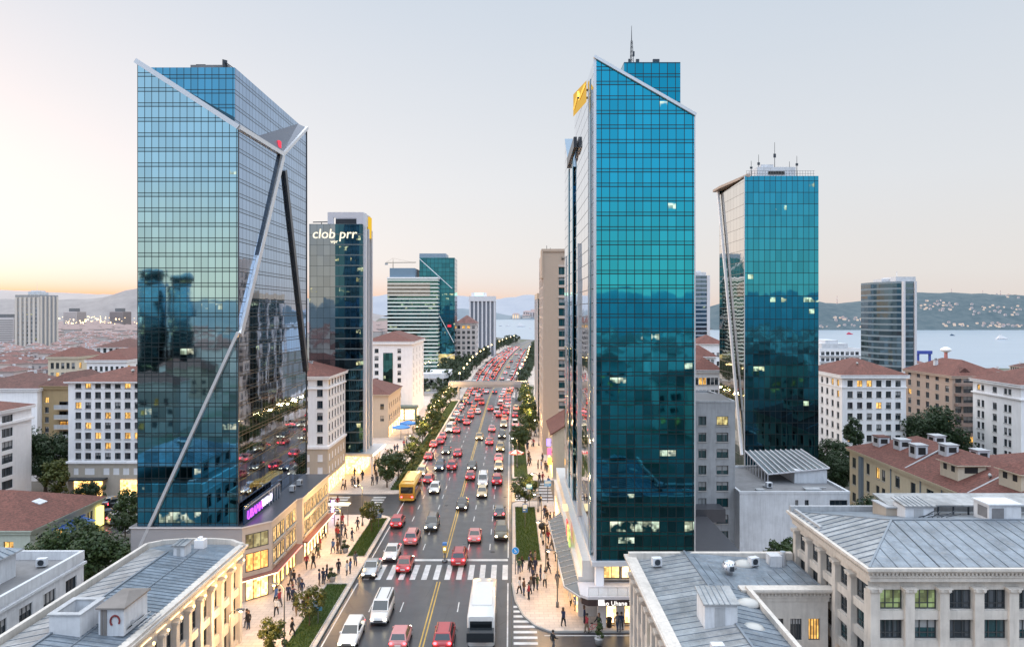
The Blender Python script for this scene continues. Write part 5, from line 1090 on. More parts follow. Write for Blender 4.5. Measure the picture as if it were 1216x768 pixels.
# distant towers over the town
m_tw = facade_glass('grey striped tower glass', (.40,.42,.46), 3.2, 3.2, lit=.18, lits=1.0, litcol=(1.,.7,.25), spandrel=False, line=.75, line_col=(.48,.43,.39), band=(.3,(.30,.30,.32)), metal=.6, wob=.01)
R,w2,d2,z = px_block('residential_tower','tall striped residential tower over the red roofs at far left','tower',18,47,350,560,23,(m_tw,M('shaded tower flank',(.27,.28,.31),.5)))  # flank shade is put into its base colour
mb = MB()
for k in range(6): a = -w2+k*(2*w2-1.7)/5; mb.box(a,a+1.7,-d2-.5,-d2-.004,0,z-2)
for k in range(5): a = -d2+.3+k*5.; mb.box(w2+.004,w2+.6,a,a+2.,0,z-1)
mb.build('white_fin', M('pale concrete fin', (.66,.59,.53), .7), R); mb = MB(); mb.box(-w2*.35,w2*.55,-d2*.5,d2*.5,z,z+2.6); mb.box(-w2*.2,w2*.4,-d2*.4,d2*.4,z+2.6,z+3.6); mb.box(w2*.85,w2*.95,-1,0,z,z+1.8); mb.tube((0,0,z+3.6),(0,0,z+10),.12,.05,5); mb.build('roof_house', m_whitewall, R)
def plain_tower(label, pa, pb, pt, Y, D_, col, n, name='high_rise', warm=.0):
    R,w2,d2,z = px_block(name,label,'tower',pa,pb,pt,Y,D_,(M('tower wall '+label[:18],col,.8),M('tower flank '+label[:18],tuple(q*.7 for q in col),.8)))  # flank is the wall colour with shade painted in
    mb = MB()
    for i in range(n):
        zz = 2+i*(z-3)/n
        mb.box(-w2+.5,w2-.5,-d2-.06,-d2-.004,zz,zz+(z-3)/n*.5); mb.box(w2+.004,w2+.06,-d2+.5,d2-.5,zz,zz+(z-3)/n*.5)
    mb.build('window_band', M('window band '+label[:18], tuple(q*.42 for q in col), .4), R); mb = MB(); mb.box(-w2*.5,w2*.4,-d2*.5,d2*.5,z,z+1.5*Y/320); mb.build('roof_house', m_roofgrey, R)
plain_tower('white banded block at the left edge, left of the striped residential tower', -30,16,377,600,22,(.62,.57,.57),12)
plain_tower('small grey tower on the plain just right of the striped residential tower', 75,91,370,1150,26,(.62,.56,.55),14)
plain_tower('small dark tower on the plain, close to the edge of the left glass tower', 130,146,370,1180,26,(.36,.31,.31),14)

# small roof furniture: cooling units, dishes, aerials (things standing on roofs)
def ac_unit(x,y,z,label,rz=0.,s=1.):
    T = thing('cooling_unit',label,'cooling unit',(x,y,z),rz); T.scale = (s,s,s); mb = MB(); mb.box(-.5,.5,-.35,.35,.12,.95); mb.box(-.42,-.3,-.3,.3,0,.12,1); mb.box(.3,.42,-.3,.3,0,.12,1); mb.build('casing',[m_whitewall,m_steel_d],T); mb = MB(); mb.tube((0,-.36,.54),(0,-.375,.54),.32,n=16)
    for k in range(4): mb.beam((-.3,-.385,.3+.16*k),(.3,-.385,.3+.16*k),.02,.03)
    mb.build('fan_grille',m_steel_d,T)
def dish(x,y,z,label,rz=0.,s=1.):
    T = thing('satellite_dish',label,'satellite dish',(x,y,z),rz); T.scale = (s,s,s); mb = MB(); mb.tube((0,0,-.3),(0,0,.6),.04,n=6); mb.tube((0,-.1,.7),(0,-.5,.85),.02,n=5); mb.build('post',m_steel_d,T); mb = MB(); mb.lathe([(.02,0),(.3,.05),(.48,.14)],n=14); me = mb.mesh('dish',[M('dish grey',(.4,.4,.4),.6)]); me.transform(Matrix.Rotation(PI/2.6,4,'X')); put('dish',me,T,(0,-.05,.7))
for x,y,z,l,r in ((11.6,57.4,9.6,'cooling unit near the far left corner of the centre right roof',.1),(12.2,42.5,9.6,'cooling unit nearest the camera on the centre right roof',.0),(19.5,57.8,9.5,'cooling unit by the domed skylight on the centre right roof',.3),(-39.4,60,8.65,'cooling unit in the parapet corner of the lower left white building',.2),(33,92,gz(586,89)+.02,'cooling unit on the grey roof of the low white building',.2),(-27.0,88,7.95,'cooling unit on the podium terrace beside the left glass tower',1.5),(-27.0,91,7.95,'second cooling unit on the podium terrace, farther along',1.5)): ac_unit(x,y,z,l,r,.75)
for x,y,z,l in ((-44,121,20.6,'satellite dish on the red roof of the white corner building'),(-63,119,19.6,'satellite dish on the roof of the white seven-column block'),(-84,130,17.0,'satellite dish on the brown roof of the ochre block'),(56,84,10.2,'satellite dish on the long red roof at right, nearer the camera'),(57,99,10.6,'satellite dish on the long red roof at right, farther from the camera'),(66,137,19.5,'satellite dish on the red roof of the white seven-storey block'),(92,122,18.9,'satellite dish on the roof of the white block at the right edge'),(-62,90,4.6,'satellite dish on the long low red roof at left')): dish(x,y,z+.15,l,.3,.62)
# ================================================================== right side, middle distance
# tan slab tower with dark window stack
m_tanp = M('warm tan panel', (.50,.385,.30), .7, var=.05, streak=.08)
x0,x1 = gx(645,150), 15.5; zt = gz(299,150)
R = thing('tan_tower', 'tan slab tower with one stack of wide dark windows behind the teal glass tower', 'tower', ((x0+x1)/2,158,0)); ox,oy = R.location.x,158
mb = MB(); cl = [(gx(663.5,150)-x0, gx(679,150)-x0)]; rw = [(z_+.0, z_+1.55) for z_ in [3.2+2.16*k for k in range(17)]]
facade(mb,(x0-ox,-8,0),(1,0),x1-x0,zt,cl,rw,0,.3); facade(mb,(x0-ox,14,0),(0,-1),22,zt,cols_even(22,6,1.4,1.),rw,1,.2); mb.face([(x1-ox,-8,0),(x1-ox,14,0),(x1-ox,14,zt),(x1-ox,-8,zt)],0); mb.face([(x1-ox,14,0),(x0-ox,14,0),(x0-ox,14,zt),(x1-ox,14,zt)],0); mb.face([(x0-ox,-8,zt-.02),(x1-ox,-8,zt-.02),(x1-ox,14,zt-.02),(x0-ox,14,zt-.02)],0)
mb.build('wall', [m_tanp, M('shaded tan panel', (.42,.36,.33), .7)], R)  # left flank's shade is put into its panel colour
put_windows(R,(x0-ox,-8,0),(1,0),cl,rw,m_pane_teal,'triple',m_frame_d,0.03); put_windows(R,(x0-ox,14,0),(0,-1),cols_even(22,6,1.4,1.),rw,m_pane,'pair',m_frame_d,.12)
mb = MB()
for z0_,z1_ in rw: mb.box(cl[0][0]+x0-ox-.1,cl[0][1]+x0-ox,-8.12,-8.003,z1_+.08,z1_+.5)
mb.build('lintel', M('pale lintel', (.55,.47,.42), .7), R)
mb = MB(); mb.box(x0-ox-.35,x0-ox-.003,-8.2,-3,zt-5.5,zt+.6); mb.box(x0-ox,x1-ox,-8.2,-7.9,zt,zt+.6); mb.build('parapet', m_tanp, R)
lettering('HAL', 1.0, m_steel_d, R, (gx(672,150)-ox,-8.1,zt-1.75), 0, .06)
mb = MB(); mb.tube((x0-ox+.8,-7,zt),(x0-ox+.8,-7,zt+1.4),.06,n=5); mb.build('aerial', m_steel_d, R); mb = MB(); mb.tube((x0-ox+1.6,-6,zt),(x0-ox+1.6,-6,zt+1),.06,n=5); mb.build('aerial', m_steel_d, R)
x0b = gx(639,178); R = thing('slim_tower', 'slim dark-glazed tower with pale fins behind the tan slab tower', 'tower', (x0b+3,184,0))
mb = MB(); zs = gz(350,178); mb.face([(-3,-6,0),(3,-6,0),(3,-6,zs),(-3,-6,zs)],0); mb.face([(-3,14,0),(-3,-6,0),(-3,-6,zs),(-3,14,zs)],0); mb.face([(-3,-6,zs),(3,-6,zs),(3,14,zs),(-3,14,zs)],1); mb.build('wall', [g_dark, m_tanp], R)
mb = MB(); mb.box(-3.25,3,-6.25,-5.9,zs-1,zs+.4); mb.box(-3.25,-2.9,-5.9,14,zs-1,zs+.4); mb.lathe([(.6,0),(.7,.6),(.3,1.0),(.1,1.2)],(-1.8,-4,zs+.4),8); mb.tube((-1.8,-4,zs+1.4),(-1.8,-4,zs+4.),.08,n=5); mb.lathe([(.05,0),(.3,.2),(.05,.5)],(-1.8,-4,zs+4),8); mb.build('cornice', m_tan, R)
for yy in (-5.9,0,6,12): mb = MB(); mb.box(-3.3,-3.003,yy,yy+.8,0,zs-1); mb.build('white_fin', m_pin, R)
# small house with steep red roof in front of it
R = thing('gable_house', 'narrow cream house with steep red roof between teal glass tower and tan tower', 'house', (9.0,135,0))
mb = MB(); ex = -1.75; zz = 8.1; mb.face([(ex,-7,0),(3.2,-7,0),(3.2,-7,zz+3.1),(ex,-7,zz)],0); facade(mb,(ex,9,0),(0,-1),16,zz,cols_even(16,5,1.1,1.4),[(3.6,5.),(5.9,7.2)],0); put_windows(R,(ex,9,0),(0,-1),cols_even(16,5,1.1,1.4),[(3.6,5.),(5.9,7.2)],m_pane,'pair',m_frame_d,.3); mb.face([(3.2,9,0),(ex,9,0),(ex,9,zz),(3.2,9,zz+3.1)],0); mb.face([(3.2,-7,0),(3.2,9,0),(3.2,9,zz+3.1),(3.2,-7,zz+3.1)],0); mb.build('wall', [m_cream], R)
mb = MB(); mb.raw([(ex-.4,-7.3,zz-.2),(3.4,-7.3,zz+3.25),(3.4,9.3,zz+3.25),(ex-.4,9.3,zz-.2),(ex-.4,-7.3,zz),(3.4,-7.3,zz+3.45),(3.4,9.3,zz+3.45),(ex-.4,9.3,zz)],[(3,2,1,0),(4,5,6,7),(0,1,5,4),(1,2,6,5),(2,3,7,6),(3,0,4,7)]); mb.build('roof', m_red, R)
mb = MB()
for k in range(5): mb.box(ex-.06,ex-.004,-6.5+3.1*k,-4.2+3.1*k,.3,2.7)
mb.build('shop_window', m_shop, R)
for k,(yy,zz_,c_,lab) in enumerate(((-6.2,4.2,(1.,.12,.25),'red lit box sign on the narrow cream house'),(-3.6,5.4,(.35,.25,1.),'violet lit box sign on the narrow cream house'),(-7.6,2.8,(1.,.5,.1),'orange lit box sign low on the narrow cream house'))):
    S = thing('shop_sign', lab, 'sign', (9+ex,135+yy,zz_)); mb = MB(); mb.box(-.9,-.15,-.1,.1,0,1.3); mb.build('panel', E('sign glow '+str(k), c_, 2.6), S); mb = MB(); mb.box(-.15,.0,-.04,.04,.5,.7); mb.build('bracket', m_steel_d, S)

# grey concrete block right of the teal tower
R = block('concrete_block', 'bare grey concrete block with few windows behind the teal glass tower', 'building', 17.9,gx(873,91),91,103,gz(478,91), m_conc, {'front':dict(cols=[(5.8,6.8),(8.1,9.6)],rows=[(1.0+2.08*k,1.0+2.08*k+1.15) for k in range(8)],kind='pair')}, roof='flat', parapet=.25, lit=.0, pane=m_pane_teal)
put('window', window_mesh(1.5,1.15,m_lit2,'pair',m_frame_d), R, (8.1-R.location.x+17.9,91.-R.location.y-.03,1+2.08*7), 0)
mb = MB(); w_ = gx(873,91)-17.9; mb.face([(-w_/2,-5.9,gz(478,91)+.02),(w_/2,-5.9,gz(478,91)+.02),(w_/2-.6,-2,gz(478,91)+.7),(-w_/2,-2,gz(478,91)+.7)]); mb.build('roof', m_roofdark, R)
mb = MB(); mb.box(-w_/2+4.6,w_/2-2,-8.6,-6.02,4.0,5.6); mb.build('roof_annex', m_roofdark, R)

# low white building with glazed pergola on its roof
R = block('white_low_building', 'low windowless white building with a glazed pergola on its flat roof', 'building', 28.3,gx(1009,89),89,104,gz(586,89), m_whitewall, {'front':dict(cols=[(6.9,7.3),(8.1,8.6),(11.2,13.4)],rows=[(1.2,1.8),(3.4,4.2),(5.2,6.6)],kind='triple')}, roof='flat', parapet=.3, lit=0.)
mb = MB(); h_ = gz(586,89); w_ = (gx(1009,89)-28.3)/2
mb.box(-w_+9.,w_-.4,-2.,6.2,h_,h_+1.7,0); mb.build('roof_house', [m_whitewall], R)
m_glr = NT('dirty greenhouse glass'); P = m_glr.coord('Object'); m_glr = m_glr.done(m_glr.bsdf(Base_Color=m_glr.mix(m_glr.noise(P,1.5,5),(.1,.12,.12),(.3,.32,.33)), Roughness=.25, Metallic=.3))
mb = MB(); mb.face([(-w_+5.4,-2.2,h_+1.2),(w_-.2,-2.2,h_+2.0),(w_-.2,7,h_+2.7),(-w_+5.4,7,h_+2.5)]); mb.build('pergola_glass', m_glr, R)
mb = MB()
for k in range(12): a = -w_+5.4+k*(2*w_-5.6)/11; q1 = h_+1.2+.8*k/11; q2 = h_+2.5+.2*k/11; mb.beam((a,-2.3,q1+.06),(a,7.1,q2+.06),.1,.14)
for k in range(9): y = -2.2+k*1.15; mb.tube((-w_+5.4,y,h_),(-w_+5.4,y,h_+1.2+k*.16),.06,n=6)
mb.beam((-w_+5.4,-2.2,h_+1.2),(w_-.2,-2.2,h_+2.0),.12,.14); mb.beam((-w_+5.4,-2.2,h_+1.2),(-w_+5.4,7,h_+2.5),.12,.14); mb.build('pergola_frame', m_pin, R)
mb = MB(); mb.box(-w_+2.6,-w_+3.6,-6.2,-5.4,h_,h_+.18); mb.box(w_-5,w_-3,-6.4,-5.6,h_,h_+.3); mb.tube((w_-5,-5.2,h_+.25),(w_-2,-5.4,h_+.25),.1); mb.lathe([(.5,0),(.5,.2),(.3,.3)],(-w_+4.6,-4,h_),10); mb.build('roof_unit', m_conc, R)

# big white block with red roof (left flank and front seen)
R = block('white_apartment_block', 'white seven-storey block with broad red hip roof right of the sea-blue tower', 'building', gx(1000,134),gx(1076,134),134,149,gz(446,134), m_white, {'front':dict(n=6,ww=1.0,rows=rows_even(1.6,2.05,8,1.2),m0=1.0),'left':dict(n=6,ww=.95,rows=rows_even(1.6,2.05,8,1.2),m0=1.2)}, rh=2.7, bands=((gz(446,134)-.45,.45,.4),(gz(446,134)-2.3,.15,.2)), lit=.06)
mb = MB(); mb.box(-2,-1,-3,-2,gz(446,134)+.9,gz(446,134)+1.9); mb.build('chimney', m_whitewall, R)
# curved glass tower on the shore
g_cyl = facade_glass('grey-teal banded glass', (.12,.20,.26), 2.1, 2.6, lit=.0, lits=1., litcol=(1.,.7,.3), spandrel=False, line=.1, band=(.3,(.16,.21,.25)), wob=.006, metal=.7)
Yc = 262.; xc = gx(1050,Yc); zt = gz(334,250)
R = thing('curved_tower', 'curved grey glass tower rising in front of the water at right', 'tower', (xc,Yc,0))
mb = MB(); r = 12.; xr_ = gx(1089,250)-xc; pts = []
for k in range(13): a = PI+PI/2*k/12*1.02; pts.append((xc*0-.0+3.5+r*math.cos(a)*.78, r*math.sin(a)))
pts = [(-5.6,6),]+[(p[0],p[1]) for p in pts]+[(xr_,-11.2),(xr_,6)]
mb.prism(pts,0,zt,0,1); mb.build('curtain_wall', [g_cyl, m_roofgrey], R)
for a in (4.2,xr_-5.,): mb = MB(); mb.box(a,a+.7,-12.5,-11.3,0,zt); mb.build('white_fin', m_pin, R)
mb = MB(); mb.box(0,7,-8,2,zt,zt+1.8); mb.box(-3,2,-4,2,zt,zt+1.2); mb.tube((3,-3,zt),(3,-3,zt+4),.1,n=5); mb.build('roof_house', m_whitewall, R)
# brown block with glazed corner bays
x0,x1 = gx(1131,150),gx(1164,150)
R = block('tan_apartment_block', 'tan apartment block with glazed balconies and red roof left of the white corner block', 'building', x0,x1+5,150,168,gz(447,150), M('pinkish tan render', (.44,.33,.27), .8, streak=.15), {'left':dict(n=5,ww=1.3,rows=rows_even(2.5,2.1,7,1.3),m0=1.2,kind='pair'),'front':dict(cols=[(.6,1.9),(2.3,4.9),(5.4,8.4)],rows=rows_even(2.5,2.1,7,1.45),kind='triple')}, rh=3., bands=((gz(447,150)-.4,.4,.35),), lit=.04)
mb = MB(); w_ = (x1+5-x0)/2
for k in range(7): mb.box(-w_+.4,w_,-10.2,-9.0,1.9+2.1*k,2.4+2.1*k)
mb.build('balcony', M('brown balcony', (.25,.17,.14), .8), R)
mb = MB(); mb.raw([(-w_+1.2,-8.2,gz(447,150)+.2),(-w_+5,-8.2,gz(447,150)+.2),(-w_+5,-5,gz(447,150)+.2),(-w_+1.2,-5,gz(447,150)+.2),(-w_+3.1,-8.2,gz(447,150)+1.8),(-w_+3.1,-4,gz(447,150)+1.8)],[(0,1,4),(0,4,5,3),(1,2,5,4)]); mb.build('dormer', m_red2, R); chimney(R,-3,1,gz(447,150)+1.6)
# white corner block at the right edge
x0 = 85.; x1 = 108.
R = block('white_corner_block', 'tall white block with grouped windows at the right edge, partly out of frame', 'building', x0,x1,119.5,132.,gz(458,119.5), m_white, {'left':dict(cols=[(1.2,2.0),(2.35,3.15),(5.4,6.5),(8.3,9.1),(9.35,10.15)],rows=rows_even(.9,1.98,7,1.25)+[(15.8,16.8)]),'front':dict(n=7,ww=1.3,rows=rows_even(.9,1.98,7,1.25)+[(15.8,16.8)],m0=1.2,lit=.2)}, rh=2.7, bands=((15.2,.25,.25),(17.25,.4,.3)), lit=.07)
chimney(R,1,-1,19.2,1.4,1.4,1.4,m_white)
# long yellow building running along the right
x0,x1,y0,y1,h_ = 52.6,66.,70.,111.5,8.7
cl = [(.8,2.0),(5.2,6.2),(8.,9.),(9.6,10.6),(13.2,14.4),(17.0,18.2),(20.6,22.2),(25.,26.3),(28.8,30.),(32.6,34.2),(36.8,37.9)]
R = block('long_yellow_building', 'long yellow building with broken red hip roof, dormers and chimneys at right', 'building', x0,x1,y0,y1,h_, m_yellow, {'left':dict(cols=cl,rows=[(.8,2.2),(3.4,5.0),(6.0,7.6)],kind='pair')}, rh=3., bands=((h_-.35,.35,.3),), lit=.03)
mb = MB()
for a in (4.4,12.2,19.4,24.): yy = y1-a-(y0+y1)/2; mb.tube((-6.78,yy,0),(-6.78,yy,8.4),.08,n=6)
mb.box(-6.95,-6.7,y1-4.2-(y0+y1)/2,y1-3.3-(y0+y1)/2,0,8.2); mb.build('drainpipe', M('blue grey pipe', (.16,.2,.24), .5), R)
for k,(yy,xx) in enumerate(((16.5,-4.0),(12.2,-3.2),(7.4,-3.6),(4.2,-1.4),(12.6,2.),(6.5,4.2))):
    zz = h_+.3+ (3.0*(1-abs(xx)/7.2)); mb = MB(); hh = 1.0 if k != 2 else 1.3; mb.box(xx-.8,xx+.8,yy-.9,yy+.9,zz-.9,zz+hh,0); mb.box(xx-.9,xx+.9,yy-1.,yy+1.,zz+hh,zz+hh+.1,1); mb.box(xx-.83,xx-.803,yy-.5,yy+.5,zz+.1,zz+hh-.25,2); mb.box(xx-.5,xx+.5,yy-.93,yy-.903,zz+.1,zz+hh-.25,2); mb.build('chimney', [m_whitewall, m_red if k in (0,) else m_conc, m_black], R)
for k,(yy,xx) in enumerate(((-2.6,-3.8),(-10.8,-2.))):
    zz = h_+.3+3.0*(1-abs(xx)/7.2); mb = MB(); mb.box(xx-1.7,xx+1.7,yy-1.8,yy+1.8,zz-1.2,zz+1.0,0); mb.box(xx-1.73,xx-1.703,yy-1.2,yy-.5,zz+.1,zz+.8,1); mb.box(xx-1.73,xx-1.703,yy+.4,yy+1.1,zz+.1,zz+.8,1); mb.box(xx-.9,xx+.7,yy-1.83,yy-1.803,zz+.1,zz+.8,1)
    hip(mb,xx-1.7,xx+1.7,yy-1.8,yy+1.8,zz+1.0,1.0,.35,2,.1,0); mb.build('dormer', [m_cream, m_black, m_red], R)
mb = MB(); mb.beam((-6.6,5.2,h_+.35),(-.5,5.9,h_+3.2),.25,.12); mb.beam((-6.6,-8.,h_+.35),(-.2,-7.2,h_+3.1),.25,.12); mb.build('roof_flashing', m_conc, R)
R = block('red_roof_annex', 'red-roofed annex behind the long yellow building', 'building', 67.2,82,86,106,8.2, m_yellow, {'left':dict(n=4,ww=1.2,rows=[(3.4,5.0),(6.0,7.4)])}, rh=2.6, bands=((7.9,.35,.25),))
# slim blue tower far right of the teal tower, white houses beneath
R,w2,d2,z = px_block('blue_office_tower','slim blue-grey office tower between the teal and sea-blue towers','tower',824,842,327,300,14,(facade_glass('blue banded glass',(.14,.22,.32),1.8,2.4,lit=.02,spandrel=False,line=.12,band=(.35,(.3,.35,.42))),m_pin))
mb = MB(); mb.box(-w2+1,w2-1,-d2+1,d2-1,z,z+1.4); mb.box(-1,1,-2,0,z+1.4,z+2.2); mb.build('roof_house', m_whitewall, R); mb = MB(); mb.box(w2-.9,w2+.3,-d2-.4,-d2-.004,0,z); mb.box(-w2-.2,-w2+.5,-d2-.4,-d2-.004,0,z); mb.build('white_fin', m_pin, R)
block('white_house', 'white house with red roof between the two right-hand glass towers, nearest the road', 'house', gx(822,140),gx(856,140),140,152,gz(440,140), m_white, {'front':dict(n=6,ww=.7,rows=rows_even(8.5,2.4,4,1.4),m0=.5)}, rh=2.4, bands=((gz(440,140)-.4,.35,.3),))
block('white_house', 'white house with red roof between the two right-hand glass towers, second row', 'house', gx(818,185),gx(850,185),185,197,gz(424,185), m_white, {'front':dict(n=6,ww=.8,rows=rows_even(8.5,2.6,4,1.4),m0=.5)}, rh=2.8)
block('white_house', 'white house with red roof between the two right-hand glass towers, third row', 'house', gx(826,245),gx(862,245),245,257,gz(409,245), m_white, {'front':dict(n=6,ww=.9,rows=rows_even(8.5,3,3,1.5),m0=.6)}, rh=3.)
R = block('terraced_block', 'white terraced apartment block by the water with stepped top', 'building', gx(973,330),gx(1022,330),330,350,gz(415,330), m_white, {'front':dict(n=8,ww=1.6,rows=rows_even(1.6,2.8,4,1.6),m0=.8,kind='triple')}, roof='flat', parapet=.5)
mb = MB(); mb.box(-8,4,-9,6,gz(415,330),gz(408,330)); mb.box(-6,0,-8,4,gz(408,330),gz(404,330)); mb.box(4.5,5.5,-6,-5,gz(415,330),gz(409,330)); mb.build('roof_house', m_whitewall, R)
mb = MB()
for k in range(4): mb.box(-9.7,9.7,-10.6,-10.05,1.1+2.8*k,1.5+2.8*k)
mb.build('balcony', m_whitewall, R)
# shore frame, beacon
R = thing('blue_gantry', 'blue gantry frame on the shore right of the curved glass tower', 'gantry', (gx(1097,345),345,0)); mb = MB(); m_blue = M('gantry blue', (.05,.08,.36), .5)
for a in (-2.8,2.8): mb.box(a-.4,a+.4,-.5,.5,0,11)
mb.box(-3.6,3.6,-1,1,9.6,11.2); mb.build('frame', m_blue, R); mb = MB(); mb.box(-5,6,-2,2,0,3.2); mb.build('base', m_whitewall, R)
R = thing('pier_beacon', 'white-topped red beacon column standing by the water', 'beacon', (gx(1126,370),372,0)); mb = MB(); mb.lathe([(1.0,0),(.8,8),(.8,9)],n=10); mb.build('column', M('beacon red', (.5,.18,.16), .6), R); mb = MB(); mb.lathe([(1.2,9),(2.6,9.8),(2.6,10.6),(1,11.6)],n=10,sx=1.0); mb.build('gallery', m_white, R)
R = block('shore_house', 'small white round-cornered house under the blue gantry', 'house', gx(1077,300),gx(1100,300),300,309,8., m_white, {'front':dict(n=5,ww=.8,rows=[(2,3.4),(5,6.4)],m0=.5)}, rh=2., roofm=m_redfar)

# ================================================================== the spread of small houses
def house_mesh(wx, wy, h, rh, wall, roof, win, seed, nw=4, ns=2, rot=False):
    rnd_ = random.Random(seed); mb = MB(); mb.box(-wx/2,wx/2,-wy/2,wy/2,0,h,0); hip(mb,-wx/2,wx/2,-wy/2,wy/2,h,rh,.4,1,.14,0)
    for s in range(ns):
        for k in range(nw):
            a = -wx/2+.6+(wx-1.2-.9)*k/(nw-1); z = 1.+s*(h-1.)/ns
            mb.box(a,a+.9,-wy/2-.03,-wy/2-.004,z,z+1.3,2)
            b = -wy/2+.6+(wy-2.1)*k/(nw-1); mb.box(wx/2+.004,wx/2+.03,b,b+.9,z,z+1.3,2); mb.box(-wx/2-.03,-wx/2-.004,b,b+.9,z,z+1.3,2)
    cx_ = rnd_.uniform(-wx*.25,wx*.25); mb.box(cx_-.4,cx_+.4,-.4,.4,h+rh*.5,h+rh+.7,3)
    if rnd_.random() < .5: cx_ = rnd_.uniform(-wx*.3,wx*.3); mb.box(cx_-1.2,cx_+1.2,-wy/2+.4,-wy/2+2.2,h,h+rh*.55,3)     # dormer
    return mb.mesh('house', [wall, roof, win, m_whitewall])
def wallmat(n, c): return M(n, c, .8, var=.06)
walls = [wallmat('town wall white',(.62,.58,.57)),wallmat('town wall cream',(.56,.49,.42)),wallmat('town wall pink',(.5,.42,.39)),wallmat('town wall grey',(.42,.41,.42))]
m_winn = M('small dark window', (.06,.065,.075), .3); m_winf = M('hazy small window', (.22,.2,.21), .4)
wallsf = [wallmat('hazy wall white',(.60,.55,.54)),wallmat('hazy wall pink',(.54,.46,.44))]  # far walls and windows carry haze in their base colour
near_m = [house_mesh(a,b,c,d,walls[i%4],(m_red,m_red2)[i%2],m_winn,i,4,2+i%2) for i,(a,b,c,d) in enumerate([(7,6,4.2,1.4),(8.5,6,5.2,1.5),(6,7.5,3.8,1.4),(7.5,6,6.4,1.5),(9.5,6.2,4.6,1.5),(6.4,6.6,3.6,1.4)])]
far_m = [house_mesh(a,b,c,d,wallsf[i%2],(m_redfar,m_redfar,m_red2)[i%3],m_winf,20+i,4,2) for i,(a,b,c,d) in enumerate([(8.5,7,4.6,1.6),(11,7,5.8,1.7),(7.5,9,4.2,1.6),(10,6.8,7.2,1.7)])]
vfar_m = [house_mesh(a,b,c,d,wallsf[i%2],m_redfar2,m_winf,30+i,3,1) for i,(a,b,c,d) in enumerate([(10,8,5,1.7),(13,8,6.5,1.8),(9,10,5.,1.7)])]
occ = []
def free(x, y, r):
    for (a,b,q) in occ:
        if (a-x)**2+(b-y)**2 < (r+q)**2: return False
    return True
for (a,b,q) in ((-83,128,13),(-96,133,14),(-67,122,9),(-70,93,13),(gx(75,227),227,8),(gx(127,205),205,9),(gx(139,273),273,11),(gx(40,572),572,23),(gx(-6,612),612,22),(-86,107,12)): occ.append((a,b,q))
rh_ = random.Random(11); count = 0
def scatter(Y0, Y1, pa, pb, meshes, rad, n, label, group, cat='house', tries=6000, name='house', zb=0):
    global count
    k = 0
    for _ in range(tries):
        if k >= n: break
        Y = math.sqrt(rh_.uniform(Y0*Y0, Y1*Y1)); x = gx(rh_.uniform(pa,pb), Y)
        if not free(x, Y, rad): continue
        occ.append((x,Y,rad)); o = put(name, rh_.choice(meshes), None, (x,Y,zb), rh_.uniform(-.35,.35)+rh_.choice((0,PI/2))); tag(o, label, cat, group); k += 1
    return k
n1 = scatter(142,240,-60,165,near_m,4.7,30,'small red-roofed house in the near part of the left-hand town','near houses of the left-hand town')
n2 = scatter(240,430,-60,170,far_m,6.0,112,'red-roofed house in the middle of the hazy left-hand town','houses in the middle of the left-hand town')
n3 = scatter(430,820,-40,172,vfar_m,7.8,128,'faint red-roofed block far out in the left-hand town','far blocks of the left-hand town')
for (a,b,q) in ((gx(1038,142),142,13),(gx(1145,158),158,12),(97,126,14),(xc,Yc,15),(gx(998,340),340,13),(gx(1097,345),345,7),(gx(1088,304),304,7)): occ.append((a,b,q))
n4 = scatter(165,330,1010,1260,near_m,5.4,26,'red-roofed house in the quarter between the right-hand blocks and the water','houses by the water at right')
n5 = scatter(260,420,815,858,near_m,5.6,6,'red-roofed house seen in the gap between the right-hand glass towers','houses in the gap between the towers')
n6 = scatter(560,900,430,590,far_m,8,4,'hazy house by the far end of the avenue','houses near the far end of the avenue')
# the far plain: too many and too faint to count
mb = MB()
for _ in range(2000):
    Y = math.sqrt(rh_.uniform(820**2,1560**2)); x = gx(rh_.uniform(-60,470),Y); 
    a = rh_.uniform(6,11); b = rh_.uniform(5,8); h_ = rh_.uniform(4,9); mb.box(x-a,x+a,Y-b,Y+b,0,h_,0); r0 = (x-a*.4,Y,h_+2.5); r1 = (x+a*.4,Y,h_+2.5); A,B,C,D_ = (x-a-.5,Y-b-.5,h_+.01),(x+a+.5,Y-b-.5,h_+.01),(x+a+.5,Y+b+.5,h_+.01),(x-a-.5,Y+b+.5,h_+.01)
    mb.face([A,B,r1,r0],1); mb.face([B,C,r1],1); mb.face([C,D_,r0,r1],1); mb.face([D_,A,r0],1)
o = mb.build('far_houses', [M('misty wall', (.46,.42,.41), .9), M('misty roof', (.27,.20,.19), .9)]); tag(o,'faint mass of houses on the plain before the hills','far town',None,'stuff')  # wall and roof colours are paled to paint in the far haze
# lights on the left plain
mb = MB()
for _ in range(110):
    px_ = rh_.gauss(110,30); Y = rh_.uniform(900,1500); x = gx(px_,Y); q = rh_.uniform(.5,1.3); mb.lathe([(.1,0),(q,q),(.1,2*q)],(x,Y,12+rh_.uniform(0,8)),5)
o = mb.build('far_lights', E('far town lights', (1,.72,.4), 3.5, True)); tag(o,'scattered lamps glowing on the far plain at left','far lights',None,'stuff')

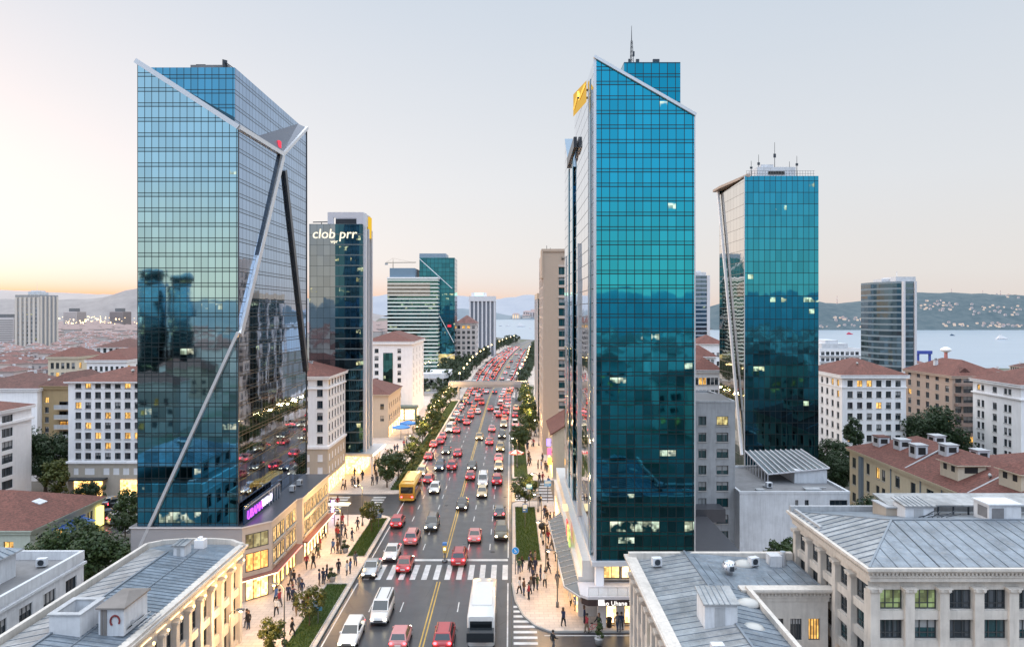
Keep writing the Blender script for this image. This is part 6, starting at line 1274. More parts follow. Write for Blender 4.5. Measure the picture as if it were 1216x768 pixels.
# hillside houses across the water
def hill_house(seed):
    r_ = random.Random(seed); mb = MB(); a = r_.uniform(4,8); h_ = r_.uniform(4,9); mb.box(-a,a,-4,4,-3,h_,0); mb.face([(-a-.5,-4.5,h_+.01),(a+.5,-4.5,h_+.01),(a*.5,0,h_+2.4),(-a*.5,0,h_+2.4)],1); mb.face([(a+.5,4.5,h_+.01),(-a-.5,4.5,h_+.01),(-a*.5,0,h_+2.4),(a*.5,0,h_+2.4)],1); mb.face([(a+.5,-4.5,h_+.01),(a+.5,4.5,h_+.01),(a*.5,0,h_+2.4)],1); mb.face([(-a-.5,4.5,h_+.01),(-a-.5,-4.5,h_+.01),(-a*.5,0,h_+2.4)],1)
    for k in range(3): mb.box(-a+1+k*a*.6,-a+1+k*a*.6+a*.3,-4.06,-4.004,1,h_-1,2)
    return mb.mesh('house', [M('hill house wall %d' % seed, r_.choice([(.62,.57,.57),(.66,.58,.53),(.5,.45,.46)]), .9), M('hill roof %d' % seed, (.34,.25,.24), .9), m_winf if seed%3 else E('hill lit window %d' % seed, (1,.75,.5), 1.1, True)])
hm = [hill_house(k) for k in range(7)]
dg = bpy.context.evaluated_depsgraph_get(); hillo = [o for o in sc.objects if o.name.startswith('hill')]
bpy.context.view_layer.update()
def hill_z(x, y, o):
    ok, loc, nor, idx = o.ray_cast(Vector((x,y,500)), Vector((0,0,-1))); return loc.z if ok else None
h0 = hillo[0]; k = 0
cl = [(990,1040,40,60,34),(1092,1140,90,150,30),(1150,1216,60,120,26),(1175,1216,240,300,10),(1120,1216,4,26,34),(965,1035,4,16,14),(1190,1240,160,210,8)]
for ci,(pa,pb,da,db,n) in enumerate(cl):
    for _ in range(n):
        Y = RY+rh_.uniform(da,db)+14; x = gx(rh_.uniform(pa,pb),Y); z = hill_z(x,Y,h0)
        if z is None: continue
        o = put('hillside_house', rh_.choice(hm), None, (x,Y,z), rh_.uniform(-.3,.3)); o.scale = (.28,.28,.3); tag(o,'tiny pale house on the wooded hillside across the water','hillside house','houses on the far hillside')
for k,(p_,d_) in enumerate(((1130,300),(1188,300),(994,250),(1167,310))):
    Y = RY+d_; x = gx(p_,Y); z = hill_z(x,Y,h0) or 40; T = thing('radio_mast', ('red and white mast on the far ridge above the hillside village','red and white mast on the far ridge near the right edge','faint mast on the far ridge just right of the sea-blue tower','thin mast between the two red ones on the far ridge')[k], 'mast', (x,Y,z-2)); mb = MB()
    for j in range(6): mb.tube((0,0,j*3),(0,0,j*3+3),.9-.1*j,.8-.1*j,6,j%2)
    mb.build('mast', [M('mast white %d'%k,(.6,.55,.55)), M('mast red %d'%k,(.5,.28,.27))], T)
hc = [o for o in hillo if abs(o.data.vertices[0].co.x+420) < 1][0]
for _ in range(22):
    Y = 2725+rh_.uniform(0,60); x = gx(rh_.uniform(612,650),Y); z = hill_z(x,Y,hc)
    if z: o = put('hillside_house', rh_.choice(hm), None, (x,Y,z), 0); o.scale = (2,2,2); tag(o,'pale speck of a house on the blue headland beyond the avenue','hillside house','houses on the far headland')

# boats
def boat(name, label, px_, py_, L, hull, top, rot=0.):
    Y = gy(py_); B = thing(name, label, 'boat', (gx(px_,Y),Y,.03), rot); mb = MB(); w_ = L*.13; h_ = L*.09
    st = [(-L/2,.7),(-L*.2,1),(L*.2,1),(L*.42,.55),(L/2,.05)]; vs = []
    for x,f in st:
        for (a,z) in ((-1,1),(-.7,-.1),(.7,-.1),(1,1)): vs.append((x,a*w_*f,h_*z*(1.25 if f<.6 and x>0 else 1)))
    fs = [(4*i+j,4*i+j+1,4*i+j+5,4*i+j+4) for i in range(4) for j in range(3)]+[(4*i+3,4*i,4*i+4,4*i+7) for i in range(4)]+[(0,3,2,1)]
    mb.raw(vs,fs,0); mb.build('hull', hull, B); mb = MB(); mb.box(-L*.38,L*.22,-w_*.75,w_*.75,h_*1.01,h_*2.2); mb.box(-L*.3,L*.08,-w_*.6,w_*.6,h_*2.2,h_*3.1); mb.build('deckhouse', top, B)
    mb = MB(); mb.tube((-L*.05,0,h_*3.1),(-L*.05,0,h_*5),L*.012,n=5); mb.lathe([(L*.03,0),(L*.025,h_*1.3)],(-L*.18,0,h_*3.1),8); mb.build('mast', top, B)
m_bw = M('boat white', (.75,.72,.72), .5); m_br = M('boat red', (.62,.06,.12), .5); m_bd = M('boat dark', (.08,.13,.2), .5)
boat('boat','red boat on the water right of the sea-blue tower',1009,397,8.5,m_br,m_br)
boat('ferry','white ferry near the right edge of the water',1190,403,13,m_bw,m_bw); boat('boat','small dark boat in the middle of the right-hand water',1131,398.5,6.5,m_bd,m_bd)
boat('ferry','long pale ferry on the water beyond the end of the avenue',619,388,19,m_bw,m_bw); boat('boat','white boat left of the long ferry beyond the avenue',603,387.5,10,m_bw,m_bw); boat('boat','white boat right of the long ferry beyond the avenue',630,390,7,m_bw,m_bw); boat('boat','small grey boat farthest left on the water beyond the avenue',594,387,6,m_bd,m_bw)

# ================================================================== what the glass mirrors: the town behind the viewer
for k,(x,y,r_,h_) in enumerate(((-164,-178,6.2,49),(-150,-176,5.,47))):
    R = thing('round_tower', ('wide round dark tower mirrored in the left glass tower','narrower round dark tower mirrored in the left glass tower')[k], 'tower', (x,y,0)); mb = MB(); mb.lathe([(r_,0),(r_,h_-6),(r_*.86,h_-6),(r_*.86,h_-3),(r_*1.05,h_-3),(r_*.9,h_)],n=24); mb.build('wall', g_dark, R)
rb_ = random.Random(3); bm_ = [M('mirrored wall %d'%k, c, .8, var=.1) for k,c in enumerate(((.42,.40,.38),(.36,.31,.26),(.30,.31,.33)))]
for k in range(26):
    x = -170+rb_.uniform(-8,8)+14*k; y = -rb_.uniform(25,110); h_ = rb_.uniform(8,13); a = rb_.uniform(5,8)
    R = block('town_block', 'dim town block behind the viewer, mirrored in the glass towers', 'building', x-a,x+a,y-8,y,h_, bm_[k%3], {'back':dict(n=4,ww=1.4,rows=rows_even(1.5,3,max(1,int(h_/3)-1),1.5),m0=.8)}, rh=2.5, roofm=m_red2, group='town blocks behind the viewer', lit=.3)
mb = MB()
for _ in range(420):
    x,y = rb_.uniform(-420,520),-rb_.uniform(120,620); a,b,h_ = rb_.uniform(4,8),rb_.uniform(4,7),rb_.uniform(6,13); mb.box(x-a,x+a,y-b,y+b,0,h_,0); r0,r1 = (x-a*.4,y,h_+2.6),(x+a*.4,y,h_+2.6); A,B,C,D_ = (x-a-.4,y-b-.4,h_+.01),(x+a+.4,y-b-.4,h_+.01),(x+a+.4,y+b+.4,h_+.01),(x-a-.4,y+b+.4,h_+.01)
    mb.face([A,B,r1,r0],1); mb.face([B,C,r1],1); mb.face([C,D_,r0,r1],1); mb.face([D_,A,r0],1)
o = mb.build('far_houses', [wallsf[0], m_redfar]); tag(o,'mass of houses behind the viewer, seen only in mirror glass','far town',None,'stuff')
# ================================================================== trees
def crown_mesh(name, rx_, rz_, n, leaf, clumps, m, seed, cone=0., zc=0.):
    """leaf sprays gathered in clumps over an uneven volume, with gaps between"""
    r_ = random.Random(seed); vs = []; fs = []; cs = []
    for _ in range(clumps):
        while True:
            p = Vector((r_.uniform(-1,1),r_.uniform(-1,1),r_.uniform(-1,1)))
            if .25 < p.length < 1.: break
        f = (1-cone*(p.z+1)/2); cs.append((Vector((p.x*rx_*f,p.y*rx_*f,p.z*rz_+zc)), r_.uniform(.2,.42)*rx_))
    for _ in range(n):
        c, q = r_.choice(cs)
        d = Vector((r_.gauss(0,1),r_.gauss(0,1),r_.gauss(0,1))).normalized(); p = c+d*q*r_.uniform(.55,1.05)
        nrm = (d+Vector((r_.uniform(-.8,.8),r_.uniform(-.8,.8),r_.uniform(-.3,.9)))).normalized(); a = nrm.orthogonal().normalized(); a = Matrix.Rotation(r_.uniform(0,2*PI),3,nrm) @ a; b = nrm.cross(a); s = leaf*r_.uniform(.6,1.25)
        k = len(vs); vs += [tuple(p-a*s*.5), tuple(p+b*s*.32), tuple(p+a*s*.5+nrm*s*.12), tuple(p-b*s*.32)]; fs.append((k,k+1,k+2,k+3))
    me = bpy.data.meshes.new(name); me.from_pydata(vs,[],fs); me.materials.append(m); me.update(); return me
def trunk_mesh(h, r, seed, spread):
    r_ = random.Random(seed); mb = MB(); p = Vector((0,0,-.05)); rr_ = r; pts = [p.copy()]
    for k in range(4):
        q = p+Vector((r_.uniform(-.06,.06)*h*.3,r_.uniform(-.06,.06)*h*.3,h/4)); mb.tube(p,q,rr_,rr_*.82,7,cap=False); p = q; rr_ *= .82; pts.append(p.copy())
    for k in range(6):
        a = 2*PI*k/6+r_.uniform(-.4,.4); o = pts[2+k%3]; e = o+Vector((math.cos(a)*spread*.55,math.sin(a)*spread*.55,h*r_.uniform(.25,.5))); mid = (o+e)/2+Vector((0,0,-.05*h)); mb.tube(o,mid,rr_*.8,rr_*.5,5,cap=False); mb.tube(mid,e,rr_*.5,rr_*.15,5,cap=False)
    return mb.mesh('trunk',[m_bark])
TREE = {}
def tree_kind(key, R_, Hc, n, leaf, clumps, m, trunk_h, tr, variants=3, cone=0.):
    TREE[key] = [(crown_mesh('crown',R_,Hc,n,leaf,clumps,m,hash_(key)+v,cone), trunk_mesh(trunk_h,tr,v+50,R_), trunk_h+Hc*.72) for v in range(variants)]
def hash_(s): return sum(ord(c)*(i+3) for i,c in enumerate(s))
tree_kind('street', 1.55,1.65,1900,.30,24,m_leaf_y,1.9,.10,3); tree_kind('dark', 1.9,1.9,2000,.36,24,m_leaf,1.8,.15,4); tree_kind('big', 4.6,3.2,9000,.46,48,m_leaf,3.2,.36,2)
tree_kind('round', 4.0,3.6,9000,.42,52,m_leaf_d,3.0,.35,2); tree_kind('far', 2.7,2.4,420,.85,16,m_leaf_far,2.,.2,4); tree_kind('tall', 1.9,3.8,3600,.40,34,m_leaf_d,3.4,.2,2,.45)
ti = 0
def tree(key, x, y, label, group=None, s=1., z=.1, name='tree', cat='tree', sz=1.):
    global ti; cm, tm, zc = TREE[key][ti%len(TREE[key])]; ti += 1
    T = thing(name, label, cat, (x,y,z), random.uniform(0,6.28), group); T.scale = (s,s,s*sz)
    put('trunk', tm, T); put('crown', cm, T, (0,0,zc)); return T
tree('big', gx(92,73), 73, 'broad spreading tree between the car park and the zinc-roofed block at lower left', s=.98, z=0, sz=.92); tree('big', gx(58,76), 77, 'smaller bushy tree left of the broad spreading tree, by the long red house', s=.62, z=0)
tree('round', gx(54,119), 119, 'tall dark tree in front of the ochre apartment block', s=1.0, z=0, sz=1.08); tree('street', gx(71,110), 109, 'yellow-green young tree below the tall dark tree', s=1.5, z=0)
tree('round', gx(106,107), 107, 'dark tree in front of the white apartment block entrance', s=.5, z=0); tree('dark', gx(152,100), 100, 'tree by the parked cars near the foot of the left glass tower', s=1.0, z=0); tree('dark', gx(158,97), 95, 'small tree in the car park against the left glass tower', s=.8,z=0)
tree('dark', gx(95,92), 92, 'bush by the blue awning of the long red house', s=.7,z=0)
tree('tall', gx(1014,128), 128, 'tall conical tree in front of the white block right of the sea-blue tower', s=1.15, z=0); tree('round', gx(987,126), 126, 'round dark tree at the foot of the sea-blue tower', s=.78, z=0); tree('round', gx(1000,118), 119, 'dark tree beside the red lamp, left of the long yellow building', s=.62, z=0)
tree('round', gx(1128,128), 132, 'very broad dark tree in front of the tan apartment block', s=1.3, z=0); tree('round', gx(1086,140), 141, 'dark tree between the white block and the tan apartment block', s=1.0, z=0)
tree('round', gx(1040,84), 84, 'dark leafy tree before the long yellow building, behind the zinc roof parapet', s=.85, z=0); tree('dark', gx(928,80), 80, 'small dark tree by the low white building, left of the large stone office block', s=1.1, z=0); tree('dark', gx(1083,139), 137, 'small tree right of the white seven-storey block', s=1.2, z=0)
# young street trees on the verges
for x,y,k,s,l in ((-19.3,68.2,'street',.82,'young tree on the near left verge beside a blue information board'),(-19.1,97.5,'street',.9,'young tree on the second left verge, nearest the side street'),(-20.3,60.5,'street',.8,'young tree at the bottom edge of the near left verge'),
    (2.0,109.2,'dark',1.0,'leafy tree standing at the far end of the right verge')):
    tree(k,x,y,l,None,s)
for k,(x,y,s) in enumerate(((-21.3,122,1.05),(-20.2,127.5,.9),(-21.6,131,1.0),(-19.8,141,.8),(-20.6,150,.75),(-20.4,163,.95),(-20.9,171,1.1),(-19.9,180,1.0),(-20.6,190,1.1),(-21.5,200,1.3),(-20.4,212,1.0),(-21.6,223,1.2),(-20.2,234,1.1))):
    tree('dark',x,y,'leafy street tree, number %s from the side street in the left verge row'%('one two three four five six seven eight nine ten eleven twelve thirteen'.split()[k]) if False else 'leafy street tree in the left verge row before the footbridge','left verge street trees',s)
for k,(x,y,s) in enumerate(((1.6,150,1.1),(1.5,157.5,1.2),(4.6,172,1.2),(4.3,180,1.4),(4.5,190,1.3),(4.6,201,1.3),(4.4,213,1.3),(4.7,226,1.3),(4.5,238,1.2))):
    tree('dark',x,y,'dense street tree in the right-hand row before the footbridge','right row street trees',s)
k = 0; Y = 256.
while Y < 700:
    for off in (2.2, 7.5, 13):
        if Y < 420 or off < 8: tree('far', rl(Y)-off-random.uniform(0,2.), Y+random.uniform(-3,3), 'tree in the belt left of the far avenue beyond the footbridge','far tree belt left of the avenue',random.uniform(.8,1.35))
    tree('far', rr(Y)+2.0+random.uniform(0,1.2), Y+random.uniform(-3,3), 'tree in the row right of the far avenue beyond the footbridge','far tree row right of the avenue',random.uniform(.75,1.1))
    Y += 9+Y*.012
for k in range(22): Y = random.uniform(520,690); tree('far', rl(Y)-random.uniform(14,50), Y, 'tree on the slope behind the white striped tower','trees on the far slope',random.uniform(1.3,2.4))
# hedges on the left verge
R = thing('hedge','long clipped hedge along the kerb of the left verge before the footbridge','hedge',(-19.0,150,.12)); R2 = []
me = MB()
r_ = random.Random(4); vs=[];fs=[]
for _ in range(5200):
    p = Vector((r_.uniform(-.6,.6),r_.uniform(-29,50),r_.uniform(0,.6)));
    if math.sin(p.y*.55)+.6*math.sin(p.y*1.7+1) < -.5: continue
    p = p; a = Vector((r_.uniform(-1,1),r_.uniform(-1,1),r_.uniform(-1,1))).normalized(); b = a.orthogonal().normalized(); s = .22; k = len(vs); vs += [tuple(p-a*s),tuple(p+b*s*.6),tuple(p+a*s),tuple(p-b*s*.6)]; fs.append((k,k+1,k+2,k+3))
m_ = bpy.data.meshes.new('foliage'); m_.from_pydata(vs,[],fs); m_.materials.append(m_leaf_y); put('foliage',m_,R)
def topiary(x,y,label,kind):
    T = thing('potted_shrub',label,'potted plant',(x,y,.12)); mb = MB(); mb.lathe([(.3,0),(.4,.5),(.42,.55),(.36,.55)],n=12); mb.build('pot', m_conc, T)
    if kind == 'cone': cm = crown_mesh('foliage',.5,.95,700,.16,20,m_leaf,3,.9,1.35)
    else: cm = crown_mesh('foliage',.52,.6,700,.16,18,m_leaf_d,4,0,1.0)
    put('foliage',cm,T)
topiary(gx(410,89),89,'round potted shrub at the near end of the second left verge','ball'); topiary(gx(711,64.6),64.4,'cone-shaped potted shrub by the kerb at bottom centre right','cone'); topiary(gx(393,78.9),79.4,'dark ball shrub at the far end of the near left verge','ball')

# ================================================================== street lamps, signs, bridge
def lamp_meshes(h, arm, glow):
    mb = MB(); mb.lathe([(.16,0),(.16,.5),(.08,.6)],n=8); mb.tube((0,0,.5),(0,0,h),.075,.05,8); mb.tube((0,0,h),(arm*.5,0,h+.35),.045,.04,6); mb.tube((arm*.5,0,h+.35),(arm,0,h+.38),.04,.04,6); pole = mb.mesh('pole',[m_pole])
    mb = MB(); mb.box(arm-.1,arm+.5,-.13,.13,h+.33,h+.45); head = mb.mesh('lamp_head',[m_pole]); mb = MB(); mb.lathe([(.03,-.14),(.13,-.08),(.13,0)],(arm+.22,0,h+.32),8); return pole, head, mb.mesh('bulb',[glow])
LM = lamp_meshes(5.4,.7,m_lampw); LMd = lamp_meshes(5.4,.7,m_lamp)
def lamp(x,y,label,rz=0.,set_=LM,group=None,s=1.,glow=1500.):
    T = thing('street_lamp',label,'street lamp',(x,y,.1),rz,group); T.scale = (s,s,s)
    for nm,me in zip(('pole','lamp_head','bulb'),set_): put(nm,me,T)
    pl_ = bpy.data.lights.new('lamp glow','POINT'); pl_.energy = glow; pl_.color = (1.,.57,.2); pl_.shadow_soft_size = .25; lo = bpy.data.objects.new('lamp_glow',pl_); COL.objects.link(lo); lo.parent = T; lo.location = (1.0 if set_ is LM or set_ is LMd else .9,0,5.25)
lamp(-20.2,63.5,'street lamp nearest the camera on the left pavement by the verge',PI); lamp(-21.2,88.5,'street lamp on the left pavement beside the potted shrub',PI); lamp(-20.9,100,'street lamp at the side-street corner of the left pavement',PI)
lamp(-22.9,58,'street lamp by the stone block at bottom left of the avenue',0)
lamp(3.9,95,'street lamp in the middle of the right verge by the pavement',PI,glow=800); lamp(3.9,107,'street lamp at the far end of the right verge',PI,glow=800); lamp(1.0,137,'street lamp just past the right-hand side street',PI); lamp(6.0,160,'street lamp beside the narrow cream house on the right pavement',PI)
lamp(3.9,82.5,'street lamp at the near end of the right verge by the crossing',PI,glow=650); lamp(4.6,72.5,'street lamp on the curved right corner pavement',PI,glow=650)
for k in range(10): Y = 140+11*k; lamp(-20.9,Y,'warm street lamp in the left-hand row before the footbridge',0,LMd,'left lamp row before the footbridge')
for k in range(9): Y = 172+9*k; lamp(5.4,Y,'warm street lamp in the right-hand row before the footbridge',PI,LMd,'right lamp row before the footbridge')
mb = MB(); mb.tube((0,0,0),(0,0,7.5),.12,.09,5); mb.lathe([(.1,7.5),(.32,7.75),(.32,7.95),(.1,8.2)],n=7,m=1); flm = mb.mesh('street_lamp',[m_pole,m_lampfar])
Y = 258.
while Y < 680:
    o = put('street_lamp',flm,None,(rl(Y)-1.6,Y,0)); tag(o,'glowing lamp in the row left of the far avenue','street lamp','far lamps left of the avenue'); 
    if Y < 470: o = put('street_lamp',flm,None,(rr(Y)+1.4,Y,0)); tag(o,'glowing lamp in the row right of the far avenue','street lamp','far lamps right of the avenue')
    Y += random.uniform(11,19)+Y*.025
for k in range(16):
    Y = random.uniform(230,420); o = put('street_lamp',flm,None,(random.uniform(-46,-26)-(.06*(Y-230)),Y,0)); o.scale = (.8,.8,.6); tag(o,'glowing lamp among the trees near the wedge tower foot','street lamp','lamps among the far left trees')
# footbridge
R = thing('footbridge','grey concrete footbridge spanning the whole avenue','bridge',(-8,244,0))
mb = MB(); mb.box(-13.6,13.2,-1.4,1.4,4.35,5.2); mb.build('deck', M('bridge concrete', (.27,.26,.26), .8), R)
for s in (-1.45,1.35):
    mb = MB(); mb.box(-13.6,13.2,s,s+.1,5.2,6.35); mb.build('parapet', M('bridge parapet', (.36,.34,.34), .7), R)
for x in (-12.2,-10.6+.4,9.4,12): mb = MB(); mb.box(x-.35,x+.35,-.6,.6,0,4.35); mb.build('pillar', m_conc, R)
for x,sg in ((-12.9,1),(12.4,-1)):
    mb = MB()
    for k in range(12): mb.box(x-.9,x+.9,1.5+.55*k,2.1+.55*k,4.2-.36*k,4.45-.36*k)
    mb.build('stair', m_conc, R)
# median signal box at the crossing
T = thing('traffic_signal','yellow and blue signal post on the double line at the zebra crossing','traffic signal',(rx(84,CF)+.1,86.,0)); mb = MB(); mb.lathe([(.34,0),(.34,.18),(.1,.22)],n=12); mb.tube((0,0,.2),(0,0,1.5),.07); mb.build('post',m_pole,T); mb = MB(); mb.box(-.24,.24,-.2,.2,1.1,2.0); mb.build('signal_box',M('signal yellow',(.65,.45,.1),.4),T); mb = MB(); mb.box(-.26,.26,-.22,.22,2.0,2.3); mb.build('top',M('signal blue',(.08,.25,.6),.4),T); mb = MB(); mb.box(-.13,.13,-.23,-.204,1.45,1.75); mb.build('lens',E('signal lens',(1,.8,.4),4),T)
def round_sign(x,y,h,label,arrow=True,r=.42):
    T = thing('road_sign',label,'road sign',(x,y,.1)); mb = MB(); mb.tube((0,0,0),(0,0,h+r),.045,n=8); mb.build('post',m_pole,T); mb = MB(); mb.tube((0,-.06,h),(0,-.03,h),r,n=24,m=0,smooth=False); mb.tube((0,-.064,h),(0,-.061,h),r*.93,n=24,m=1,smooth=False)
    mb.beam((-.12,-.07,h+.16),(.12,-.07,h-.12),.07,.01,0,(0,1,0)); mb.beam((-.14,-.07,h-.14),(.14,-.07,h-.14),.06,.01,0,(0,1,0)); mb.build('disc',[M('sign white',(.8,.8,.8),.4),E('sign blue',(.05,.35,.85),.8,True)],T)
round_sign(gx(612,82),81.6,2.7,'round blue sign on a post at the right end of the zebra crossing'); 
def board(x,y,z,w_,h_,label,col,rz=0):
    T = thing('info_board',label,'sign board',(x,y,.1),rz); mb = MB(); mb.tube((0,.05,0),(0,.05,z+h_),.05,n=6); mb.build('post',m_pole,T); mb = MB(); mb.box(-w_/2,w_/2,-.05,0,z,z+h_); mb.build('panel',M('board '+label[:14],col,.4),T); mb = MB(); mb.box(-w_/2+.08,w_/2-.08,-.07,-.052,z+h_*.45,z+h_-.1); mb.box(-w_/2+.08,w_/2-.3,-.07,-.052,z+h_*.2,z+h_*.3); mb.build('print',M('board print '+label[:12],(.6,.68,.72),.5),T)
board(-18.6,68.6,1.3,.8,.9,'blue information board on the near left verge',(.06,.25,.45)); board(-18.5,99.2,1.4,.9,1.1,'blue information board on the second left verge',(.08,.2,.4)); board(1.8,99,2.2,.7,1.2,'blue information board on the right verge',(.05,.15,.4)); board(2.6,108,3.2,.9,.7,'small blue sign beside the right verge tree',(.08,.3,.6)); board(5.6,112.2,2.6,1.1,.9,'wide blue shop sign on a post right of the verge tree',(.06,.35,.8))
T = thing('ball_sign','black round sign on a post beside the right verge','road sign',(3.9,92.5,.1)); mb = MB(); mb.tube((0,0,0),(0,0,2.),.05); mb.build('post',m_pole,T); mb = MB(); mb.lathe([(.05,1.7),(.4,1.9),(.5,2.2),(.4,2.5),(.05,2.7)],n=12); mb.build('head',m_black,T)
T = thing('light_column','violet glowing light column at the left side-street corner','light column',(gx(395,104),104.,.1)); mb = MB(); mb.box(-.16,.16,-.16,.16,0,2.6); mb.build('glow',E('violet glow',(.75,.35,1.),7.),T); mb = MB(); mb.box(-.24,.24,-.24,.24,-.02,.0+.12); mb.box(-.2,.2,-.2,.2,2.6,2.7); mb.build('base',m_pole,T)
T = thing('light_canopy','white lit entrance canopy at the side-street corner of the left podium','canopy',(gx(397,100),100.,.1)); mb = MB(); mb.tube((0,0,0),(0,0,3.),.07); mb.tube((1.9,0,0),(1.9,0,3.),.07); mb.build('post',m_pole,T); mb = MB(); mb.box(-1.2,2.2,-.5,.5,3.,3.12); mb.build('roof',m_white,T); mb = MB(); mb.box(-1.1,2.1,-.42,.42,2.93,2.99); mb.build('light_panel',E('canopy glow',(1,.9,.7),4.),T)
def parasol(x,y,label,ca,cb,r=1.5,h=2.5):
    T = thing('parasol',label,'parasol',(x,y,.1)); mb = MB(); mb.tube((0,0,0),(0,0,h+.5),.05); mb.lathe([(.3,0),(.3,.1),(.05,.12)],n=10); mb.build('post',m_pole,T); mb = MB(); n = 8
    for k in range(n):
        a,b = 2*PI*k/n,2*PI*(k+1)/n; mb.face([(0,0,h+.5),(r*math.cos(a),r*math.sin(a),h-.1),(r*math.cos(b),r*math.sin(b),h-.1)],k%2); mb.face([(r*math.cos(a),r*math.sin(a),h-.1),(r*math.cos(a),r*math.sin(a),h-.35),(r*math.cos(b),r*math.sin(b),h-.35),(r*math.cos(b),r*math.sin(b),h-.1)],(k+1)%2)
    mb.build('canopy',[ca,cb],T)
m_pr,m_pw,m_pb,m_po = M('parasol red',(.55,.06,.07),.8),M('parasol white',(.72,.68,.66),.8),M('parasol blue',(.08,.25,.6),.8),M('parasol orange',(.75,.25,.04),.8)
parasol(gx(613,139),140,'red and white striped parasol at the right-hand side street',m_pr,m_pw,1.5); parasol(gx(476,168),168,'blue market parasol at the left side of the avenue',m_pb,m_pb,2.2,3); parasol(gx(484,173),174,'blue market parasol farther from the camera at left',m_pb,m_pb,2.2,3); parasol(gx(520,192),191,'orange parasol on the left verge',m_po,m_po,1.3,2.4); parasol(gx(433,140),141,'dark folded-edge parasol before the dark glass tower',M('parasol grey',(.1,.1,.11),.8),m_pw,1.4)
# white fence along the verge by the side street, bollard rail
R = thing('fence','white post-and-rail fence along the second left verge','fence',(-20.45,118,.1)); mb = MB()
for k in range(14): mb.box(-.05,.05,2+k*1.6,2.1+k*1.6,0,.9)
mb.box(-.04,.04,2,23,.8,.88); mb.box(-.04,.04,2,23,.4,.46); mb.build('rail',m_white,R)
T = thing('litter_bin','black litter bin on the corner pavement by the bright lobby','litter bin',(gx(724,67.6),67.9,.12)); mb = MB(); mb.lathe([(.22,0),(.26,.8),(.28,.85),(.2,.95)],n=10); mb.build('bin',m_black,T); mb = MB(); mb.lathe([(.3,.78),(.3,.84)],n=10); mb.build('rim',m_steel_d,T)

# manhole covers let into the carriageway
for k,(px_,py_,l) in enumerate(((540,748,'manhole cover right of the double line near the bottom edge'),(452,700,'manhole cover between minibus and zebra crossing at left'),(585,655,'manhole cover behind the zebra crossing, right carriageway'),(530,600,'manhole cover left of the double line, mid road'),(600,590,'manhole cover in the right kerb lane near the side street'))):
    Y = gy(py_); mb = MB(); mb.tube((0,0,0),(0,0,.006),.36,n=20,smooth=False); mb.tube((0,0,.006),(0,0,.009),.3,n=20,smooth=False,m=1); o = mb.build('manhole_cover',[m_steel_d,M('iron cover %d'%k,(.035,.033,.032),.6)],None,(gx(px_,Y),Y,.006)); tag(o,l,'manhole cover')
# ================================================================== cars
CM = {}
def paint(name, col, metal=.0):
    k = 'paint '+name
    if k not in CM:
        t = NT(k); P = t.coord('Object'); c = t.mix(t.math('MULTIPLY', t.noise(P,3,4), .5), col, tuple(q*.7 for q in col)); b = t.bsdf(Base_Color=c, Roughness=.32, Metallic=metal); b.inputs['Coat Weight'].default_value = .6; b.inputs['Coat Roughness'].default_value = .1; CM[k] = t.done(b)
    return CM[k]
PAINT = dict(white=(.72,.71,.7),silver=(.45,.46,.48),red=(.42,.025,.03),pink=(.55,.2,.2),black=(.015,.016,.018),grey=(.12,.125,.13),olive=(.10,.095,.06),cream=(.58,.46,.28),gold=(.4,.27,.1),blue=(.04,.06,.11),orange=(.65,.2,.03),yellow=(.7,.42,.06))  # pink and some red bodies put blurred lamp glow into the paint
m_cglass2 = M('car window', (.012,.015,.018), .08, spec=.9); m_trim = M('car trim', (.02,.02,.022), .5); m_rim = M('alloy rim', (.4,.4,.42), .3, .8); m_plate = M('number plate', (.7,.7,.68), .5)
DIM = dict(saloon=(4.4,1.78,1.44),hatch=(3.9,1.74,1.5),estate=(4.6,1.8,1.5),suv=(4.5,1.86,1.7),van=(4.9,1.8,2.0),bus=(9.2,2.45,3.0),truck=(8.8,2.45,3.3))
def profile(kind):
    L,W,Hc = DIM[kind]; h = L/2
    if kind in ('saloon',): low = [(-h,.55),(-h+.08,.86),(-h+.75,.95),(-h+1.2,.97),(.85,.94),(1.2,.9),(h-.35,.74),(h-.06,.62),(h,.45)]; gb = (-h+.62,1.05); gt = (-h+1.35,.2)
    elif kind == 'hatch': low = [(-h,.55),(-h+.05,.92),(-h+.5,1.),(.8,.97),(1.1,.93),(h-.3,.78),(h-.05,.62),(h,.45)]; gb = (-h+.08,1.15); gt = (-h+.5,.25)
    elif kind == 'estate': low = [(-h,.55),(-h+.05,.9),(-h+.5,.98),(.85,.95),(1.3,.91),(h-.35,.76),(h-.05,.62),(h,.45)]; gb = (-h+.1,1.2); gt = (-h+.45,.3)
    elif kind == 'suv': low = [(-h,.6),(-h+.05,1.05),(-h+.5,1.12),(.9,1.1),(1.25,1.06),(h-.25,.95),(h-.03,.75),(h,.5)]; gb = (-h+.1,1.25); gt = (-h+.4,.45)
    else: low = [(-h,.6),(-h+.03,1.2),(-h+.4,1.25),(1.3,1.22),(1.7,1.15),(h-.2,1.0),(h-.03,.75),(h,.5)]; gb = (-h+.05,h-.7); gt = (-h+.12,h-1.55)
    return low, gb, gt
def ring_loft(mb, st, m=0):
    """st: list of (y, [(x,z)...]) closed rings"""
    n = len(st[0][1]); vs = [(p[0],y,p[1]) for y,r in st for p in r]
    mb.raw(vs, [(k*n+i,k*n+(i+1)%n,(k+1)*n+(i+1)%n,(k+1)*n+i) for k in range(len(st)-1) for i in range(n)], m, True)
    mb.face([vs[i] for i in range(n)],m); mb.face([vs[(len(st)-1)*n+i] for i in range(n-1,-1,-1)],m)
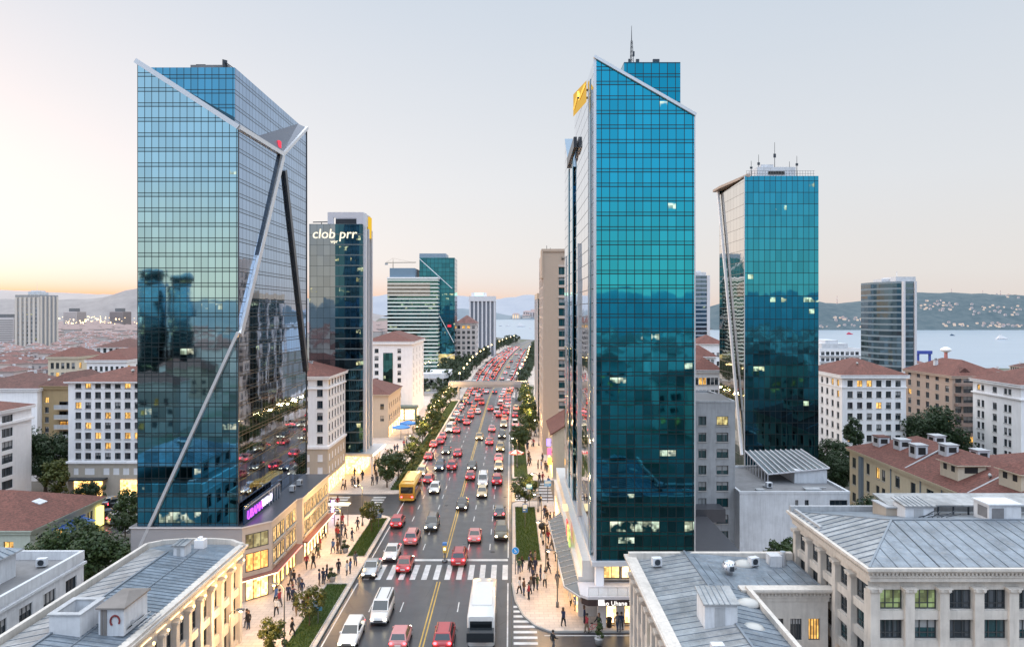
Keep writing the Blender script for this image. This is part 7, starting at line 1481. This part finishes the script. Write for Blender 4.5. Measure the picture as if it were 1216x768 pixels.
def car_shell(mb, kind, m=0):
    L,W,Hc = DIM[kind]; low,gb,gt = profile(kind); h = L/2; st = []
    for y,zt in low:
        f = 1-.14*abs(y/h)**5; w_ = W/2*f; zb = .22+.1*(abs(y)/h)**6; zt = max(zt, zb+.12); sh = min(.16,(zt-zb)*.4)
        st.append((y,[(-w_*.86,zb),(-w_,zb+sh*.9),(-w_*.99,zt-sh),(-w_*.86,zt),(w_*.86,zt),(w_*.99,zt-sh),(w_,zb+sh*.9),(w_*.86,zb)]))
    ring_loft(mb, st, m)
    zb = [z for y,z in low if y > -1][0]-.02; wb,wt = W/2*.88, W/2*(.72 if kind != 'van' else .82)
    A = [(-wb,gb[0],zb),(wb,gb[0],zb),(wb,gb[1],zb),(-wb,gb[1],zb)]; B = [(-wt,gt[0],Hc-.05),(wt,gt[0],Hc-.05),(wt,gt[1],Hc-.05),(-wt,gt[1],Hc-.05)]
    C = [(-wt*.9,gt[0]+.1,Hc),(wt*.9,gt[0]+.1,Hc),(wt*.9,gt[1]-.1,Hc),(-wt*.9,gt[1]-.1,Hc)]
    for P,Q in ((A,B),(B,C)):
        for i in range(4): j = (i+1)%4; mb.face([P[i],P[j],Q[j],Q[i]],m,P is B)
    mb.face(C,m); return A,B
def inset(q, f0,f1,g0,g1,out):
    q = [Vector(p) for p in q]; n = (q[1]-q[0]).cross(q[3]-q[0]).normalized()
    def P(a,b): return (q[0].lerp(q[1],a)).lerp(q[3].lerp(q[2],a),b)+n*out
    return [P(f0,g0),P(f1,g0),P(f1,g1),P(f0,g1)]
def glass_faces(A,B,kind):
    fr = [A[3],A[2],B[2],B[3]][::-1]; front = [A[2],A[3],B[3],B[2]]; back = [A[0],A[1],B[1],B[0]]; right = [A[1],A[2],B[2],B[1]]; left = [A[3],A[0],B[0],B[3]]
    return front, back, right, left
MESHC = {}
def wheel_me(r,w_):
    k = ('wheel',r)
    if k not in MESHC:
        mb = MB(); mb.tube((-w_/2,0,0),(w_/2,0,0),r,n=18); a = mb.mesh('tyre',[m_black]); mb = MB(); mb.tube((-w_/2-.012,0,0),(w_/2+.012,0,0),r*.62,n=12)
        for q in range(5): t_ = 2*PI*q/5; mb.beam((w_/2+.015,0,0),(w_/2+.015,r*.6*math.cos(t_),r*.6*math.sin(t_)),.05,.02,0,(1,0,0))
        MESHC[k] = (a, mb.mesh('rim',[m_rim]))
    return MESHC[k]
def near_parts(kind, colour):
    """mesh parts of a nearby car: list of (name, mesh, loc, sub)"""
    k = (kind,colour)
    if k in MESHC: return MESHC[k]
    pm = paint(colour,PAINT[colour],.5 if colour in ('silver','grey','gold') else 0.); parts = []; L,W,Hc = DIM[kind]; h = L/2
    if kind in ('bus','truck'):
        mb = MB(); cab = h-2.3 if kind == 'truck' else h
        def bx_(y0,y1,z0,z1,w_,m=0,r=.12):
            st = []
            for y,s in ((y0,.9),(y0+.12,1),(y1-.12,1),(y1,.9)): st.append((y,[(-w_*s+r,z0),(-w_*s,z0+r),(-w_*s,z1-r),(-w_*s+r,z1),(w_*s-r,z1),(w_*s,z1-r),(w_*s,z0+r),(w_*s-r,z0)]))
            ring_loft(mb,st,m)
        if kind == 'truck': bx_(-h,cab-.15,.75,Hc,W/2); bx_(cab,h,.4,2.55,W/2*.94); mb.box(-.5,.5,-h+.2,h-.3,.45,.75,1)
        else: bx_(-h,h,.35,Hc,W/2); mb.box(-.9,.9,-h*.7,h*.5,Hc,Hc+.14)
        parts.append(('body', mb.mesh('body',[pm,m_trim]), (0,0,0), None)); mb = MB(); mb.box(-W/2*.8,W/2*.8,h+.002-.02,h+.03,1.35,2.25 if kind == 'truck' else 2.6); parts.append(('windscreen', mb.mesh('windscreen',[m_cglass2]), (0,0,0), None))
        if kind == 'bus':
            mb = MB()
            for s in (-1,1):
                mb = MB()
                for q in range(6): mb.box(s*W/2-.02,s*W/2+.02,-h+.6+1.38*q,-h+1.8+1.38*q,1.4,2.4)
                parts.append(('side_window', mb.mesh('side_window',[m_cglass2]), (0,0,0), None))
            mb = MB(); mb.box(-W/2*.78,W/2*.78,-h-.03,-h+.03,1.5,2.5); parts.append(('rear_window', mb.mesh('rear_window',[m_cglass2]), (0,0,0), None)); mb = MB(); mb.box(-W/2*.84,W/2*.84,-h-.028,-h+.03,.75,1.4); parts.append(('rear_panel', mb.mesh('rear_panel',[paint('orange',PAINT['orange'])]), (0,0,0), None))
        if kind == 'truck' or colour == 'white':
            mb = MB(); mb.box(-W/2*.7,W/2*.7,h-.02,h+.06,.95,1.15); parts.append(('bumper', mb.mesh('bumper',[paint('orange',PAINT['orange'])]), (0,0,0), None)); mb = MB(); mb.box(-W/2*.95-.02,W/2*.95+.02,cab+.4,cab+1.5,1.4,2.2); parts.append(('side_window', mb.mesh('side_window',[m_cglass2]), (0,0,0), None))
        wr = .46; ys = (-h*.62,h*.68); hz,tz = .85,.95
    else:
        mb = MB(); A,B = car_shell(mb,kind); low,_,_ = profile(kind)
        for s in (-1,1):
            mb.box(s*W/2*.93-.09,s*W/2*.93+.09,.75,.92,1.0 if kind in('suv','van') else .93,1.1 if kind in('suv','van') else 1.04)
        if kind in ('suv','van'):
            for s in (-1,1): mb.box(s*W*.3-.03,s*W*.3+.03,B[0][1]+.2,B[2][1]-.3,Hc,Hc+.06,1)
        parts.append(('body', mb.mesh('body',[pm,m_trim]), (0,0,0), None)); fr,bk,rt,lf = glass_faces(A,B,kind)
        mb = MB(); mb.face(inset(fr,.05,.95,.08,.94,.012)); parts.append(('windscreen', mb.mesh('windscreen',[m_cglass2]), (0,0,0), None)); mb = MB(); mb.face(inset(bk,.08,.92,.12,.9,.012)); parts.append(('rear_window', mb.mesh('rear_window',[m_cglass2]), (0,0,0), None))
        mb = MB(); nseg = 3 if kind == 'van' else 2
        for q_ in (rt,lf):
            mb = MB()
            for i in range(nseg): mb.face(inset(q_,.07+.86*i/nseg+.01,.07+.86*(i+1)/nseg-.01,.1,.9,.012))
            parts.append(('side_window', mb.mesh('side_window',[m_cglass2]), (0,0,0), None))
        mb = MB(); mb.box(-W/2*.8,W/2*.8,h-.06,h+.03,.28,.42); mb.box(-.42,.42,h-.02,h+.02,.46,.58); parts.append(('bumper', mb.mesh('bumper',[m_trim]), (0,0,0), None)); mb = MB(); mb.box(-.26,.26,-h-.02,-h+.06,.5,.62); parts.append(('number_plate', mb.mesh('number_plate',[m_plate]), (0,0,0), None))
        wr = .32; ys = (-h*.6,h*.6); hz = .58 if kind not in('suv','van') else .7; tz = .76 if kind not in('suv','van') else .92
    for nm,yy,zz,mm,mo in (('headlight',h-.04,hz,m_headl,m_rim),('tail_light',-h+.02,tz,m_tail,m_tail)):
        mb = MB(); wd = W/2*.2; mb.lathe([(.02,-.06),(wd*.62,-.05),(wd*.7,.03),(wd*.3,.07)],n=10,sx=1.25); me = mb.mesh(nm,[mm]); me.transform(Matrix.Rotation(-PI/2 if yy > 0 else PI/2,4,'X'))
        for s in (-1,1): parts.append((nm, me, (s*W/2*.68,yy,zz), None))
    a,b = wheel_me(wr,.22)
    for yy in ys:
        for s in (-1,1): parts.append(('wheel', a, (s*(W/2-.12),yy,wr), b))
    MESHC[k] = parts; return parts
def car_near(kind, colour, x, y, away, label, hd=None):
    R = thing({'saloon':'car','hatch':'car','estate':'car','suv':'car','van':'minibus','bus':'bus','truck':'truck'}[kind], label, {'van':'minibus','bus':'bus','truck':'truck'}.get(kind,'car'), (x,y,.006), (0 if away else PI)-(heading(y) if hd is None else hd))
    for nm,me,loc,sub in near_parts(kind,colour):
        o = put(nm,me,R,loc)
        if sub: put('rim',sub,o)
    return R
def mid_mesh(kind, colour, lights=True):
    k = ('mid',kind,colour,lights)
    if k in MESHC: return MESHC[k]
    L,W,Hc = DIM[kind]; h = L/2; mb = MB(); A,B = car_shell(mb,kind); fr,bk,rt,lf = glass_faces(A,B,kind)
    for q_ in (fr,bk,rt,lf): mb.face(inset(q_,.06,.94,.1,.9,.015),1)
    for s in (-1,1):
        for y in (-h*.6,h*.6): mb.tube((s*(W/2-.2),y,.31),(s*(W/2-.01),y,.31),.31,n=10,m=2)
        mb.box(s*W*.34-.24,s*W*.34+.24,-h-.03,-h+.1,.66,.9,3); mb.box(s*W*.33-.2,s*W*.33+.2,h-.1,h+.03,.55,.72,4)
    MESHC[k] = mb.mesh('car',[paint(colour,PAINT[colour]),m_cglass2,m_black,m_tailfar,m_headfar]); return MESHC[k]
# nearby traffic, read off the photo: kind, colour, image column, ground row, away from the viewer?, label
LIST = [
 ('estate','white',411,772,0,'white estate car driving towards the camera in the kerb lane at bottom left'),
 ('van','white',449,744,0,'white minibus with lit headlamps in the left carriageway'),
 ('hatch','pink',472,774,1,'pale pink hatchback cut by the bottom edge in the left carriageway'),
 ('suv','red',525,776,1,'red car cut by the bottom edge right of the double line'),
 ('bus','white',571,772,0,'long white bus at the bottom of the right carriageway'),
 ('saloon','silver',437,688,0,'silver car with bright headlamps, on the zebra crossing next to the left kerb'),
 ('saloon','white',462,668,0,'white saloon with headlamps on, waiting just behind the zebra crossing at left'),
 ('saloon','red',478,682,1,'dark red saloon driving over the zebra crossing in the left carriageway'),
 ('suv','red',544,674,1,'red car on the zebra crossing right of the double line'),
 ('suv','pink',487,649,1,'pink and white car with tail lamps lit, behind the white saloon'),
 ('suv','grey',511,632,0,'dark grey car alone beside the double line in the left carriageway'),
 ('hatch','red',470,628,1,'red hatchback in the kerb lane at left, before the yellow bus'),
 ('saloon','pink',563,646,1,'pale pink saloon alone right of the double line, behind the zebra crossing'),
 ('suv','olive',595,643,0,'dark olive car facing the camera in the right kerb lane'),
 ('hatch','grey',593,616,1,'dark car with red tail lamps in the right kerb lane, behind the olive car'),
 ('saloon','black',548,607,0,'black saloon just right of the double line'),
 ('hatch','white',515,587,0,'white hatchback in the middle lane beside the yellow bus'),
 ('bus','yellow',483,597,1,'yellow bus in the left kerb lane'),
 ('hatch','cream',572,592,0,'cream car close behind a white van in the right carriageway'),
 ('van','white',573,579,0,'white van just ahead of the cream car in the right carriageway'),
 ('suv','red',590,577,1,'bright red car in the right kerb lane near the side street'),
 ('hatch','red',558,571,1,'red hatchback right of the double line, level with the white van'),
 ('saloon','black',560,559,0,'small black saloon right of the double line, beyond the red hatchback'),
 ('hatch','red',508,575,1,'red hatchback in the left kerb lane beyond the yellow bus'),
 ('suv','blue',521,560,0,'dark blue car in the left carriageway beside a red one'),
 ('suv','red',536,559,1,'red car beside the double line, right of the dark blue one'),
 ('hatch','cream',592,560,0,'cream hatchback in the right kerb lane behind the bright red car'),
 ('saloon','pink',592,549,1,'pink saloon directly behind the cream hatchback at right'),
 ('hatch','cream',499,566,0,'small cream car hugging the left kerb beyond the yellow bus'),
 ('saloon','red',508,547,1,'red saloon at the left kerb, level with the dark blue car'),
 ('saloon','black',529,540,0,'black saloon with white roof glare in the middle left lane'),
 ('hatch','red',543,543,1,'red hatchback beside the double line, right of the black saloon'),
 ('saloon','red',514,532,1,'red saloon at the left kerb, first of a close pair'),
 ('hatch','red',522,528,1,'red hatchback nosing up to the red saloon at left kerb'),
 ('suv','gold',594,537,0,'gold car in the right kerb lane'), ('suv','black',596,521,0,'black car in the right kerb lane behind the gold one'),
 ('saloon','red',581,529,1,'red saloon in the middle lane beside the gold car'), ('saloon','gold',569,523,0,'dark gold saloon right of the double line'),
 ('saloon','pink',584,513,1,'pink saloon beyond the red saloon in the right carriageway'), ('hatch','pink',525,522,1,'pink hatchback ahead of the close red pair at left'),
 ('van','white',533,514,0,'white van in the left kerb lane beyond the pink hatchback'), ('saloon','orange',537,511,1,'orange saloon beside the white van'), ('saloon','red',542,515,1,'dark red saloon right of the white van'),
 ('suv','cream',598,508,0,'cream car in the right kerb lane behind the black one'), ('van','silver',590,492,1,'silver van in the right carriageway'), ('saloon','red',554,505,1,'red saloon near the double line in the left carriageway'),
 ('hatch','orange',599,500,1,'orange hatchback in the right kerb lane'), ('suv','red',601,493,1,'red car close behind the orange hatchback at right'),
 ('van','white',612,508,1,'white van parked in the lay-by at right'), ('hatch','red',612,496,1,'red hatchback parked in the lay-by at right'), ('suv','cream',613,488,1,'cream car parked in the lay-by, farthest from the camera')]
cars = []
for kind,col,px_,py_,aw,lab in LIST:
    Y = gy(py_)+DIM[kind][0]/2; x = gx(px_,gy(py_)); car_near(kind,col,x,Y,aw,lab); cars.append((x,Y,DIM[kind][0]))
# the jam thickening toward and beyond the footbridge
rc = random.Random(21); cols = ['red','white','pink','white','silver','cream','grey','red','orange','black','silver','white','blue']; kinds = ['saloon','hatch','suv','hatch','saloon','van']
nfar = 0
def jam(f, Y0, Y1, gap0, gap1, lane):
    global nfar
    Y = Y0+rc.uniform(0,4)
    while Y < Y1 and nfar < 235:
        x = rx(Y,f)+rc.uniform(-.2,.2)
        if all((abs(x-a) > 2.0 or abs(Y-b) > 5.2) for a,b,c_ in cars):
            o = put('car', mid_mesh(rc.choice(kinds),rc.choice(cols)), None, (x,Y,.006), -heading(Y,f)); cars.append((x,Y,4.5)); nfar += 1
            tag(o, 'car with red tail lamps queuing in the %s' % lane, 'car', 'cars queuing in the '+lane)
        Y += rc.uniform(gap0,gap1)*(1+max(0,Y-330)/420)
for i,f in enumerate((.09,.205,.32,.43)): jam(f, 190+6*i, 600, 6.2, 8.8 if i < 3 else 14, 'left half of the far avenue')
jam(.62,215,560,26,60,'middle of the far avenue')
for i,f in enumerate((.79,.915)): jam(f, 196, 560, 6.4, 9.5, 'right half of the far avenue')
# parked cars by the long red house
for k,(px_,py_,col,kind,rz,lab) in enumerate(((131,616,'blue','hatch',.9,'blue hatchback with raised tail in the car park at left'),(136,619,'black','saloon',.9,'black saloon beside the blue hatchback in the car park'),(149,620,'silver','suv',.8,'silver car nearest the left glass tower in the car park'),(134,600,'silver','saloon',1.0,'silver saloon in the back row of the car park'),(145,601,'black','hatch',1.0,'black hatchback in the back row of the car park'),(154,600,'white','hatch',1.0,'white hatchback in the back row of the car park'),(124,600,'grey','saloon',1.0,'grey saloon at the left end of the back row of parked cars'))):
    Y = gy(py_); car_near(kind,col,gx(px_,Y),Y,1,lab,rz)

# ================================================================== people
def body_mesh(pose, female=False):
    """one continuous figure grown over a skeleton; returns (mesh verts/faces) standing on z=0, facing +Y"""
    st,ar = pose; hw = .085
    J = {'pel':(0,0,.93),'sp':(0,.01,1.12),'ch':(0,.0,1.32),'nk':(0,.01,1.47),'hd0':(0,.02,1.55),'hd1':(0,.03,1.66),'hd2':(0,.015,1.75)}
    Rr = {'pel':.165,'sp':.15,'ch':.175,'nk':.06,'hd0':.07,'hd1':.095,'hd2':.06}
    E_ = [('pel','sp'),('sp','ch'),('ch','nk'),('nk','hd0'),('hd0','hd1'),('hd1','hd2')]
    for s,sg in (('l',-1),('r',1)):
        f = st*sg
        J['hp'+s]=(sg*hw,0,.86); J['kn'+s]=(sg*(hw+.01),f*.20+.03,.49); J['an'+s]=(sg*(hw+.01),f*.27-.04*(f<0),.09+.06*(f<0)*abs(st)); J['to'+s]=(sg*(hw+.03),f*.27+.14-.03*(f<0),.035+.0*(f<0))
        J['sh'+s]=(sg*.19,0,1.40); J['el'+s]=(sg*.235,-f*.1-.03+ar[0 if sg<0 else 1]*.05,1.13+ar[0 if sg<0 else 1]*.02); J['wr'+s]=(sg*(.24-.05*ar[0 if sg<0 else 1]),-f*.15+.05+ar[0 if sg<0 else 1]*.24,.90+ar[0 if sg<0 else 1]*.2); J['ha'+s]=(sg*(.23-.06*ar[0 if sg<0 else 1]),-f*.17+.08+ar[0 if sg<0 else 1]*.3,.81+ar[0 if sg<0 else 1]*.26)
        for k_,r_ in (('hp',.12),('kn',.085),('an',.055),('to',.045),('sh',.085),('el',.062),('wr',.042),('ha',.045)): Rr[k_+s] = r_
        E_ += [('pel','hp'+s),('hp'+s,'kn'+s),('kn'+s,'an'+s),('an'+s,'to'+s),('ch','sh'+s),('sh'+s,'el'+s),('el'+s,'wr'+s),('wr'+s,'ha'+s)]
    names = list(J); me = bpy.data.meshes.new('fig'); me.from_pydata([J[n] for n in names],[(names.index(a),names.index(b)) for a,b in E_],[]); o = bpy.data.objects.new('fig',me); COL.objects.link(o)
    md = o.modifiers.new('s','SKIN'); md.use_smooth_shade = True
    for n,sv in zip(names, me.skin_vertices[0].data): r = Rr[n]; sv.radius = (r*.78,r*.78) if n in ('pel','sp','ch') else (r,r); sv.use_root = n == 'pel'
    sb = o.modifiers.new('u','SUBSURF'); sb.levels = 1; sb.render_levels = 1
    dg = bpy.context.evaluated_depsgraph_get(); dg.update(); out = bpy.data.meshes.new_from_object(o.evaluated_get(dg)); bpy.data.objects.remove(o)
    zmin = min(v.co.z for v in out.vertices)
    for v in out.vertices: v.co.z -= zmin
    return out
POSES = [body_mesh(p) for p in ((.9,(0,0)),(-.9,(0,.3)),(.55,(.6,0)),(0.08,(.1,.2)),(0.1,(.5,.4)),(-.7,(0,.7)))]
m_skin = M('skin', (.42,.26,.18), .6, var=.05); m_hair = M('dark hair', (.02,.014,.01), .6); m_hairb = M('brown hair', (.09,.045,.02), .6); m_shoe = M('dark shoe', (.02,.02,.02), .5)
TOPS = dict(black=(.015,.015,.018),navy=(.02,.03,.07),grey=(.12,.12,.13),red=(.30,.03,.04),white=(.6,.6,.6),brown=(.10,.06,.04),green=(.05,.09,.05),blue=(.06,.13,.3))
LEGS = dict(black=(.014,.014,.016),denim=(.04,.06,.11),grey=(.09,.09,.1),tan=(.22,.16,.1)); pm_ = {}
def cloth(n, c):
    if n not in pm_: pm_[n] = M('cloth '+n, c, .85, var=.12)
    return pm_[n]
PC = {}
def person_meshes(pi, top, leg, coat):
    k = (pi,top,leg,coat)
    if k not in PC:
        me = POSES[pi].copy(); me.name = 'person'; me.materials.clear()
        for m in (cloth('top '+top,TOPS[top]),cloth('legs '+leg,LEGS[leg]),m_skin,m_shoe): me.materials.append(m)
        lim = .62 if coat else .92
        for p in me.polygons:
            c = p.center; i = 0
            if c.z > 1.455 and abs(c.x) < .13: i = 2
            elif c.z < .10: i = 3
            elif c.z < lim and abs(c.x) < .21: i = 1
            elif abs(c.x) > .17 and c.z < .93 and not (coat and c.z > .9): i = 2
            p.material_index = i
        PC[k] = me
    return PC[k]
mb = MB(); mb.lathe([(.05,-.10),(.112,-.05),(.125,.03),(.105,.09),(.05,.125)],(0,-.012,1.69),10); hair_s = mb.mesh('hair',[m_hair]); mb = MB(); mb.lathe([(.07,-.28),(.115,-.18),(.115,-.05),(.128,.03),(.105,.09),(.05,.125)],(0,-.035,1.69),10,sy=.85); hair_l = mb.mesh('hair',[m_hairb])
# face: nose and brow line as a small mesh
mb = MB(); mb.raw([(-.02,.115,1.64),(.02,.115,1.64),(0,.15,1.645),(0,.115,1.69)],[(0,1,2),(1,3,2),(3,0,2)]); mb.box(-.045,-.015,.108,.122,1.685,1.697,1); mb.box(.015,.045,.108,.122,1.685,1.697,1); mb.box(-.025,.025,.104,.116,1.605,1.615,1); face_me = mb.mesh('face',[m_skin,m_hair])
rp = random.Random(9); used = set(); WHERE = []
def person(x, y, where, z=.12, rot=None, top=None):
    tops = list(TOPS); legs = list(LEGS); wts = [7,5,4,3,3,2.5,1.5,2]
    for _ in range(200):
        tp = top or rp.choices(tops,wts)[0]; lg = rp.choices(legs,[6,4,2,1])[0]; coat = rp.random() < .3; pi = rp.randrange(6); long_ = rp.random() < .4
        lab = 'person in %s %s, %s trousers, %s %s' % (tp, 'coat' if coat else 'top', lg, 'striding' if pi in (0,1,2,5) else 'standing', where)
        if lab not in used: break
    used.add(lab); s = rp.uniform(.95,1.05)
    o = put('person', person_meshes(pi,tp,lg,coat), None, (x,y,z), rp.uniform(0,2*PI) if rot is None else rot); o.scale = (s,s,s); tag(o,lab,'person','people out on the pavements')
    put('hair', hair_l if long_ else hair_s, o); put('face', face_me, o); pts_.append((x,y))
pts_ = []
def crowd(n, xa, xb, ya, yb, where, z=.12):
    k = 0
    for _ in range(n*40):
        if k >= n: break
        x,y = rp.uniform(xa,xb), rp.uniform(ya,yb)
        if any((x-a)**2+(y-b)**2 < .55 for a,b in pts_): continue
        person(x,y,where,z); k += 1
        if rp.random() < .45 and k < n:
            a = rp.uniform(0,6.28); person(x+.6*math.cos(a),y+.6*math.sin(a),where,z); k += 1
def at(px_,py_): Y = gy(py_); return gx(px_,Y), Y
for px_,py_,wh in ((345,694,'by the lit shops of the left podium'),(349,696,'by the lit shops of the left podium'),(328,716,'in front of the chamfered shop corner'),(332,722,'in front of the chamfered shop corner'),(293,746,'under the stone block cornice lights'),(295,748,'under the stone block cornice lights'),(347,756,'alone by the near left lamp'),(361,732,'beside the near left verge'),(366,724,'beside the near left verge'),(364,676,'close to the podium awning'),(372,676,'close to the podium awning'),(402,683,'near the left end of the crossing'),(412,684,'waiting at the left end of the crossing'),(416,682,'waiting at the left end of the crossing'),(422,673,'stepping towards the left end of the crossing'),(418,643,'beside the second left verge'),(404,648,'by the round potted shrub'),(410,640,'near the round potted shrub'),(385,640,'at the podium shop front'),(388,690,'on the open paving before the podium')):
    x,y = at(px_,py_); person(x,y,wh)
crowd(12,-24.2,-21,86,102,'on the paving between podium and second left verge'); crowd(10,-23.8,-21,67,84,'on the near left pavement')
crowd(14,-29.2,-22,119.5,131,'before the white corner building across the side street'); crowd(12,-26.5,-21.6,133,160,'on the plaza before the dark glass tower'); crowd(6,-26.5,-22.5,162,198,'on the left pavement past the plaza'); crowd(3,-30,-22,107,116,'crossing the left side street',.01)
for px_,py_,wh in ((617,706,'waiting by the round blue sign'),(622,708,'waiting by the round blue sign'),(630,706,'at the right crossing corner'),(628,713,'at the right crossing corner'),(634,702,'at the right crossing corner'),(638,701,'at the right crossing corner'),(647,698,'in the middle of the right pavement'),(642,690,'in the middle of the right pavement'),(651,682,'in the middle of the right pavement'),(662,698,'near the glass canopy'),(670,695,'near the glass canopy'),(660,667,'near the far part of the glass canopy'),(668,672,'near the far part of the glass canopy'),(671,670,'right under the glass canopy edge'),(678,720,'near the corner column'),(684,726,'near the corner column'),(669,745,'near the kerb of the curved corner'),(694,742,'in front of the dark canopy'),(697,752,'in front of the dark canopy'),(711,752,'below the white lettering'),(733,750,'before the bright shop window'),(738,750,'before the bright shop window'),(629,677,'beside the grass of the right verge'),(645,648,'on the right pavement by the verge'),(651,646,'on the right pavement by the verge'),(633,692,'at the near end of the right verge'),(655,632,'on the right pavement behind the verge middle')):
    x,y = at(px_,py_); person(x,y,wh)
x,y = at(656,766); person(x,y-1,'in the side street at bottom right',.01)
crowd(14,4.2,5.8,86,111,'on the right pavement beside the teal tower podium'); crowd(13,3.2,6.6,129,160,'on the right pavement beyond the side street'); crowd(6,5.2,7.2,165,235,'on the far right pavement'); crowd(6,.6,3,79.3,85,'at the corner right of the crossing'); crowd(3,3.8,6.4,114,126,'crossing the right side street',.01)
T = thing('bicycle','bicycle leaning by the corner column under the dark canopy','bicycle',(RX0-.3,66.75,.12),.2); mb = MB()
for yy in (-.52,.52):
    for k in range(16): a,b = 2*PI*k/16,2*PI*(k+1)/16; mb.tube((yy+.33*math.cos(a),0,.34+.33*math.sin(a)),(yy+.33*math.cos(b),0,.34+.33*math.sin(b)),.022,n=4)
mb.build('wheel',m_black,T); mb = MB()
for a,b in (((-.52,.34),(-.1,.34)),((-.1,.34),(-.22,.85)),((-.52,.34),(-.2,.75)),((-.2,.75),(.38,.78)),((.38,.78),(-.1,.34)),((.52,.34),(.36,.9))): mb.tube((a[0],0,a[1]),(b[0],0,b[1]),.025,n=5)
mb.build('frame',m_pr,T); mb = MB(); mb.box(-.36,-.1,-.06,.06,.86,.92); mb.build('saddle',m_black,T); mb = MB(); mb.tube((.36,-.26,.95),(.36,.26,.95),.02,n=5); mb.build('handlebar',m_black,T)
